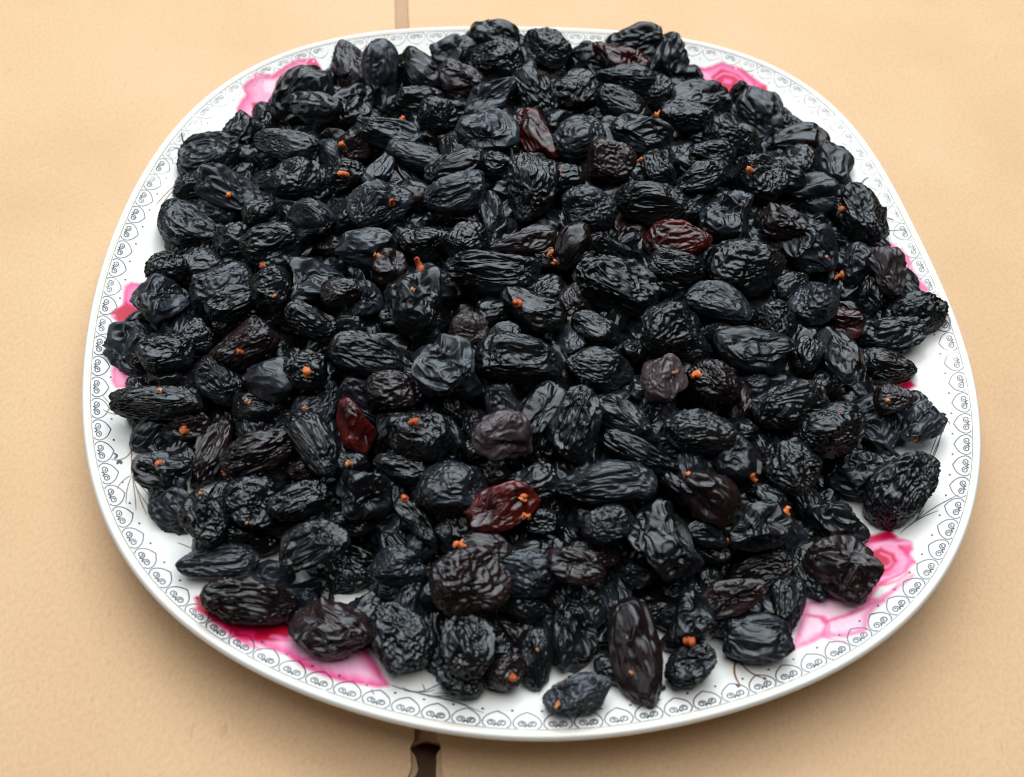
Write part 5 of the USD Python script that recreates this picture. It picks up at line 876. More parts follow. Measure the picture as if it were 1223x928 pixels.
(-20.07,-106.8,21.3,.938,.054,.076,.333,8.71,5.93,4.74,'wb',15,[],'half-buried wrinkled bluish raisin to the left of the raisin with maroon hollow'),
(-60.92,-107.74,15.11,-.204,.091,.166,.96,6.02,3.63,2.9,'lb',15,[],'half-buried ridged bluish raisin right behind the wide folded raisin on petals'),
(-98.24,58.4,21.87,.929,-.233,-.127,.259,8.3,5.3,4.24,'wk',15,[],'half-buried wrinkled black raisin, second in front of the plump smooth raisin on the far rose'),
(50.81,-98.13,12.65,.685,-.32,-.24,-.609,8.19,4.96,3.97,'lk',15,[],'half-buried ridged black raisin right behind the squarish raisin with orange stem'),
(-73.45,-60.88,21.34,.814,.159,-.277,.485,10.4,7.46,5.97,'wk',15,[],'half-buried wrinkled black raisin, second to the right of the ridged raisin with maroon tip'),
(-43.26,-118.29,18.75,-.408,-.004,-.212,.888,9.87,6.38,5.11,'wk',14,[],'half-buried wrinkled black raisin to the right of the wide folded raisin on petals'),
(-43.46,-34.37,30.05,.991,-.028,.056,.119,10.38,6.54,5.23,'dk',14,[],'half-buried dented black raisin to the right of the long parallel-folded raisin'),
(-71.44,-70.62,22.28,.941,-.018,-.178,.288,7.67,4.68,3.74,'wk',14,[],'half-buried wrinkled black raisin to the right of the ridged raisin with maroon tip'),
(35.49,-24.5,32.3,.784,-.087,-.107,-.605,9.75,6.04,4.83,'wk',14,[],'half-buried wrinkled black raisin, second in front of the large raisin with open slit'),
(14.31,-72.28,26.17,-.605,.141,.08,.78,10.15,7.42,5.94,'wk',14,[],'half-buried wrinkled black raisin to the left of the long raisin with pale troughs'),
(68.12,-35.42,28.43,.225,-.217,-.079,.946,8.16,4.98,3.98,'lb',14,[],'half-buried ridged bluish raisin to the right of the raisin with round orange stem'),
(-66.2,11.32,28.83,-.307,.002,.022,.951,8.12,5.17,4.13,'wm',14,[],'half-buried wrinkled dark maroon raisin to the left of the scoop-like hollow raisin'),
(-22.83,23.06,32.92,.983,-.142,-.002,-.113,8.62,6.05,4.84,'lm',14,[],'half-buried ridged dark maroon raisin right in front of the fingerprint-lined raisin'),
(-64.61,-29.54,28.99,-.468,-.16,-.127,.86,9.28,5.94,4.75,'wk',14,[],'half-buried wrinkled black raisin to the left of the long parallel-folded raisin'),
(-41.77,-19.37,31.45,-.096,-.168,.001,.981,8.38,5.78,4.62,'wk',14,[],'half-buried wrinkled black raisin to the left of the big knobbly raisin'),
(-8.66,-44.7,32.28,.463,.265,-.056,.844,10.04,7.48,5.98,'lk',14,[],'half-buried ridged black raisin right in front of the large glossy folded raisin'),
(27.89,-126.72,18.11,.994,-.05,.023,-.094,5.82,3.85,3.08,'wk',14,[],'half-buried wrinkled black raisin to the left of the longest brown raisin'),
(36.36,-43.11,30.48,-.11,.102,.158,.976,10.06,6.41,5.13,'lk',14,[],'half-buried ridged black raisin to the left of the grey dented raisin with red stem'),
(52.38,35.21,29.26,.884,.38,.014,.272,7.74,4.89,3.91,'wk',14,[],'half-buried wrinkled black raisin right behind the bright wine-red ridged raisin'),
(-96.24,41.82,21.64,-.052,-.206,-.44,.872,10.05,6.62,5.3,'wk',14,[],'half-buried wrinkled black raisin, second behind the domed raisin with front stem'),
(32.83,-71.55,24.7,.816,.036,.154,-.556,10.06,7.5,6,'lk',14,[],'half-buried ridged black raisin to the right of the long raisin with pale troughs'),
(68.63,-63.04,24.64,-.553,.053,-.19,.809,9.68,7.24,5.79,'wm',14,[],'half-buried wrinkled dark maroon raisin to the right of the slate-blue scooped raisin'),
(-81.82,-60.34,22.14,.574,.082,-.055,.813,8.09,5.86,4.69,'wk',14,[],'half-buried wrinkled black raisin right behind the ridged raisin with maroon tip'),
(4.11,6.44,32.58,.914,-.07,-.163,-.366,8.57,6.31,5.05,'wk',14,[],'half-buried wrinkled black raisin to the left of the curled scooped maroon raisin'),
(55.64,-98.96,12.87,-.536,-.428,.104,.721,7.2,4.44,3.55,'lk',14,[],'half-buried ridged black raisin, second behind the squarish raisin with orange stem'),
(8.33,-39.52,32.17,.795,.133,.178,-.564,10.39,6.6,5.28,'dk',14,[],'half-buried dented black raisin to the right of the large glossy folded raisin'),
(42.74,2.18,32.34,.255,-.026,-.188,.948,9.02,6.66,5.33,'lk',14,[],'half-buried ridged black raisin to the right of the large raisin with open slit'),
(-30.25,57.38,31.37,.763,-.006,-.101,-.638,7.91,5.66,4.53,'wk',14,[],'half-buried wrinkled black raisin to the left of the flat raisin with sunken face'),
(56.6,-38.9,27.97,-.671,-.002,-.266,.692,8.8,6.59,5.27,'lk',14,[],'half-buried ridged black raisin right in front of the raisin with round orange stem'),
(-38.74,-77.26,23.71,.839,-.071,-.034,-.538,8.05,5.5,4.4,'wb',14,[],'half-buried wrinkled bluish raisin to the right of the rounded raisin with big hollow'),
(-112.14,58.04,16.66,.94,.129,.095,.302,8.06,5.92,4.74,'dk',14,[],'half-buried dented black raisin to the right of the lined raisin with bristles'),
(-61.03,-111.79,16.37,-.056,-.156,-.278,.946,6.15,3.71,2.97,'wb',14,[],'half-buried wrinkled bluish raisin to the left of the wide folded raisin on petals'),
(-34.03,.68,29.95,.907,-.205,-.111,-.351,9.22,6.84,5.47,'db',14,[],'half-buried dented bluish raisin right behind the big knobbly raisin'),
]
for k, (x, y, z, qw, qx, qy, qz, a, b, c, kc, n, stems, label) in enumerate(RAISINS):
    P, F = raisin(1000 + k, np.array([a, b, c]) * 1e-3, kc[0], n)
    mat = SKIN[kc[1]]
    if not stems:
        o = obj('raisin', (P, F), mat)
        placed(o, (x, y, z), qw, qx, qy, qz)
    else:
        o = thing('raisin')
        placed(o, (x, y, z), qw, qx, qy, qz)
        obj('body', (P, F), mat, o)
        for s, d in enumerate(stems):
            big, d = d[3], np.array(d[:3], float)
            i = np.argmax((P / (np.array([a, b, c]) * 1e-3)) @ d / np.linalg.norm(P / (np.array([a, b, c]) * 1e-3), axis=1))
            nrm = d / np.array([a, b, c])
            nrm /= np.linalg.norm(nrm)
            rs = np.random.RandomState(77 * k + s)
            nrm = nrm + rs.normal(size=3) * .28
            nrm /= np.linalg.norm(nrm)
            ux = np.cross(nrm, [.3, .5, .8])
            ux /= np.linalg.norm(ux)
            v, f = stem(500 + 7 * k + s, rs.uniform(1.0, 1.55) * 1e-3 * big)
            v = P[i] + v @ np.stack([ux, np.cross(nrm, ux), nrm])
            obj('stem', (v, f), STEM[1 if big < .8 else 0 if rs.rand() < .65 else 2], o)
    tag(o, label, 'raisin', 'raisins heaped on the plate')

# the rest of the heap, below the raisins one can tell apart
FILL = [
(-95.89,-48.34,13.27,.641,-.153,.296,.692,9.41,5.71,4.57,'wk'),
(-76.31,40.87,23.54,.763,-.179,.166,.598,8.81,6.22,4.98,'lk'),
(-115.5,-36.89,16.77,.697,.052,-.165,-.696,8.9,6.44,5.15,'wk'),
(-40.83,20.73,29.04,-.392,.073,-.014,.917,8.43,5.48,4.39,'lk'),
(103.47,-29.59,11.89,.019,-.114,.117,.986,7.66,4.8,3.84,'lk'),
(104.99,20.25,15.63,.743,.208,-.122,-.624,8.41,5.69,4.55,'wk'),
(23.04,-27.3,31.47,-.107,-.125,.067,.984,10.38,7.78,6.22,'wk'),
(25.89,-18.99,33.09,-.546,-.202,.151,.799,8.4,5.57,4.46,'dk'),
(4.93,22.59,32.21,.76,-.138,-.086,-.629,9.67,6.67,5.34,'wk'),
(44.35,-76.19,13.58,.958,-.123,.096,-.24,9.07,5.66,4.53,'wk'),
(32.82,-88.5,21.64,-.514,-.122,-.138,.838,8.3,5.28,4.22,'wb'),
(-44.1,12.86,31.9,.374,.014,-.084,.924,10.34,6.73,5.38,'wb'),
(89.17,-18.93,23.9,.698,.109,-.098,.701,10.28,6.79,5.43,'lk'),
(78.66,-31.8,25.13,.017,-.07,-.074,.995,8.76,6.41,5.13,'wm'),
(-79.17,72.88,19.41,.895,-.122,.022,-.429,8.39,5.54,4.43,'dk'),
(8.05,-100.04,21.89,.743,.082,-.106,.656,9.14,6.73,5.38,'wb'),
(114.19,-53.2,15.57,.452,-.223,.115,.856,6.7,4.22,3.37,'db'),
(-105.51,-48.89,18.17,.81,-.167,.147,.543,10.03,7.19,5.75,'dk'),
(-41.02,63.96,26.6,.84,-.046,.413,.349,8.21,5.68,4.54,'wk'),
(-45.56,43.21,29.59,.329,.311,.194,.87,9.59,6.15,4.92,'lb'),
(73.88,-55.54,23.56,.796,.072,.109,-.59,8.17,6.06,4.85,'wb'),
(46.05,-116.42,16.19,.97,-.115,-.213,.023,5.61,3.81,3.05,'wb'),
(59.14,121.01,18.59,-.032,-.084,.106,.99,6.41,4.71,3.77,'dm'),
(-107.48,84.73,17.68,.857,.024,.011,-.514,5.27,3.8,3.04,'wk'),
(-90.24,-80.37,14.43,-.63,-.026,.065,.774,6.94,4.32,3.46,'lb'),
(-46.42,-94.64,12.13,.96,-.246,.125,-.04,8.09,4.96,3.97,'lb'),
(45.98,-98.19,12.05,.74,-.16,.142,.638,6.34,4.65,3.72,'lk'),
(-55.73,-99.6,12.54,.977,-.01,.166,.135,5.73,3.79,3.03,'wb'),
(80.11,26.45,23.51,-.082,.149,.085,.982,10.26,7.58,6.07,'lb'),
(-106.88,-65.61,16.14,.861,.026,.002,.508,6.67,4.13,3.3,'wk'),
(23.96,-51.13,31.86,.947,-.089,.037,.306,10.21,6.8,5.44,'wk'),
(19.29,-73.17,25.86,.772,.106,-.256,.572,10.03,7.03,5.62,'dk'),
(111.51,17.4,15.09,-.491,-.151,.212,.831,8.45,6.31,5.05,'lb'),
(-51.75,-26.81,24.49,.797,.279,-.086,-.529,10.46,7.83,6.26,'lk'),
(45.63,63.86,27.85,.835,-.062,-.251,-.486,8.23,5.91,4.73,'db'),
(-22.5,-16.14,24.92,-.562,-.102,-.278,.772,9.81,6.73,5.38,'wk'),
(27.26,38.94,30.67,-.431,-.045,.044,.9,9.39,6.42,5.14,'wm'),
(21.16,-64.21,24.25,.092,-.427,-.127,.891,9.52,7.07,5.66,'wb'),
(-104.68,-40.34,18.23,.955,.206,-.199,.073,9.01,5.49,4.39,'wk'),
(57.8,62.17,23.15,.192,.213,.059,.956,9.85,7.15,5.72,'wb'),
(-21.32,-125.61,17.08,.418,.087,-.029,.904,5.92,3.62,2.89,'dk'),
(-67.78,-2.39,29.15,.838,-.15,.069,.52,9.36,6.21,4.97,'wb'),
(-34.33,-41.47,31.92,.223,.043,-.304,.925,8.71,5.23,4.18,'dk'),
(-55.06,-74.26,18.78,-.648,-.13,-.291,.692,9.77,7.25,5.8,'wk'),
(54.37,-89.52,12.91,.282,.354,-.014,.892,10.25,6.94,5.55,'wk'),
(110.12,-26.14,13.41,.933,-.014,.177,-.312,7.26,4.97,3.98,'wk'),
(94.58,-66.81,11.95,-.435,.054,-.11,.892,5.66,3.55,2.84,'lk'),
(-28.39,-85.22,23.99,-.401,-.207,-.229,.862,9.31,5.68,4.54,'wk'),
(46.68,-61.2,27.58,-.048,-.007,-.238,.97,9.95,6.07,4.86,'lb'),
(-54.5,-109.57,14.34,.708,.226,-.147,-.653,4.29,2.98,2.38,'wb'),
(-6.64,33.14,35.05,.918,-.298,.089,.245,9.24,6.86,5.49,'dk'),
(75.87,35.74,25.34,-.622,.081,-.167,.761,9.46,5.98,4.79,'db'),
(-11.02,15.72,34,-.354,.19,-.213,.891,7.81,5.5,4.4,'wk'),
(-6.86,83.5,23.34,-.565,.232,-.099,.786,9.86,7.22,5.77,'wk'),
(19.75,47.03,33.4,.906,.111,-.212,-.349,7.93,5.3,4.24,'wk'),
(-127.93,-19.54,19,.872,-.025,.061,.486,6.88,4.42,3.54,'wk'),
(-63.73,-44.4,27.58,.871,-.093,-.082,.475,7.66,4.71,3.77,'wm'),
(14.44,-116.95,15.56,.347,-.014,.067,.935,10.43,7.78,6.22,'lk'),
(111.16,39.97,15.56,.028,.133,.027,.99,7.13,4.52,3.61,'lk'),
(124.9,-34.53,17.91,-.372,-.055,.101,.921,6.73,4.66,3.73,'lb'),
(-43.6,76.84,25.37,.812,-.243,-.081,-.524,8.02,5.96,4.77,'dk'),
(-22.98,-51.16,29.71,.91,-.031,.059,-.409,8.82,5.38,4.31,'wk'),
(50.92,68.91,24.25,.989,-.088,-.041,.109,9.24,5.71,4.57,'wm'),
(86.09,-85.53,14.59,-.07,-.074,.159,.982,7.38,5.11,4.09,'lk'),
(31.25,-90.88,15.05,.876,.011,-.344,-.338,10.38,6.55,5.24,'wk'),
(-74.07,-82.26,20.92,.797,-.358,-.039,.485,8.47,6.19,4.95,'lk'),
(-54.79,-85.11,17.03,-.198,-.015,-.385,.901,9.69,6.26,5.01,'wk'),
(-40.64,31.16,32.33,.993,.01,.095,-.064,8.74,6.35,5.08,'wb'),
(25.92,-116.34,15.24,-.003,.074,.016,.997,7.36,4.71,3.77,'dk'),
(64.33,78.9,23.12,-.163,.07,.246,.953,8.63,6.39,5.11,'lk'),
(-87.87,66.22,21.25,.915,-.12,-.017,.384,9.06,5.53,4.42,'wk'),
(-78.38,10.05,25.57,.947,.034,-.077,.309,7.67,5.6,4.48,'lb'),
(-55.19,-91.53,17.05,.993,-.079,-.017,.081,8.78,6.36,5.08,'wk'),
(75.86,-9.33,27.73,.833,-.215,.195,-.47,9.48,5.97,4.77,'wk'),
(46.23,-12.51,29.1,.98,-.03,-.131,.15,10.1,7.51,6,'wb'),
(-56.3,-13.91,30.43,.712,.254,.083,-.65,9.62,5.98,4.79,'dm'),
(-57.53,4.69,19.03,.53,.134,-.201,.813,9.12,5.9,4.72,'lb'),
(78.4,-74.58,13.29,.985,.136,.088,-.053,9.99,6.13,4.9,'wb'),
(-77.48,43.68,23.22,.505,.004,-.072,.86,9.98,7.34,5.87,'db'),
(-23.79,-6.77,31.88,.889,-.254,-.067,.374,8.58,5.67,4.54,'wk'),
(37.15,8.01,30.46,-.594,.272,-.16,.74,10.07,7.05,5.64,'wk'),
(-3.66,-118.85,14.49,.906,-.072,-.117,.4,5.91,3.75,3,'lb'),
(-123.45,-44.68,18.3,.54,-.014,.088,.837,4.37,3.19,2.55,'wb'),
(12.22,-20.52,32.28,-.113,-.039,-.037,.992,9.11,6.32,5.06,'wb'),
(-27.79,26.73,31.7,.925,-.241,-.189,.223,8.47,6.12,4.89,'wk'),
(-90.27,-69.56,12.55,.48,-.065,-.032,.874,5.49,4.08,3.26,'wb'),
(.49,-40.22,31.57,.094,-.199,-.003,.975,9.43,6.51,5.21,'lk'),
(-33.69,-22.49,31.56,.954,.004,.186,.234,9.41,6.97,5.58,'wk'),
(-51.55,-65.13,24.69,-.279,.343,-.177,.88,8.6,6.4,5.12,'wb'),
(65.71,59.89,24.11,.495,-0,.268,.826,9.2,6.55,5.24,'wb'),
(88,84.78,13.15,.719,.135,.175,-.659,5.78,3.47,2.78,'wk'),
(-9.41,-110.1,13.89,-.262,-.092,-.311,.909,8.27,6.04,4.83,'lk'),
(-31.88,92.51,18.68,.945,-.107,.073,.299,10.45,6.64,5.31,'lk'),
(-82.25,-70.82,12.61,.82,-.047,-.191,.537,8.25,5.82,4.65,'lk'),
(13.45,5.38,32.44,-.35,-.068,-.051,.933,9.04,5.57,4.46,'dk'),
(-26.99,-52.2,30.37,-.62,.038,.039,.783,7.57,4.55,3.64,'lb'),
(68.7,-84.91,11.97,.084,.18,-.125,.972,8.24,5.03,4.03,'wb'),
(-43.01,-6.41,31.84,-.55,.079,.09,.826,8.69,6.31,5.05,'wb'),
(52.23,-6.51,30.16,.283,-.007,.493,.822,8.08,5.6,4.48,'lb'),
(111.94,8.99,13.62,.262,.09,.113,.954,6.4,4.03,3.22,'lb'),
(-5.32,-114.24,13.64,.157,-.057,.002,.986,7,4.37,3.49,'db'),
(19.05,1.57,33.77,-.468,.024,.014,.883,9.61,5.96,4.77,'dk'),
(-51.55,12.31,32.22,.981,-.015,-.174,.088,8.65,5.51,4.41,'dm'),
(-6.75,26.09,31.41,.868,.237,.296,.32,10.29,6.71,5.37,'lk'),
(-83.96,106.56,18.3,.93,-.206,-.139,.272,6.56,4.38,3.5,'db'),
(-10.35,-68.57,23.57,.297,-.333,.128,.885,8.64,5.89,4.71,'wk'),
(20.05,91.37,21.22,.922,-.186,-.169,-.294,8.38,5.42,4.34,'dk'),
(31.03,79.19,24.27,-0,.159,.173,.972,10.17,6.54,5.23,'lk'),
(59.96,-16.46,27.33,.972,.109,.104,.179,8.11,5.66,4.53,'wb'),
(97.12,42.11,17.18,.947,-.103,-.297,-.072,10.2,7.27,5.81,'dk'),
(131.02,17.88,20.22,.873,.024,.024,-.487,5.01,3.49,2.79,'lk'),
(-74.87,-40.16,25.73,.861,.079,-.342,.368,8.69,5.8,4.64,'lb'),
(124.86,2.54,17.53,.742,-.002,-.018,-.67,5.7,4.08,3.27,'wk'),
(-13.35,-9.15,34.85,.961,.214,-.157,-.074,10.13,6.44,5.15,'wk'),
(98.96,95.45,18.07,.862,.097,-.038,-.495,5.73,3.87,3.09,'dm'),
(-66.14,31.38,26.78,.966,-.064,-.151,.199,8.31,5.22,4.17,'wm'),
(-107.08,77.83,16.33,.877,.004,-.276,-.393,5.85,3.81,3.05,'wm'),
(66.47,-73.07,22.26,.973,-.057,-.014,.223,7.63,4.85,3.88,'wk'),
(86.12,41.05,21.93,.737,.217,.097,.632,9.31,6.91,5.53,'dk'),
(59.1,10.78,29.17,-.536,-.135,-.017,.833,8.91,5.68,4.55,'wb'),
(-24.18,-76.29,26.62,-.18,-.024,-.212,.96,9.66,7.09,5.67,'lb'),
(-103.86,-66.51,14.97,.235,-.305,-.257,.886,5.05,3.53,2.83,'wb'),
(-86.74,33.08,23.34,.977,.183,-.021,-.107,9.7,6.51,5.21,'lb'),
(46.2,-87.41,21.24,.948,.062,.057,.307,9.33,5.66,4.53,'dk'),
(-105.71,-9.73,19.72,-.622,.04,.153,.767,8.62,5.79,4.64,'dm'),
(-79.51,112.06,20.18,.408,-.155,-.13,.89,8.97,5.79,4.64,'wk'),
(29.62,46.45,31.21,.965,-.117,.147,-.181,9.06,6.35,5.08,'lm'),
(-49.23,41.27,30.8,.795,-.288,.094,.525,7.52,4.57,3.66,'wm'),
(95.98,98.95,18.13,.732,.04,-.011,-.68,6.22,4,3.2,'wb'),
(130.36,10.88,20.49,.493,.002,.196,.848,7.13,4.78,3.82,'wm'),
(-22.69,37.81,30.22,.87,-.101,-.073,.478,9.59,6.08,4.86,'dk'),
(-104.51,81.2,16.01,.716,.016,.079,-.693,5.44,3.5,2.8,'lk'),
(15.28,36.46,32.75,.413,-.052,-.045,.908,9.07,6.45,5.16,'wb'),
(-60.33,-21.59,27.79,-.277,-.087,.112,.95,10.46,7.53,6.02,'wk'),
(-99.42,-39.93,19.27,.749,-.168,.101,-.632,9.61,6.95,5.56,'wk'),
(-86.04,-12.26,22.53,.453,-.344,-.161,.807,9.93,7.09,5.68,'lm'),
(20.91,-102.29,11.86,.583,-.238,.26,.732,7.52,5.09,4.07,'lb'),
(-61.95,-59.52,23.89,.697,.007,.051,.716,7.82,5.68,4.54,'lk'),
(-51.25,-38.47,31.17,.987,-.014,.154,-.035,9.74,6.6,5.28,'wb'),
(.14,57.12,30,.086,.141,.018,.986,8.16,5.97,4.77,'wb'),
(80,.16,24.03,-.665,.112,-.014,.738,9.96,7.14,5.71,'dk'),
(6.76,121.65,16.75,.162,.172,.059,.97,5.82,3.83,3.06,'dm'),
(116.46,35.09,16.07,.94,-.077,.013,.333,5.18,3.35,2.68,'lk'),
(40.57,-100.44,11.63,.703,-.167,.092,-.686,6.01,3.97,3.18,'dk'),
(94.07,-60.38,10.87,.52,.001,-.099,.849,4.29,3.19,2.55,'wk'),
(-91.14,-50.62,13.81,.642,.363,.213,.641,7.93,5.89,4.71,'lk'),
(51.79,1.58,31.26,.931,-.023,.127,.34,7.58,4.73,3.78,'lk'),
(112.28,26.49,18.03,-.656,.228,.227,.683,9.42,6.85,5.48,'lk'),
(-92.38,80.31,13.51,.838,-.163,-.244,-.461,6.05,4.03,3.22,'wk'),
(53.91,117.94,16.51,.895,-.346,.05,-.278,6.2,3.86,3.09,'wk'),
(-120.21,-55.63,18.14,.967,.119,.165,-.153,4.33,2.9,2.32,'wk'),
(-72.96,-16,24.05,.883,-.17,-.158,.407,10.08,6.21,4.96,'wk'),
(56.98,81.31,21.33,.983,.095,.158,.005,9.94,6.57,5.26,'db'),
(-21.5,-92.88,10.74,-.216,.218,-.22,.926,7.81,5.29,4.23,'wk'),
(-51.43,95.52,15.66,-.443,.271,.219,.826,10.33,6.39,5.12,'wm'),
(25.95,69.01,28.14,.26,.318,.242,.879,8.67,6.23,4.98,'lm'),
(-123.39,-19.8,17.02,.944,.079,.044,-.316,6.39,3.9,3.12,'wk'),
(88.29,69.85,20.64,-.338,.306,-.404,.793,7.81,4.8,3.84,'lk'),
(-86.83,-86.22,15.4,.715,.187,-.037,.672,8.28,5.09,4.08,'wb'),
(125.19,34.27,18.68,.365,-.005,-.142,.92,4.22,2.75,2.2,'wb'),
(-15.11,-38.59,21.85,-.157,.75,.433,.474,10.14,6.69,5.36,'wk'),
(79.05,103.62,15.28,.728,-.039,.24,-.641,5.79,3.55,2.84,'wb'),
(-104.64,59.34,14.28,.774,-.212,-.243,.545,6.96,5.22,4.17,'lk'),
(-.34,-86.5,22.63,.717,.201,-.238,-.624,8.12,4.92,3.93,'lb'),
(34.98,51.64,28.95,.958,.283,.039,-.006,8.73,5.45,4.36,'wm'),
(106.96,45.5,15.42,.858,-.236,-.056,.453,7.77,5.54,4.43,'wk'),
(47.5,82.92,21.61,.5,.019,.095,.861,10.29,6.78,5.43,'lb'),
(71.71,-103.75,15.77,.448,-.182,.144,.864,6.12,4.03,3.22,'wb'),
(-120.73,-40.17,16.66,.727,-.051,-.082,-.68,4.15,2.81,2.25,'wk'),
(64.84,41.54,27.9,.94,-.34,-.005,-.04,10.18,6.92,5.53,'wk'),
(5.14,-64.47,19.24,-.143,.065,-.016,.987,8.14,4.9,3.92,'wk'),
(-26.15,-96.47,10.91,.543,-.068,-.166,.821,7.61,4.87,3.89,'lk'),
(126.32,10.04,18.37,.378,-.154,.086,.909,5.34,4,3.2,'wk'),
(91.73,-9.19,14.66,-.477,-.288,-.537,.633,10.5,6.93,5.54,'lk'),
(66.53,-106.37,16.47,.398,-.068,.077,.912,7.61,4.98,3.98,'wk'),
(-100.02,-58.23,14.65,.974,.152,.163,-.041,8.43,5.85,4.68,'wk'),
(106.49,-47.51,12.22,.236,-.057,-.007,.97,4.21,3.15,2.52,'lk'),
(79.22,80.74,20.87,.859,.136,.174,-.461,8.36,5.46,4.37,'wk'),
(65.65,-1.56,19.27,.985,-.118,.081,-.1,9.9,7.41,5.93,'dk'),
(9.88,18.86,33.42,.903,.162,-.07,-.392,8.39,5.24,4.19,'wb'),
(50.9,-34.63,9.86,.9,-.104,-.006,.422,6.55,4.48,3.58,'wk'),
(-60.5,92.13,17.45,.026,-.064,-.046,.997,8.04,5.44,4.35,'wb'),
(54.3,-28.58,28.62,.514,.405,-.126,.745,7.74,4.88,3.91,'wk'),
(65.16,26.12,27.45,.303,.184,-.225,.908,9.94,6.57,5.25,'wm'),
(85.78,-48.94,23.26,-.352,-.091,-.007,.932,7.75,4.95,3.96,'lm'),
(110.98,-45.01,12.75,.187,-.163,-.048,.967,4.18,2.59,2.07,'wk'),
(-109.31,53.9,14.08,.891,-.013,-.07,-.448,6.67,4.04,3.23,'lb'),
(55.82,-34.51,10.21,-.63,.001,-.092,.771,6.73,4.95,3.96,'wk'),
(-107.45,64.74,14.87,.971,-.177,.042,.154,6.03,4.25,3.4,'wk'),
(57.92,-62.97,25.06,.835,.045,.011,.549,10.14,7,5.6,'lk'),
(-61.43,61.21,22.87,.077,-.139,-.243,.957,9.97,7.18,5.75,'wk'),
(-.73,-16.3,32.32,.963,.053,-.039,.261,8.78,6.47,5.18,'wk'),
(20.64,15.29,31.97,.837,.121,.156,.51,9.93,7.1,5.68,'lb'),
(-126.26,16.24,16.75,.888,.078,.065,-.448,5.05,3.06,2.45,'wb'),
(-66.86,-70.52,18.43,.025,.4,-.339,.851,8.53,5.26,4.21,'lb'),
(-41.51,99.22,20.17,-.259,.172,.029,.95,8.38,5.47,4.38,'lk'),
(39.1,-10.95,22.55,-.348,.23,-.272,.867,8.32,5.92,4.74,'lk'),
(-96.99,81.1,14.14,.733,.098,.022,-.672,5.08,3.41,2.73,'lk'),
(-87.28,-96.15,18.11,-.588,-.378,-.189,.69,10.03,7.44,5.95,'wk'),
(36.75,14.88,30.19,-.356,-.082,.277,.889,9.99,6.7,5.36,'wk'),
(-42.8,-90.06,11.07,.881,.073,-.07,-.461,7.59,5.29,4.24,'dk'),
(119.29,62.01,18.69,-.155,.23,.059,.959,4.11,2.51,2.01,'lb'),
(35.61,-25.06,21.13,-.68,.073,.134,.717,8.27,5.83,4.66,'wb'),
(-54.19,-17.06,30.7,.846,-.002,-.116,.52,8.63,5.84,4.68,'dk'),
(-78.09,-49.79,14.52,.788,-.057,-.101,.605,9.62,6.74,5.39,'lk'),
(-43.45,-28.8,22.32,.425,.146,-.156,.88,8.71,6.44,5.15,'wm'),
(-77.42,-52.05,25.1,.548,-.088,-.157,.817,8.22,5.06,4.04,'wk'),
(-9.29,64.66,28.68,-.539,.399,-.087,.737,10.05,7.23,5.78,'lm'),
(42.17,-41.27,19.96,.928,.236,.148,.247,8.64,6.36,5.09,'dk'),
(-37.91,4.47,31.34,.966,-.021,-.07,-.248,7.85,5.05,4.04,'wk'),
(52.8,-75.58,10.15,.046,.029,.046,.997,6.82,4.86,3.88,'wb'),
(5.24,102.54,21.88,.645,-.229,.005,.729,10.08,7.43,5.94,'wk'),
(2.16,-123.05,15.14,.583,-.002,.043,.811,4.71,2.85,2.28,'dk'),
(-28.86,131.47,21.37,.802,.132,.037,.582,6.06,3.79,3.03,'dk'),
(-55.28,92.15,12.56,.235,-.158,-.015,.959,8.18,5.99,4.79,'wk'),
(-81.81,98.93,15.68,-.283,.123,.007,.951,5.68,4.18,3.34,'lk'),
(-85.85,25.22,23.3,.315,.002,-.335,.888,8.17,4.9,3.92,'lk'),
(-10.18,-52.23,20.61,.827,.396,-.078,.392,10,7.13,5.7,'wk'),
(112.65,-20.45,13.21,-.476,-.27,.253,.798,5.42,3.95,3.16,'dk'),
(-63.83,86.59,17.13,.131,.158,.297,.932,8.03,5.11,4.09,'wb'),
(-6.99,-87.19,25.05,.658,.301,.342,-.6,7.76,5.41,4.33,'wk'),
(-13.79,56.36,29.5,.664,.153,-.386,-.622,10.09,6.61,5.28,'wk'),
(64.99,-88.76,11.51,.365,-.263,.108,.887,5.63,4.08,3.27,'wb'),
(62.37,111.9,17.72,.787,-.27,-.072,.55,10.13,6.49,5.19,'wb'),
(86.39,90.61,13.7,.951,-.183,-.045,.246,5.02,3.31,2.65,'lb'),
(-66.76,-41.57,17.94,-.025,-.341,-.104,.934,10.16,7.44,5.95,'lk'),
(8.5,-84.43,16.17,.393,.132,-.08,.907,8.72,6.14,4.91,'wb'),
(-117.63,-12.66,19.89,-.563,.263,-.136,.771,9.01,5.9,4.72,'lk'),
(-19.63,-34.3,33.01,.214,.089,-.125,.965,8.59,6.37,5.1,'lk'),
(-42.25,-71.06,16.42,.81,.04,-.119,.573,9.88,6.35,5.08,'wk'),
(9.72,40.42,20.7,-.526,.044,-.415,.741,9.81,6.81,5.45,'lk'),
(43.92,95.69,17.09,.448,-.254,.123,.848,8.23,4.96,3.97,'db'),
(96.09,-47.7,17.6,.405,.239,-.003,.883,10.28,7.31,5.84,'wb'),
(121.56,13.27,18.07,.284,.39,.213,.849,8.34,5.68,4.54,'dk'),
(-85.24,55.23,19.26,-.669,.021,.048,.741,10.46,7.55,6.04,'lk'),
(-1.58,19.32,29.04,.091,-.504,-.104,.853,8.94,6.62,5.29,'wk'),
(.63,121.64,16.31,.949,.179,.068,.249,5.05,3.12,2.5,'lk'),
(84.42,-66.94,10.89,.919,-.102,.246,.292,6.45,4.24,3.39,'wb'),
(57.01,-56.63,27.42,.075,-.159,.024,.984,9.8,6.34,5.07,'wm'),
(63.73,-81.42,22.61,.951,-.138,-.023,.275,9.55,5.76,4.61,'lk'),
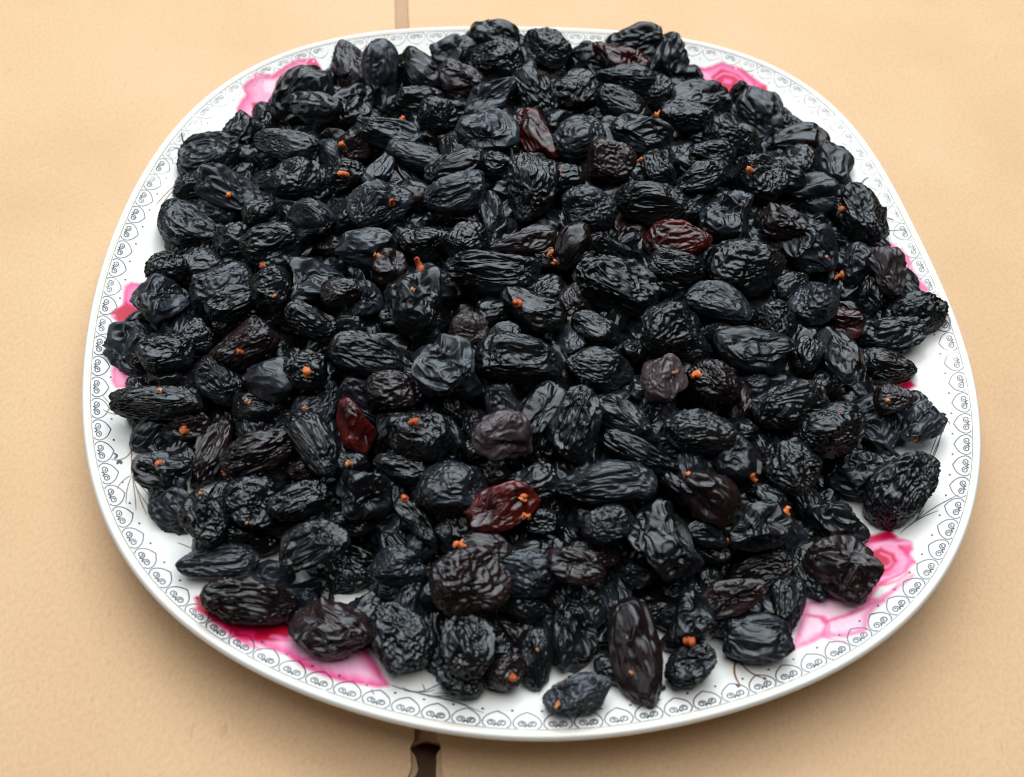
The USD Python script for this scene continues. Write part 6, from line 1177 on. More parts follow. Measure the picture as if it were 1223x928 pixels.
(-61.31,63.12,26.09,.465,-.09,.211,.855,7.63,5.22,4.18,'wk'),
(74.11,68.36,23.03,.806,-.049,-.096,-.582,7.95,5.29,4.23,'wb'),
(-73.48,-25.99,16.05,.761,-.155,.1,.622,10.13,6.22,4.97,'wk'),
(-80.68,105.78,16.68,.63,.21,-.042,.746,5.25,3.25,2.6,'wk'),
(8.4,58.21,28.26,.866,-.437,.159,-.186,8.1,5.87,4.7,'wk'),
(121.32,4.73,15.28,.809,-.001,.125,-.574,4.14,2.58,2.07,'dk'),
(-84.14,-44.04,23.94,.973,.065,.012,-.219,8.44,5.29,4.23,'lm'),
(-77.28,27.85,23.87,.444,-.143,-.392,.793,9.14,5.55,4.44,'wk'),
(85.13,-30.41,21.06,.876,.098,.318,-.348,9.62,6.77,5.42,'wm'),
(-105.85,-72.45,18,.933,-.023,-.219,-.284,8.84,5.46,4.37,'lk'),
(37.2,70.13,25.22,.886,-.176,-.186,.387,7.61,4.96,3.97,'lb'),
(42.83,-67.24,9.51,-.624,.137,-.061,.767,6.35,4.02,3.21,'lk'),
(-13.34,85.38,22.62,.928,.011,.218,.301,10.07,6.49,5.19,'wk'),
(122.11,36.29,17.93,.135,.291,.128,.939,4.7,3.06,2.45,'lk'),
(-87.31,-74.41,12.17,.627,.071,.174,.756,5.49,3.43,2.74,'lb'),
(-84.45,-25.47,20.86,.727,.085,-.016,.681,9.19,6.78,5.43,'lb'),
(20.35,96.08,21.52,.776,-.112,-.07,-.616,9.83,6.74,5.39,'wm'),
(33.82,85.31,25.26,-.017,.063,-.147,.987,9.3,6.5,5.2,'lk'),
(47.54,-108.64,15.38,.079,-.138,.115,.981,7.85,5.71,4.56,'wk'),
(42.02,48.28,30.04,.477,-.298,-.089,.822,9.26,6.81,5.45,'dm'),
(46.04,-59.69,17.98,.753,.1,-.092,.644,10.46,6.74,5.39,'lk'),
(-42.65,-99.18,11.07,.898,-.127,.057,-.418,5.2,3.44,2.75,'lk'),
(-10.29,131.52,21,.376,.053,.098,.92,6.52,4.13,3.3,'dm'),
(78.39,110.76,17.59,.154,-.513,.44,.721,7.08,4.28,3.43,'wm'),
(42.78,130.18,20.05,.861,-.088,-.219,.45,5.69,3.68,2.94,'wk'),
(122.41,30.56,18.15,-.045,.092,.199,.975,5.32,3.77,3.02,'wk'),
(61.82,-93.01,10.93,-.481,-.263,-.064,.834,4.16,2.7,2.16,'wb'),
(-19.07,44.66,29.12,.798,.063,.121,.586,8.87,6.18,4.94,'wm'),
(-1.97,-74.46,22.13,-.078,-.155,-.44,.881,9.2,5.95,4.76,'dk'),
(35.55,35.27,31.82,.814,-.028,.009,.58,9.77,7.26,5.81,'lb'),
(47.68,-32.58,28.03,.268,-.042,-.004,.962,8.66,5.35,4.28,'wk'),
(-8.98,-130.77,18.08,-.178,-.214,-.04,.96,4.27,3.11,2.49,'wk'),
(-113.03,-65.18,16.73,.273,.06,-.064,.958,4.09,2.49,2,'dk'),
(94.21,83.42,14.06,.83,.019,.13,.543,4.88,3.07,2.46,'wk'),
(-23.87,82.13,22.12,.945,.175,.033,.274,10.11,7.36,5.88,'wm'),
(-1.59,-57.08,30.31,-.465,-.042,-.422,.777,9.28,5.89,4.71,'db'),
(86.79,23.26,19.69,.82,-.023,.258,-.511,9.74,6.84,5.47,'lb'),
(93.43,94.38,16.02,.619,-.5,.334,-.505,5.26,3.31,2.65,'wk'),
(89.63,90.61,13.96,-.326,.025,.224,.918,4.49,2.72,2.18,'dk'),
(-92.66,-15.43,22.13,.961,.114,-.138,-.211,7.54,5.33,4.27,'wk'),
(-35.31,70.88,25.81,.336,.293,.43,.785,9.32,6.36,5.09,'wb'),
(-10.72,48.73,28.32,.682,.091,-.437,-.579,9.84,7.17,5.74,'lk'),
(-6.32,-58.37,18.58,.923,.013,-.089,-.374,10.29,6.74,5.39,'lk'),
(41.7,-94.63,11.72,-.182,-.172,-.156,.956,8.43,5.39,4.31,'wk'),
(-100.86,-29.1,15.86,-.516,-.015,.191,.835,9.1,5.7,4.56,'lm'),
(-89.47,1.55,23.81,.756,-.085,.136,.635,9.02,6.68,5.35,'lk'),
(-110.72,68.74,15.1,.562,.003,.164,.811,4.14,2.68,2.15,'lk'),
(-122.26,13.38,15.95,-.395,-.031,-.083,.915,5.39,3.84,3.07,'lm'),
(-108.59,20.7,16.84,.21,-.037,-.044,.976,10.32,7.61,6.09,'wk'),
(19.63,-37.89,33.19,.696,.086,.008,.713,8.54,5.77,4.62,'lm'),
(-109.53,-55.24,16.69,.861,.139,.05,-.487,10.23,7.66,6.12,'wk'),
(-106.3,-24.29,14.61,-.541,.236,-.042,.806,8.91,6.23,4.98,'lk'),
(59.06,35.48,19.55,.892,-.403,-.118,.168,8.79,5.32,4.26,'lb'),
(65.97,-12.98,10.48,.887,.251,-.003,-.387,7.58,5.31,4.25,'wm'),
(-34.65,10.9,33.42,.986,-.128,-.055,.087,8.53,5.44,4.35,'lk'),
(24.06,122.01,19.12,.99,.039,.051,.126,7.54,4.69,3.75,'dk'),
(-96.95,33.3,21.31,.932,-.081,-.045,-.349,8.21,5.66,4.53,'dm'),
(-33.62,-29.9,27.24,.888,.349,.275,-.122,7.8,4.7,3.76,'lm'),
(64.57,-38.54,16.33,.939,.086,.326,-.067,8.23,5.33,4.27,'lb'),
(-105.81,69.51,14.76,.953,.077,-.038,-.29,6.43,3.86,3.09,'wk'),
(64.6,88.8,21.75,.898,-.074,-.044,-.432,9.36,6.83,5.46,'lb'),
(3.58,-12.47,24.09,.92,-.234,.14,.282,8.22,5.47,4.38,'wk'),
(-116.09,52.24,18.96,-.626,.091,-.176,.754,7.87,4.74,3.79,'dm'),
(74.65,94.93,17.77,.884,-.116,.264,.368,7.56,4.58,3.66,'wk'),
(104,-2.99,14.48,.025,-.119,.01,.992,9.31,6.87,5.49,'lk'),
(114.95,-39.2,15.72,.81,-.027,.163,-.563,8.92,5.72,4.58,'lk'),
(116.36,-15.01,15.47,-.431,.203,.108,.872,7.56,5.64,4.51,'lb'),
(-40.43,89.28,23.57,.806,-.188,.23,.512,8.77,5.37,4.3,'wk'),
(-59.82,-45.35,19.18,.902,.029,-.094,.42,9.16,6.29,5.04,'wb'),
(42.99,-46.52,17.85,-.111,-.139,.062,.982,9.32,6.35,5.08,'lb'),
(-107.47,-80.19,18.38,.803,-.025,-.04,-.594,5.64,3.64,2.91,'db'),
(75.74,-97.44,13.53,.925,-.086,-.299,-.216,4.03,2.43,1.94,'lb'),
(42.95,-4.2,20.69,.816,.26,-.117,.502,8.11,5.31,4.25,'db'),
(106.87,81.36,17.04,-.399,-.009,.018,.917,4.25,2.74,2.2,'wk'),
(-91.67,84.43,14.1,.583,.079,-.117,.8,5.95,4.01,3.21,'wm'),
(-98.14,60.96,13.23,.888,-.143,-.076,-.431,7.48,5.52,4.41,'wk'),
(-31.79,100.14,20.51,.719,-.2,-.045,.664,8.39,5.2,4.16,'lk'),
(23.02,-7.57,35.24,-.547,-.073,-.04,.833,8.5,5.39,4.31,'wk'),
(45.96,25.05,31.57,.736,.328,-.289,-.517,9.02,6.11,4.89,'db'),
(77.24,56.51,24.05,.468,-.01,-.139,.873,8.74,5.41,4.32,'wk'),
(87.12,-77.66,12.07,.995,-.018,.031,-.098,5.35,3.41,2.73,'wb'),
(79.11,43.74,22.39,-.627,.169,-.208,.731,10.11,7.28,5.82,'wb'),
(2.64,-14.7,15.01,-.349,-.056,.141,.925,9.08,6.33,5.06,'wm'),
(104.8,72.16,16.13,.963,-.056,.027,.264,6.52,4.07,3.26,'lk'),
(80.3,-62.3,23.99,.822,.363,-.075,.432,9.45,6.78,5.42,'db'),
(-7.21,125.5,19.33,.382,-.028,-.276,.881,7.11,5.06,4.05,'wk'),
(54.51,-29.54,9.52,-.199,.184,.086,.959,6.44,4.03,3.23,'wb'),
(2.92,42.53,34.09,-.523,.022,.044,.851,8.13,5.2,4.16,'db'),
(8.25,47.28,29.86,.933,.016,.143,-.331,7.62,4.95,3.96,'wb'),
(-55.69,96.92,18.96,.967,.082,-.217,-.104,8.29,5.61,4.49,'lk'),
(15.46,-60.88,28.06,.948,.016,.041,-.315,9.9,6.09,4.87,'dk'),
(58.84,44.13,27.22,.755,.306,.311,.489,8.26,6.18,4.95,'wk'),
(77.28,-40.52,26.02,-.643,.134,-.002,.754,9.76,6.01,4.81,'lb'),
(100.16,2.85,20.52,.852,-.054,.086,.514,9.93,6.03,4.83,'lm'),
(-91.5,-59.38,11.39,.846,.312,-.081,.425,5.15,3.77,3.02,'wk'),
(-103.68,35.36,21.2,.904,-.01,-.195,.379,7.98,5.71,4.57,'dk'),
(24.25,120.93,17.75,.91,.117,.128,-.376,9.96,6.1,4.88,'dk'),
(-43.62,-2.76,22.21,.874,-.238,-.347,.243,8.61,6,4.8,'lb'),
(-27.68,21.49,24.59,-.117,-.13,-.204,.963,10.29,6.96,5.56,'wk'),
(26.51,-8.91,24.81,.968,-.142,-.061,-.199,7.74,5.62,4.5,'wm'),
(-116.11,15.58,15.75,.717,.04,-.128,-.684,8.44,6.11,4.89,'lk'),
(-.28,-33.49,33.05,.806,-.072,-.102,-.578,10.42,6.6,5.28,'dk'),
(-120.13,-30.13,18.02,-.272,.022,.108,.956,10.14,7.42,5.94,'lk'),
(110.89,-1.89,14.62,.354,.292,-.459,.761,8.66,5.72,4.58,'dk'),
(30.7,-52.73,20.31,.932,.296,.099,.185,7.98,5.06,4.05,'dk'),
(-59.08,-30.49,10.84,.927,-.235,-.18,.232,7.96,5.79,4.63,'wb'),
(-123.39,54.19,19.56,.983,-.172,.048,-.049,9.14,6.61,5.29,'wb'),
(-71.79,1.72,26.01,.691,-.312,-.202,-.62,8.31,5.68,4.54,'wb'),
(-16.2,101.83,22.38,.91,-.018,-.089,-.404,10.25,7.55,6.04,'wb'),
(-24.23,22.24,15.56,-.475,.055,-.054,.877,8,4.88,3.91,'wk'),
(99.6,22.68,10.56,.982,.138,.012,-.127,5.08,3.13,2.51,'wm'),
(-60.7,-116.02,17.12,-.06,-.212,.331,.918,4.05,3.02,2.42,'wk'),
(-32.18,-10.88,31.56,-.257,.156,.19,.935,10.26,7.31,5.84,'lb'),
(10.74,8.42,34.76,.838,-.14,.063,-.523,8.73,5.36,4.29,'lk'),
(43.15,-33.34,25.6,.713,.271,-.275,.585,9.62,5.79,4.63,'wk'),
(96.52,26.05,22.09,-.45,.123,-.079,.881,9.6,6.3,5.04,'wm'),
(-18.74,-66.6,20.14,.965,.244,.06,-.076,8.51,5.9,4.72,'lk'),
(20.19,-53.41,19,.701,-.086,-.012,.708,8.22,5.07,4.06,'wk'),
(111.99,59.09,16.66,.634,.248,-.038,.732,5.24,3.58,2.86,'lb'),
(-103.05,29.29,12.22,.939,.29,-.168,.074,8.19,5.29,4.23,'wb'),
(-94.3,-7.18,23.65,.722,.01,-.287,-.63,8.3,5.47,4.37,'lk'),
(-62.12,-88.24,18.18,.754,.05,-.045,-.654,10.04,6.67,5.34,'wk'),
(-34.9,-66.22,25.93,.932,.073,-.113,.336,9.04,5.85,4.68,'wk'),
(-10.85,99.51,21.18,.803,.079,-.031,-.591,8.33,5.07,4.06,'wk'),
(106.19,-37.58,13.37,.373,-.273,.199,.864,9.62,6.1,4.88,'wk'),
(112.47,47.9,17.38,.784,-.072,.115,-.606,7.9,5.91,4.72,'lk'),
(-67.92,34.45,19.37,.358,.158,-.039,.919,10.47,6.33,5.07,'wk'),
(-22.37,-87.97,14.94,.477,.077,.003,.875,7.9,4.94,3.95,'dk'),
(51.71,-27.64,21.63,.356,.211,-.205,.887,8.83,6.41,5.13,'wm'),
(-64.79,-22.64,9.72,.892,-.094,-.02,.442,6.05,4.29,3.43,'lk'),
(88.01,5.3,24.46,-.678,.134,-.118,.713,9.86,5.96,4.77,'dk'),
(93.72,-54.36,10.83,-.702,.019,.033,.711,5.53,3.91,3.13,'lk'),
(90.68,87.81,14.03,.975,.006,-.219,.039,4.25,3.18,2.54,'lk'),
(114.68,62.7,17.6,.762,.184,-.047,-.62,4.71,3.15,2.52,'wk'),
(97.21,66.6,18.69,.729,.298,-.054,.614,8.81,6.19,4.95,'wk'),
(55.96,-14.49,22.13,-.052,.09,-.416,.904,9.61,6.5,5.2,'lm'),
(95.55,26.99,11.59,.998,-.011,.031,-.059,7.15,5.27,4.22,'wb'),
(74.6,106.48,15.01,.215,.175,-.149,.949,5.26,3.19,2.55,'lk'),
(30.63,-67.19,26.98,.729,.145,-.033,.668,8.07,5.2,4.16,'lk'),
(48.71,-17.02,29.8,.744,-.235,-.028,-.625,9.66,6.84,5.47,'lb'),
(54.71,-85.09,19.13,-.486,.009,-.176,.856,7.82,5.18,4.14,'lk'),
(25.52,114,14.29,-.408,.247,-.268,.837,5.84,3.98,3.18,'wb'),
(-29.67,22.95,9.58,-.456,.093,.158,.871,6.74,4.11,3.29,'wk'),
(-113.58,67.72,15.83,-.556,.264,-.02,.788,4.41,2.74,2.19,'lk'),
(-98.79,4.43,19.65,.142,-.151,.024,.978,8.85,5.49,4.39,'lk'),
(-.23,106.58,20.11,.967,-.053,.134,.212,9.8,6.31,5.05,'wk'),
(41.29,31.14,30.3,-.221,-.064,.017,.973,9.46,6.27,5.02,'lk'),
(8.7,4.1,22.59,-.169,.108,-.118,.972,7.56,5.52,4.42,'wk'),
(48.52,-69.7,9.35,.961,-.006,.02,.275,5.61,3.8,3.04,'wb'),
(105.75,-24.78,11.9,.482,.199,-.054,.852,6.52,4.35,3.48,'wk'),
(94.56,51.6,21.36,-.312,-.244,.132,.909,9.88,7.08,5.67,'lb'),
(-87.14,15.88,9.89,.939,.341,-.023,-.02,6.65,4.52,3.62,'dk'),
(-48.48,-61.8,10.13,.91,-.222,-.34,-.084,7.93,4.83,3.87,'dk'),
(79.86,-94.25,14.03,-.556,-.124,-.072,.819,5.33,3.25,2.6,'lb'),
(-110.21,-63.09,15.54,.989,.092,-.112,.004,4,2.47,1.98,'dk'),
(-54.35,-95.4,12.84,.142,-.072,-.138,.978,7.67,5.55,4.44,'dk'),
(-86.97,-15.1,21.99,.892,.168,-.099,-.408,9.47,6.22,4.98,'wk'),
(-83.11,83.98,18.7,.959,-.147,.166,-.175,9.48,6.32,5.06,'lk'),
(10.07,90.92,22.56,.795,.049,-.124,-.591,7.64,4.84,3.87,'wb'),
(4.7,-40.1,16.07,.89,.313,.133,-.303,10.26,6.39,5.11,'wk'),
(-110.79,-12.05,13.61,.922,-.003,.076,-.379,7.09,4.9,3.92,'wk'),
(53.99,112.81,14.86,.857,-.077,-.082,.502,5.65,3.77,3.01,'lk'),
(-48.84,5.26,29.66,-.138,-.051,.184,.972,8.29,5.05,4.04,'lk'),
(-52.31,56.15,27.24,.805,-.036,-.533,.258,9.29,6.74,5.39,'lk'),
(-7.94,4.31,35.97,-.146,.066,.045,.986,9.64,6.04,4.83,'wk'),
(26.87,-86.75,18.05,.675,-.257,-.01,.692,8.2,5.91,4.73,'wb'),
(43.77,59.01,27.26,.781,-.017,.108,-.615,8.94,6.07,4.86,'lk'),
(120.45,45,19.92,.935,.058,-.06,.345,9.83,6.68,5.34,'wk'),
(-40.22,-13.4,23.86,.803,.116,.335,-.48,9.19,5.71,4.57,'wb'),
(-33.6,-70.48,17.32,.869,-.064,-.469,.145,8.96,6.12,4.89,'lk'),
(72.95,-12.16,15.35,.752,.145,-.038,-.642,9.85,7,5.6,'wb'),
(113.2,-9.67,12.63,.803,.004,.19,-.565,4.41,2.98,2.38,'wm'),
(-102.07,-61.99,13.57,-.233,-.025,-.025,.972,5.07,3.12,2.5,'dk'),
(-89.16,84.11,12.87,.803,-.114,-.087,.578,5.14,3.1,2.48,'lb'),
(34.28,-99.52,10.95,.935,-.33,.128,-.014,5.33,3.79,3.03,'wk'),
(85.4,95.82,14.08,.968,-.205,-.046,.137,4.53,2.72,2.18,'wk'),
(-102.58,14.59,19.46,.052,-.293,.096,.95,10.48,7.47,5.98,'wk'),
(-45.34,-40.82,31.53,-.167,-.179,-.16,.956,8.4,5.57,4.46,'lk'),
(19.9,78.09,23.99,.908,.06,-.035,-.412,8.42,6.28,5.02,'wk'),
(85.71,9.43,24.69,.08,.262,.187,.943,8.41,5.8,4.64,'wm'),
(-41.18,52.62,19.72,.909,.401,-.102,.036,8.19,5.52,4.41,'wb'),
(42.7,64.98,18.49,.11,.082,.385,.913,8.83,6.29,5.03,'lk'),
(-110.16,-30.51,13.33,.522,-.014,-.083,.849,6.06,3.69,2.95,'dm'),
(-6.94,-126.95,16.68,.831,-.236,.345,-.366,4.45,3.1,2.48,'wm'),
(-125.53,36.95,17.01,.078,.051,.089,.992,4.33,2.86,2.29,'wk'),
(-120.4,1.17,17.68,.915,-.026,-.083,.393,10.43,7.64,6.11,'lb'),
(-120.53,21.38,16.83,-.572,-.032,.113,.812,8.65,5.48,4.38,'wb'),
(-110.9,-23.95,18.16,.978,.124,.042,-.161,9.4,6.16,4.93,'wk'),
(-104.91,3.24,19.92,-.328,.113,-.065,.936,9.13,6.48,5.19,'lk'),
(-109.53,41.78,19.81,.593,-.314,.422,.61,8.95,6.18,4.94,'lk'),
(-91.84,14.51,21.2,-.585,.06,-.04,.808,8.39,6.11,4.89,'lm'),
(-94.42,24.94,20.95,.518,-.069,-.072,.849,10.49,6.76,5.41,'db'),
(-93.43,88.39,19.15,.971,-.123,-.065,-.193,10.17,6.35,5.08,'wb'),
(-94.32,94.4,19.88,.951,.021,.304,.041,8.08,5.59,4.47,'lk'),
(-81.15,11.11,24.66,-.221,.085,-.046,.971,7.96,5.5,4.4,'lb'),
(-86.65,43.28,23.01,.869,-.221,-.103,-.43,7.86,5.42,4.33,'lb'),
(-71.97,-11.38,27.97,-.134,-.21,.223,.942,10.09,6.53,5.23,'lk'),
(-78.34,80.97,21.24,-.301,.068,-.434,.847,7.86,5.89,4.71,'dk'),
(-76.98,86.51,19.54,.934,-.18,-.05,.305,7.64,5.57,4.46,'lm'),
(-60.01,-13.62,28.64,.485,-.011,.005,.875,7.64,4.62,3.7,'wk'),
(-64.69,41.28,28.44,.429,-.043,.184,.884,9.92,7.15,5.72,'lk'),
(-61.39,96.61,21.68,.639,-.181,.175,.727,8.78,5.85,4.68,'dk'),
(-66.38,108.97,18.45,.667,-.004,-.182,.722,9.24,6.19,4.95,'lb'),
(-53.49,22.7,31.49,-.201,.026,.115,.973,8.29,6.1,4.88,'lb'),
(-50.92,30.73,28.85,.961,-.215,-.05,.165,9.61,6.29,5.03,'wb'),
(-54.51,62.97,26.84,.129,-.153,.082,.976,8.32,5.24,4.19,'dm'),
(-53.6,105.11,19.97,.585,-.132,-.092,.795,8.71,5.92,4.74,'dk'),
(-40.62,-48.65,30.17,.867,.025,.097,-.488,9.99,7.44,5.95,'wk'),
(-42.73,55.01,27.76,.674,-.126,.226,.692,7.98,5.98,4.78,'lk'),
(-44.77,108.97,17.5,-.192,-.039,.322,.926,8.05,5.01,4.01,'db'),
(-34.22,-71.33,25,-.455,.11,.121,.875,8.28,4.99,3.99,'wb'),
(-30.85,34.34,31.65,-.244,.075,-.098,.962,7.96,4.95,3.96,'db'),
(-32.16,47.49,29.78,-.334,.084,-.26,.902,8.3,5.67,4.54,'wb'),
(-33.8,73.76,24.03,-.292,.21,.049,.932,7.98,5.38,4.31,'dk'),
(-30.33,107.19,17.73,.97,.051,.134,-.195,8.62,5.54,4.44,'wm'),
(-17.44,-43.38,32.77,-.597,-.029,.073,.799,7.59,4.97,3.97,'lk'),
(-16.53,-24.43,31.95,-.456,.18,-.072,.869,7.55,5.24,4.19,'wm'),
(-20.62,4.61,32.31,.727,-.215,-.447,-.475,8.63,6.32,5.05,'lk'),
(-22.9,10.13,32.16,.476,-.601,.208,.608,9.09,6.14,4.91,'wk'),
(-18.62,53.79,30.42,.905,-.233,-.046,.353,8.34,5.51,4.41,'lm'),
(-22.93,69.58,26.32,-.204,-.085,.123,.967,9.95,6.14,4.91,'wk'),
(-22.76,88.15,21.16,-.311,-.199,.016,.929,7.71,5.53,4.42,'wk'),
(-22.53,112.24,20.33,.832,-.158,-.171,.503,8.79,5.74,4.59,'lm'),
(-13.62,-105.95,21.16,-.481,.069,-.308,.818,8.73,5.59,4.47,'wm'),
(-5.77,-99.92,21.39,-.495,.193,-.098,.842,9.45,5.78,4.62,'wm'),
(-7.23,-33.37,35.03,.482,-.214,-.162,.834,9.39,6.44,5.15,'db'),
(-11.78,107.24,18.59,.776,.1,.025,.622,10.04,7.34,5.87,'wk'),
(-12.83,118.01,19.18,.991,-.117,-.046,-.047,8.39,5.08,4.06,'lk'),
(1.16,37.3,32.03,.801,-.111,.045,.587,8.32,5.07,4.05,'wk'),
(2.88,68.63,27.06,.956,-.002,-.248,-.155,8.56,6,4.8,'wm'),
(-.18,73.94,25.4,.883,-.165,-.025,-.439,7.9,4.82,3.86,'db'),
(5.51,89.97,21.35,.985,-.144,-.048,.079,9.84,6.7,5.36,'db'),
(15.35,-50.6,29.26,-.363,-.003,-.065,.929,8.95,6.68,5.35,'wm'),
(10.17,67.64,26.68,.699,-.288,.212,.619,8.92,5.58,4.47,'lk'),
(7.84,75.94,25.54,-.178,.354,.261,.881,8.22,5.19,4.15,'lk'),
(15.06,101.17,21.7,.929,-.33,.151,.074,7.89,4.77,3.81,'wm'),
(9.13,109.91,17.81,-.376,-.121,.146,.907,7.61,4.64,3.71,'lb'),
(18.57,22.21,32.71,-.617,.02,.058,.785,9.98,6.09,4.87,'dk'),
(24.34,51.73,32.04,-.101,.41,.327,.845,8.31,5.51,4.41,'lb'),
(30.97,-5.47,33.23,.973,-.07,.095,.2,10.49,7.09,5.67,'wk'),
(31.95,101.79,21.04,-.492,.042,.042,.869,9.45,5.79,4.63,'db'),
(35.43,108.19,19.76,.242,-.258,.274,.894,8.6,5.97,4.77,'lk'),
(30.78,122.24,19.28,.981,-.008,.082,-.174,9.55,6.63,5.3,'wk'),
(42.81,-94.11,21.8,.39,.067,.254,.883,7.87,4.85,3.88,'lb'),
(40.52,8.12,30.72,.717,-.04,-.024,-.696,8.01,5.24,4.19,'lk'),
(46.92,102.06,19.35,.039,.078,-.206,.975,9.39,6.43,5.15,'wk'),
(41.18,110.53,17.8,.706,-.23,.038,-.669,7.97,5.59,4.47,'lb'),
(53.01,20.01,29.55,.227,.035,.189,.955,8.42,5.5,4.4,'lb'),
(56.13,86.69,22.08,-.157,.044,.111,.98,8.68,6.22,4.97,'lk'),
(53.6,100.72,18.94,-.396,-.144,.129,.898,8.4,5.62,4.49,'wm'),
(70.22,-24.05,29.46,-.373,.05,-.113,.92,8.33,5.41,4.33,'wb'),
(62.59,-5.49,29.97,.848,.056,.486,.205,8.91,6.09,4.88,'wk'),
(63.37,2.77,28.32,-.548,.028,.096,.83,8.16,6.09,4.87,'wk'),
(66.51,10.09,27.99,.816,-.101,.305,-.481,9.36,5.72,4.57,'wk'),
(66.54,31.14,27.68,-.192,.341,-.235,.89,9.01,6.65,5.32,'dk'),
(66.05,65.47,23.12,.162,.146,.308,.926,9.09,6.74,5.39,'lb'),
(63.43,94.39,21.93,-.498,.117,.069,.857,8.71,6.45,5.16,'wb'),
(79.04,-17.86,26.1,.727,.229,-.008,.647,8.11,5.69,4.55,'lm'),
(77.18,9.17,24.62,-.323,.22,-.018,.92,9.34,6.66,5.33,'wk'),
(83.63,-45.36,24.62,.392,.413,-.203,.796,9.41,6.12,4.9,'lb'),
(85.11,-9.51,22.75,.949,.192,-.124,.216,9.82,6.47,5.17,'wk'),
(86.67,32.98,24.35,-.577,-.007,-.048,.815,9.46,6.83,5.46,'wk'),
(88.59,55.24,22.92,.941,-.145,-.039,.305,7.59,5.68,4.54,'lk'),
(87.02,103.32,18.27,.474,.116,-.021,.873,8.93,6.44,5.15,'wm'),
(98.04,-19.04,23.34,.97,-.104,.217,.044,7.66,5.33,4.27,'lk'),
(100.17,32.07,21.82,.945,-.122,.041,-.3,8.33,5.92,4.73,'wk'),
(118.22,-39.06,17.24,-.094,.121,.033,.988,7.9,5.52,4.42,'wk'),
(120.57,21.12,19.21,.952,.224,.011,.21,7.62,5.12,4.09,'wk'),
(117.04,45.16,18.72,.987,.138,.079,.02,8.07,5.05,4.04,'lk'),
(-89.72,-48.95,12.98,-.619,-.115,-.032,.776,9.4,6.6,5.28,'lk'),
(-94.21,4.1,12.58,-.485,.203,.069,.848,9.32,6.94,5.55,'wk'),
(-90.82,14.69,13.87,.67,-.272,-.072,.687,7.87,5.68,4.54,'lk'),
(-89.04,49.21,12.35,.931,-.205,-.184,.241,8.29,5.05,4.04,'wb'),
(-76.4,-57.7,13.94,.894,.092,-.152,-.412,7.54,5.43,4.34,'wk'),
(-80.98,-32.77,14.09,.84,.091,-.136,-.517,9.88,7.04,5.63,'lk'),
(-85.27,-21.61,14.86,.709,-.268,-.236,.608,9.52,7.14,5.71,'lk'),
(-82.58,-11.22,15.41,-.587,-.197,.043,.784,8.75,6.41,5.13,'wb'),
(-78.14,3.1,15.07,.083,-.267,-.048,.959,9.51,5.89,4.72,'wb'),
(-77.05,7.5,18.22,.851,.119,-.286,-.425,7.6,5.31,4.25,'lk'),
(-77.38,20.19,15.47,.558,.014,.203,.805,9.02,6.74,5.4,'lk'),
(-79.2,35.36,16.7,.457,.134,.157,.865,8.73,6.21,4.97,'wb'),
(-80.31,47.8,13.8,-.686,.076,-.111,.715,9.2,5.7,4.56,'lm'),
(-70.64,-74.86,12.95,-.417,-.244,-.21,.85,9.5,6.65,5.32,'wb'),
(-66.5,-67.45,12.2,.549,.309,-.015,.776,8.92,5.63,4.5,'lk'),
(-71.69,-47.08,13.4,.84,.103,-.11,-.521,9.52,5.74,4.59,'dk'),
(-69.23,-8.67,17.52,.569,.061,.029,.82,10.33,7.4,5.92,'lm'),
(-71.2,-3.05,16.65,.972,-.147,-.178,.038,8.81,6.24,4.99,'wk'),
(-70.86,8.88,17.09,-.527,-.059,-.288,.797,7.98,5.82,4.66,'lk'),
(-64.67,25.4,20.53,.825,-.132,-.114,.537,10.2,7.59,6.07,'wb'),
(-68.83,45.4,15.67,.274,-.355,-.069,.891,8.67,5.75,4.6,'wk'),
(-65.94,62.13,16.34,.365,.366,.278,.81,9.58,6.12,4.9,'wk'),
(-72.62,74.49,12.45,.885,.206,-.147,-.39,7.8,5.75,4.6,'dk'),
(-52.58,-77.55,12.85,.222,-.058,-.214,.95,7.94,5.29,4.23,'wk'),
(-57.86,-59.21,17.47,-.331,-.07,-.025,.941,7.98,5.12,4.09,'lb'),
(-51.69,-41.68,18.05,.979,.139,-.018,-.148,8.44,6.31,5.05,'wk'),
(-57.3,-26.3,18.3,.542,-.134,-.205,.804,7.53,5.22,4.17,'lk'),
(-54.35,-13.9,19,-.53,-.103,.015,.841,8.27,5.26,4.21,'wk'),
(-54.4,7.92,19.11,.843,.209,-.049,-.494,7.92,5.18,4.14,'dk'),
(-60.67,28.47,20.63,.847,.138,-.183,-.479,9.97,6.22,4.98,'wk'),
(-52.24,34.22,20.26,.521,.032,-.21,.827,10.2,6.45,5.16,'lm'),
(-56.69,54.33,15.68,.976,-.138,.103,.133,8.13,6.06,4.85,'wk'),
(-59.95,57.65,16.74,.092,.048,.332,.937,8.01,5.42,4.33,'lk'),
(-58.49,70.12,14.64,.767,-.176,-.044,-.616,9.42,5.84,4.68,'wk'),
(-44.03,-57.54,17.34,-.382,-.422,-.191,.799,8.51,5.45,4.36,'lk'),
(-48.73,-47.69,19.03,-.41,-.162,-.179,.879,8.55,5.32,4.26,'wk'),
(-45.38,-36.78,20.73,.873,.189,-.412,-.178,9.27,6.64,5.31,'lk'),
(-48.23,14.74,20.52,-.156,-.156,-.19,.957,9.31,5.84,4.67,'dm'),
(-39.39,27.14,23.5,.973,.048,-.033,-.221,8.04,5.38,4.3,'wk'),
(-42.41,38.89,22.42,-.553,.231,-.028,.8,10.43,6.59,5.27,'wm'),
(-45.59,57.92,19.87,-.281,.133,.267,.912,9.67,6.97,5.57,'lk'),
(-42.93,79.3,15.12,.717,-.139,-.138,.668,8.63,5.92,4.74,'wk'),
(-33.07,-60.81,20.07,-.18,-.027,-.036,.983,8.56,5.24,4.19,'wk'),
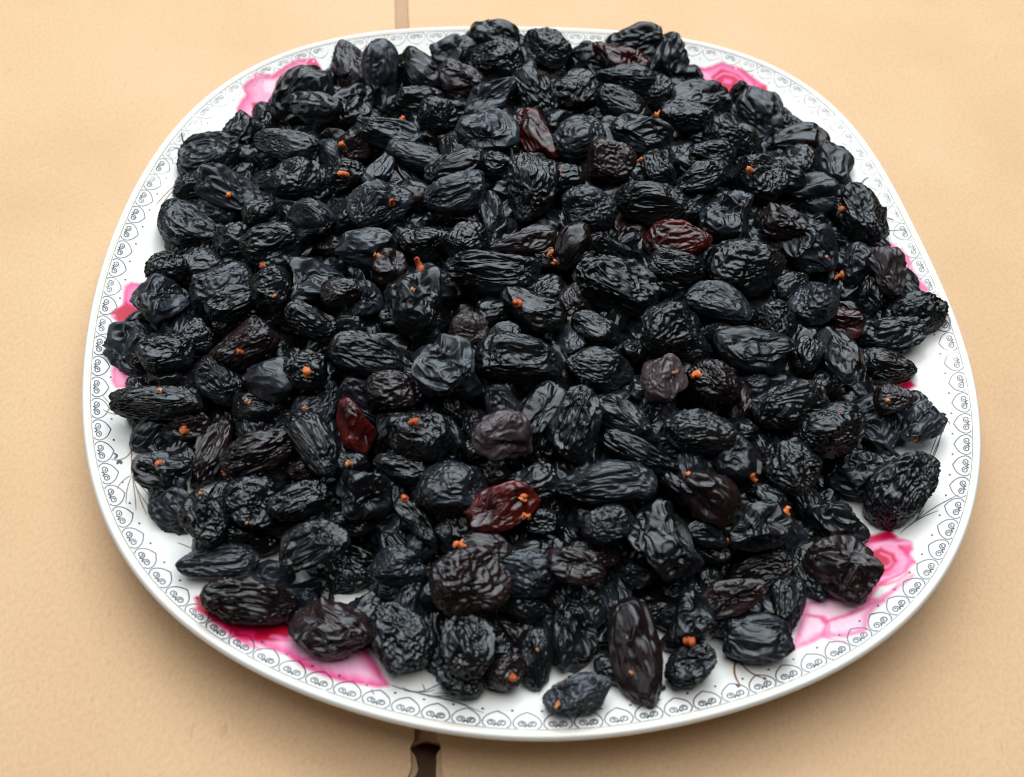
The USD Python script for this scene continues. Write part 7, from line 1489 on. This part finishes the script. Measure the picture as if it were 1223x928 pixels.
(-26.38,-50.84,22.28,-.197,-.08,-.065,.975,8.03,4.9,3.92,'lk'),
(-29.43,-38.87,23.19,.966,.236,.101,.02,8.75,6.3,5.04,'dk'),
(-33.81,-29.47,23.23,.072,.073,-.058,.993,10.32,6.34,5.07,'lm'),
(-35.04,-15.87,23.76,.933,.307,.056,-.181,10.34,7.13,5.7,'wb'),
(-27.67,.83,21.84,-.014,.336,.062,.94,8.56,5.15,4.12,'lk'),
(-36.07,9.68,21.89,.907,.03,-.226,-.353,8.74,5.35,4.28,'wk'),
(-32.24,39.1,23.17,.584,.001,.203,.786,8.6,5.24,4.19,'wk'),
(-29.75,53.33,21.71,.844,-.059,-.173,-.504,10.17,6.12,4.89,'lk'),
(-26.33,64.16,16.75,-.277,-.144,-.096,.945,7.76,5.1,4.08,'wk'),
(-30.01,73.22,17.17,.192,.265,.278,.903,9.23,6.29,5.03,'wb'),
(-14.57,-97.51,13.44,.92,.182,.041,.344,9.21,5.72,4.58,'wk'),
(-19.67,-79.4,16.4,.881,.325,-.161,-.304,8.94,6.13,4.9,'lk'),
(-19.69,-54.68,20.65,.519,-.424,.281,.687,8.01,5.29,4.23,'dm'),
(-15.25,-27.55,24.79,-.287,.025,-.311,.906,8.05,4.95,3.96,'lk'),
(-16.22,3.13,24.89,-.156,-.041,-.048,.986,9.07,5.47,4.38,'wk'),
(-18.11,16.68,25.3,.855,.011,-.142,-.499,9.28,6.79,5.43,'lk'),
(-19.73,20.6,23.63,.277,-.038,-.037,.959,10.33,7.32,5.86,'wk'),
(-21.64,39.26,22.12,.854,-.126,.136,-.487,10.42,7.78,6.22,'lk'),
(-18.34,49.37,20.06,.956,.151,.116,-.226,8.42,5.25,4.2,'wk'),
(-14.36,65.81,17.06,.956,-.05,-.258,-.133,8.4,5.28,4.22,'wb'),
(-19.98,70.05,16.07,.565,.071,-.023,.822,9.45,6.78,5.42,'lk'),
(-6.2,-85.1,16.35,-.501,-.014,-.117,.857,10.5,7.34,5.87,'wk'),
(-2.22,-78.15,14.98,.86,.201,.234,-.407,8.62,6,4.8,'wk'),
(-7.21,-37.51,20.75,.855,.166,-.114,.478,9.69,6.64,5.31,'wm'),
(-8.95,-23.8,23.34,.808,.026,.209,-.551,9.85,6.19,4.96,'lb'),
(-5.88,-8.4,23.81,.865,.005,-.299,-.403,8.9,5.87,4.7,'lm'),
(-6.75,-3.75,25.37,-.677,.093,-.033,.729,7.91,5.49,4.4,'wb'),
(-6.09,11.76,24.31,-.529,-.089,.153,.83,10.23,6.67,5.33,'wm'),
(-9.9,26.61,23.85,.667,-.029,.083,.74,10.04,6.88,5.51,'lm'),
(-2.63,36.73,21.8,.855,.138,.144,.479,9.99,6.95,5.56,'wk'),
(-1.76,49.23,20.46,-.535,.172,-.1,.821,9.25,6.54,5.23,'lk'),
(-10.84,64.58,18.01,.117,-.123,.087,.982,8.21,5.31,4.25,'dk'),
(-4.29,73.69,14.96,-.468,.426,.497,.594,7.75,5.08,4.07,'wk'),
(-5.24,84.23,15.82,.949,.141,.262,-.108,9.75,6.12,4.9,'lk'),
(9.39,-79.94,14.95,-.348,-.35,.409,.768,10.25,6.32,5.06,'wk'),
(9.08,-54.43,19.72,.999,.014,-.027,.015,7.58,5.58,4.46,'lb'),
(8.95,-39.95,24.17,.808,-.119,.136,-.561,10.1,7.44,5.96,'lm'),
(5.54,-29.84,22.72,.871,.338,-.057,.353,7.76,5.63,4.5,'wk'),
(6.18,9.67,24.57,-.404,.009,-.288,.868,9.51,6.34,5.07,'dm'),
(2.2,28.7,21.43,.385,-.227,.085,.89,7.71,5.63,4.51,'wb'),
(5.07,48.08,21.31,.919,-.128,.049,.369,8.26,5.13,4.11,'wm'),
(4.16,63.98,16.88,.24,-.072,-.115,.961,10.2,6.49,5.19,'dk'),
(8.54,73.38,16.79,.99,-.016,.133,-.049,8.7,6.52,5.21,'lb'),
(23.2,-72.62,15.87,.839,.37,.029,-.399,9.74,6.9,5.52,'wb'),
(16.78,-65.28,19.09,-.214,.115,-.064,.968,9.71,6.18,4.94,'wk'),
(18.11,-40.77,20.47,-.625,.125,-.1,.764,9.05,5.74,4.59,'wk'),
(13.85,-26.75,23.29,-.182,.213,-.316,.906,10.19,6.2,4.96,'dk'),
(16.59,-13.62,25.58,.918,.06,.048,-.389,9.09,6.08,4.86,'wk'),
(23.43,-2.71,22.61,.732,-.093,.258,-.624,8.61,6.32,5.05,'wk'),
(22.31,14.45,24.33,.882,-.068,.026,.465,8.09,5.89,4.71,'wk'),
(13.75,25.99,24.94,.626,.038,-.077,.775,9.43,6.17,4.93,'wk'),
(22.68,40.28,23.56,.992,-.022,.029,.12,10.15,6.63,5.3,'lm'),
(15.54,50.8,20.4,.949,.005,-.094,.299,9.32,5.89,4.71,'wm'),
(16.16,58.6,18.88,.47,.04,.279,.836,10.42,7.64,6.11,'wb'),
(16.75,71.15,17.92,.643,.155,.043,.749,8.48,6.25,5,'lb'),
(23.3,83.11,16.15,.638,-.142,.332,.68,9.17,6.18,4.94,'lk'),
(27.13,-75.69,16.26,.808,.054,.037,.585,9.4,6.33,5.06,'wb'),
(32.29,-57.58,19.64,.867,.033,-.099,-.488,10.33,6.43,5.14,'wb'),
(26.45,-40.45,21.45,.394,-.073,.259,.879,8.8,6.5,5.2,'lb'),
(32.7,-.98,23.27,.344,.09,-.11,.928,7.64,4.72,3.78,'lk'),
(34.27,8.82,22.35,-.359,.071,-.042,.93,9.86,7.37,5.89,'wb'),
(30.75,20.43,23.45,.869,-.255,.136,.402,8.23,4.98,3.98,'wb'),
(29.41,41.04,20.99,.422,.138,.035,.895,7.87,4.77,3.82,'dk'),
(35.01,49.77,21.3,.873,-.047,.177,.453,8.67,5.67,4.54,'lb'),
(34.62,65.8,16.7,.847,-.417,.29,-.156,7.7,5.05,4.04,'lk'),
(27.35,76.79,15.97,.818,-.217,-.363,-.39,9.36,6.27,5.02,'wk'),
(33.56,88.51,12.27,.922,.022,.074,.38,10.2,6.29,5.03,'dk'),
(46.37,-26.92,22.19,.624,-.045,-.033,.78,7.54,5.45,4.36,'wk'),
(48,8.47,20.5,-.424,-.104,.331,.836,8.32,6.05,4.84,'lb'),
(47.13,26.19,21.49,.043,-.102,.183,.977,9.5,6.92,5.54,'wk'),
(45,32.99,22.04,.383,-.085,.104,.914,7.89,5.43,4.34,'wk'),
(46.2,50.02,19.79,.939,-.12,.005,-.322,8.57,5.28,4.23,'wb'),
(48.72,77.12,12.53,-.599,.055,.218,.769,8.26,5.18,4.14,'wk'),
(40.43,86.1,12.39,-.678,.155,.215,.685,9.37,5.74,4.59,'wk'),
(61.12,-75.69,13.76,.753,.014,-.068,.654,10.34,7.21,5.77,'dk'),
(57.15,-65.01,16.57,-.494,-.108,-.145,.85,7.81,5.03,4.02,'lb'),
(55.87,-53.22,16.74,.881,-.035,-.05,-.47,10.27,6.57,5.25,'dk'),
(61.07,-33.69,19.38,.928,.02,-.113,.354,8.52,6.14,4.91,'lk'),
(57.1,3.64,18.37,.987,-.078,.115,-.084,8.46,6.2,4.96,'wk'),
(53.74,15.82,19.03,.973,-.109,-.097,.177,8.5,6.04,4.83,'wk'),
(57.3,21.62,18.11,.103,.239,.045,.965,8.62,5.24,4.19,'wk'),
(52.32,48.79,19.73,-.519,.196,-.264,.789,9.71,7.16,5.73,'db'),
(60.01,63.98,13.75,.949,.052,-.295,-.098,10.09,6.36,5.09,'lk'),
(52.54,73.46,14.42,.936,-.086,.234,.249,7.9,4.88,3.91,'lb'),
(72.72,-65.94,12.17,.79,.175,.134,-.572,7.76,5.07,4.06,'wb'),
(69.16,-45.44,16.24,.105,.147,-.021,.983,7.76,4.79,3.83,'dk'),
(70.01,-23.75,19.41,.907,-.078,-.154,.384,9.79,5.99,4.79,'wb'),
(72.59,13.52,17.39,.856,-.096,.137,-.49,8.02,5.63,4.5,'dk'),
(72.1,27.47,14.95,.972,-.04,.225,.043,10.17,7.37,5.9,'wk'),
(72.36,42,15.26,.951,.062,.037,.302,8.83,6.59,5.27,'lk'),
(73.63,50.09,14.2,.975,.181,.118,-.053,10.1,7.16,5.73,'wk'),
(72.06,61.15,14.84,.828,-.026,-.019,.56,7.84,5.74,4.59,'wm'),
(68.92,75.49,12.54,-.225,.16,.348,.896,7.87,4.89,3.91,'wb'),
(82.73,-47.83,11.9,.802,.213,.452,.327,9.39,6.81,5.45,'db'),
(81.15,-39.81,15.15,.145,-.431,.062,.888,8.68,5.26,4.21,'wk'),
(83.69,-27.28,16.11,.903,-.263,.329,-.087,8.12,5.22,4.17,'lk'),
(84.92,-8.28,15.68,.715,-.118,.09,-.683,8.39,5.53,4.42,'dk'),
(76.53,4.53,15.83,-.168,-.07,.137,.974,9.73,5.92,4.74,'lk'),
(77.44,8.92,16.99,.752,-.266,-.004,-.603,8.07,5.68,4.55,'wk'),
(80.19,25.3,13.38,.146,.17,.033,.974,9.44,6.66,5.33,'wm'),
(77.8,73.17,13.15,.582,-.019,.302,.754,8.02,5.43,4.34,'dk'),
(-60.57,13.96,12.55,.265,.036,-.357,.895,10.06,7.01,5.61,'dk'),
(-49.14,8.23,11.84,-.497,-.301,.047,.813,10.22,7.45,5.96,'lk'),
(-51.47,16.26,11.72,.728,.037,.053,-.683,8.74,5.29,4.23,'dk'),
(-49.95,29.3,13.46,-.515,.184,.153,.823,7.52,5.41,4.33,'wk'),
(-46.68,49.37,12.83,.902,-.378,.16,-.133,9.53,6.24,4.99,'lk'),
(-35.89,-32.85,11.9,-.314,-.189,-.026,.93,8.75,6.11,4.89,'wb'),
(-42.61,-25.58,15.08,.073,.051,-.086,.992,7.88,5.63,4.51,'wb'),
(-34.6,-12.9,14.96,.947,-.12,-.266,-.137,9.75,7.27,5.82,'lb'),
(-37.19,1.25,14.8,-.101,-.27,-.402,.869,8.61,5.29,4.23,'wb'),
(-38.02,16.72,15.9,.121,.349,-.115,.922,8.75,6.32,5.06,'lk'),
(-41.2,26.77,12.52,.509,-.082,-.143,.845,8.75,6.28,5.02,'lb'),
(-39.55,45.53,13.43,-.121,.015,.429,.895,7.61,4.75,3.8,'dk'),
(-26.27,-35.18,13.09,-.558,.14,-.068,.815,8.26,5.26,4.21,'wb'),
(-21.54,-20.45,13.97,.865,.011,-.181,-.468,7.85,5.65,4.52,'lb'),
(-20.55,-12.04,15.85,-.124,-.08,.045,.988,9.77,6.13,4.9,'dm'),
(-19.07,1.27,17.76,.4,-.134,-.036,.906,10.02,6.67,5.34,'dk'),
(-20.91,29.15,16.5,-.636,.283,-.012,.718,9.06,5.8,4.64,'lk'),
(-28.13,47.21,13.56,-.585,-.006,-.09,.806,7.97,5.41,4.33,'dk'),
(-6.75,-64.05,12.71,.269,-.186,-.299,.897,9.32,6.4,5.12,'lb'),
(-8.5,-56.34,12.28,.558,.27,.191,.761,8.79,6.52,5.21,'wm'),
(-11.62,-36.46,12.98,.709,-.27,-.082,-.646,10.42,6.6,5.28,'dk'),
(-13.85,-24.11,16.81,-.206,.23,.029,.951,9.67,6.28,5.02,'wb'),
(-7.21,-13.18,17.92,.661,.186,.1,.72,8.32,6,4.8,'wk'),
(-9.73,.01,18.01,-.335,-.051,-.108,.935,9.65,5.99,4.79,'wk'),
(-13.55,12.65,16.5,.828,-.087,.349,-.43,10.04,7.39,5.91,'lb'),
(-7.96,29.88,17.17,.955,.093,-.225,.166,7.93,5.25,4.2,'wk'),
(-11.63,46.76,12.59,-.041,-.01,.193,.98,9.15,5.9,4.72,'lk'),
(-6.85,60.15,12.61,-.69,.194,.052,.695,9.31,6.79,5.43,'wm'),
(3.68,-66.71,12.12,-.452,-.022,-.038,.891,7.92,5.05,4.04,'lb'),
(.33,-57.05,13.83,.953,.029,-.094,.286,10.19,7,5.6,'wk'),
(-.45,-21.8,14.25,.704,-.177,-.035,-.686,9.78,6.44,5.15,'wb'),
(6.37,5.29,16.98,-.171,.05,.106,.978,10.27,6.38,5.1,'lk'),
(9.6,20.77,15.99,.715,-.01,.146,.683,9.02,6.24,4.99,'lk'),
(1.06,34.62,15.84,.651,.09,-.047,.752,9.62,7.02,5.61,'lm'),
(5.07,43.49,12.11,.808,.043,-.27,-.523,9.31,6.17,4.94,'lb'),
(17.26,-63,12.96,.838,.126,-.204,.49,10.05,6.63,5.31,'lb'),
(18.55,-52.65,12.39,.837,.098,-.014,.539,10.02,6.65,5.32,'wb'),
(16.86,-32.48,14.44,-.317,.404,-.19,.836,9.85,6.64,5.31,'dm'),
(19.35,-18.99,15.67,.863,.21,-.091,-.45,7.55,5.45,4.36,'lb'),
(17.33,-9.84,17.1,-.49,-.313,.088,.809,7.58,5.32,4.25,'lk'),
(17.94,-1.6,16.26,.816,.012,.469,-.338,9.07,6.62,5.3,'lm'),
(13.31,16.99,15.92,.894,-.294,.051,-.334,7.84,4.83,3.86,'lk'),
(23.12,35.71,15.16,.047,.026,.271,.961,10.1,6.82,5.46,'lb'),
(21.93,49.23,14.25,-.036,-.082,.104,.991,10.46,6.77,5.42,'wb'),
(13.77,59.5,12.87,.777,.134,-.077,-.61,7.63,5.35,4.28,'wm'),
(27.99,-61.34,12.52,-.381,.04,.042,.923,9.91,6.3,5.04,'wb'),
(34.78,-50.54,13.52,.26,.252,-.018,.932,9.31,6.59,5.28,'db'),
(30.86,-35.2,13.31,.85,.256,-.104,.448,10.36,6.76,5.41,'wb'),
(27.91,-28.05,15.07,-.04,.177,-.263,.948,8.61,5.97,4.78,'wk'),
(29.79,-13.72,13.38,.94,.289,-.143,-.112,7.62,4.6,3.68,'wk'),
(35.24,2.53,16.64,.64,-.064,.033,.765,9.54,5.81,4.65,'wb'),
(33.63,15.5,15.39,.099,.108,.043,.988,10.32,7.66,6.13,'wb'),
(35.41,34.63,13.83,.984,.033,-.04,.168,9.65,6.4,5.12,'lk'),
(26.63,47.2,14.99,.2,.293,-.087,.931,9.64,5.79,4.63,'wb'),
(42.86,-24.89,14.53,.931,-.183,.006,.317,9.87,6.76,5.41,'lk'),
(44.66,-5.92,14.78,.944,-.201,.043,-.257,7.58,5.05,4.04,'wk'),
(48.67,3.17,12.27,.055,-.132,-.225,.964,10.13,6.64,5.31,'db'),
(48.8,17.64,13.12,.969,-.143,.185,-.084,8.72,6.26,5.01,'lk'),
(40.81,37.59,13.26,-.168,-.214,-.332,.903,8.13,5.99,4.79,'dk'),
(48.18,42.44,12.2,.838,.429,.073,-.329,10.06,6.08,4.86,'lk'),
(56.54,28.76,11.7,.911,.166,.11,.361,9.17,6.43,5.14,'lk'),
(-40.89,118.4,16.75,.594,-.037,-.004,.804,5.31,3.34,2.67,'wb'),
(42.91,125.89,18.47,.886,-.063,.171,-.426,5.18,3.68,2.94,'dk'),
(-28.67,119.26,16.95,-.524,.018,-.036,.851,6.42,3.99,3.19,'db'),
(82.26,99.76,14.62,.59,-.096,-.087,.797,5.14,3.12,2.5,'wb'),
(-72.45,85.88,11.7,.621,-.069,-.09,.775,6.02,4.34,3.47,'wk'),
(63.44,52.95,9.08,.987,.094,-.131,-.026,5.74,3.45,2.76,'dm'),
(10.69,6.01,9.61,.704,-.031,-.042,.708,6.38,4.15,3.32,'wk'),
(59.38,3.14,10.36,.398,.185,-.098,.893,7.84,5.14,4.11,'wk'),
(-49.25,-10.67,10.27,-.626,.048,.077,.775,7.23,5.02,4.02,'dk'),
(-77.45,-14.35,9.55,.713,-.228,-.213,-.628,5.43,4.06,3.25,'wk'),
(-30.08,-13.5,9.27,.057,-.104,-.112,.987,5.58,3.69,2.96,'wk'),
(44.28,-13.61,10.12,-.021,-.035,.049,.998,7.74,4.83,3.86,'wk'),
(-62.49,-27.47,9.01,.789,.025,-.023,-.613,5.51,3.35,2.68,'lm'),
(-95.94,-29.66,10.67,.561,.041,-.088,.822,6.82,4.26,3.41,'wm'),
(98.96,-14.15,10.59,.967,.085,-.211,.115,7.15,4.35,3.48,'lk'),
(95.68,-19.5,10,-.324,.139,.068,.934,6.43,4.07,3.26,'dk'),
(-76.37,-37.27,10.18,.802,-.248,.079,.537,6.63,4.91,3.93,'lm'),
(-33.11,-40.49,10.8,.344,-.164,-.11,.918,8.42,5.74,4.59,'wb'),
(-59.79,-49.12,10.37,.541,-.017,-.165,.824,7.68,5.16,4.13,'wk'),
(25.54,-44.36,9.16,.844,-.204,-.037,.495,5.42,3.55,2.84,'lm'),
(11.54,-54.76,10.31,.917,-.324,.082,-.219,7.58,5.08,4.07,'wk'),
(-29.59,-60.74,9.45,.615,-.038,.112,.78,6.44,3.94,3.15,'lk'),
(65.5,-61.6,10.66,.929,.167,-.012,.329,7.86,5.55,4.44,'lk'),
(-10.6,-67.64,9.09,.952,.064,-.073,.29,5.7,3.46,2.77,'wm'),
(-34.15,-73.19,8.85,.877,.197,.203,-.388,5.14,3.14,2.51,'wk'),
(5.77,-72.28,9.98,.074,-.188,-.036,.979,6.24,4.63,3.71,'wk'),
(-37.77,-77.42,9.88,.754,-.007,.205,-.624,7.33,4.5,3.6,'lk'),
(35.22,-74.14,10.67,-.543,.133,-.02,.829,8.41,5.56,4.45,'wb'),
(26.07,-92.48,9.41,-.45,-.108,-.011,.886,5.53,3.42,2.74,'wk'),
(-43.76,120.26,17.55,-.386,.166,.105,.901,5.23,3.29,2.63,'lm'),
(45.07,120.78,16.89,-.104,-.027,-.079,.991,5.18,3.84,3.07,'wk'),
(-119.05,71.48,17.82,-.104,-.078,.176,.976,4.04,2.48,1.98,'wk'),
(-49.78,89.28,10.38,.988,-.088,-.126,.035,5.56,4.06,3.25,'wk'),
(-75.96,83.12,12.22,-.519,-.256,.032,.815,7.75,5.08,4.07,'wk'),
(-44.64,-11.53,8.99,-.458,.132,-.148,.867,5.38,3.33,2.66,'db'),
(-99.44,-53.21,12.53,.971,-.079,-.193,-.121,6.41,3.9,3.12,'lk'),
(-48.6,-88.44,10.32,.317,-.091,-.209,.921,5.77,4.18,3.34,'lb'),
(-3.3,-106.71,11.38,.786,-.074,-.067,.611,5.67,3.8,3.04,'lk'),
(106.93,53.21,14.35,.337,.097,-.176,.92,5.11,3.34,2.67,'wb'),
(77.32,-84.84,11.82,-.214,-.048,.205,.954,5.09,3.46,2.77,'wk'),
]
parts, protos = [], {}
from scipy.spatial.transform import Rotation
for k, (x, y, z, qw, qx, qy, qz, a, b, c, kc) in enumerate(FILL):
    rad = np.array([a, b, c]) * 1e-3
    key = (kc[0], k % 6)
    if key not in protos:
        protos[key] = raisin(7000 + k, np.array([1.0, .68, .56]), kc[0], 11)
    P, F = protos[key]
    P = P / np.array([1.0, .68, .56]) * rad
    parts.append((P @ Rotation.from_quat([qx, qy, qz, qw]).as_matrix().T + np.array([x, y, z]) * 1e-3, F))
tag(obj('raisin_heap', join(parts), UNDER_SKIN), 'black raisins packed underneath, seen only through gaps between the upper ones', 'raisins', kind='stuff')

# two dry black crumbs on the near part of the plate
CRUMB = plain('crumb_black', (.010, .010, .014), .5)
for k, ((x, y, z), lab) in enumerate(zip([(40.9, -130.6, 17.7), (37.3, -136.4, 19.5)], ('tiny black crumb touching the tip of the longest brown raisin', 'black crumb lying on the white plate between the longest brown raisin and the border'))):
    P, F = raisin(90 + k, np.array([.0011, .0009, .0007]), 'w', 7)
    o = obj('crumb', (P, F), CRUMB)
    placed(o, (x, y, z + .6), 1, 0, 0, .3)
    tag(o, lab, 'crumb', 'crumbs on the plate')
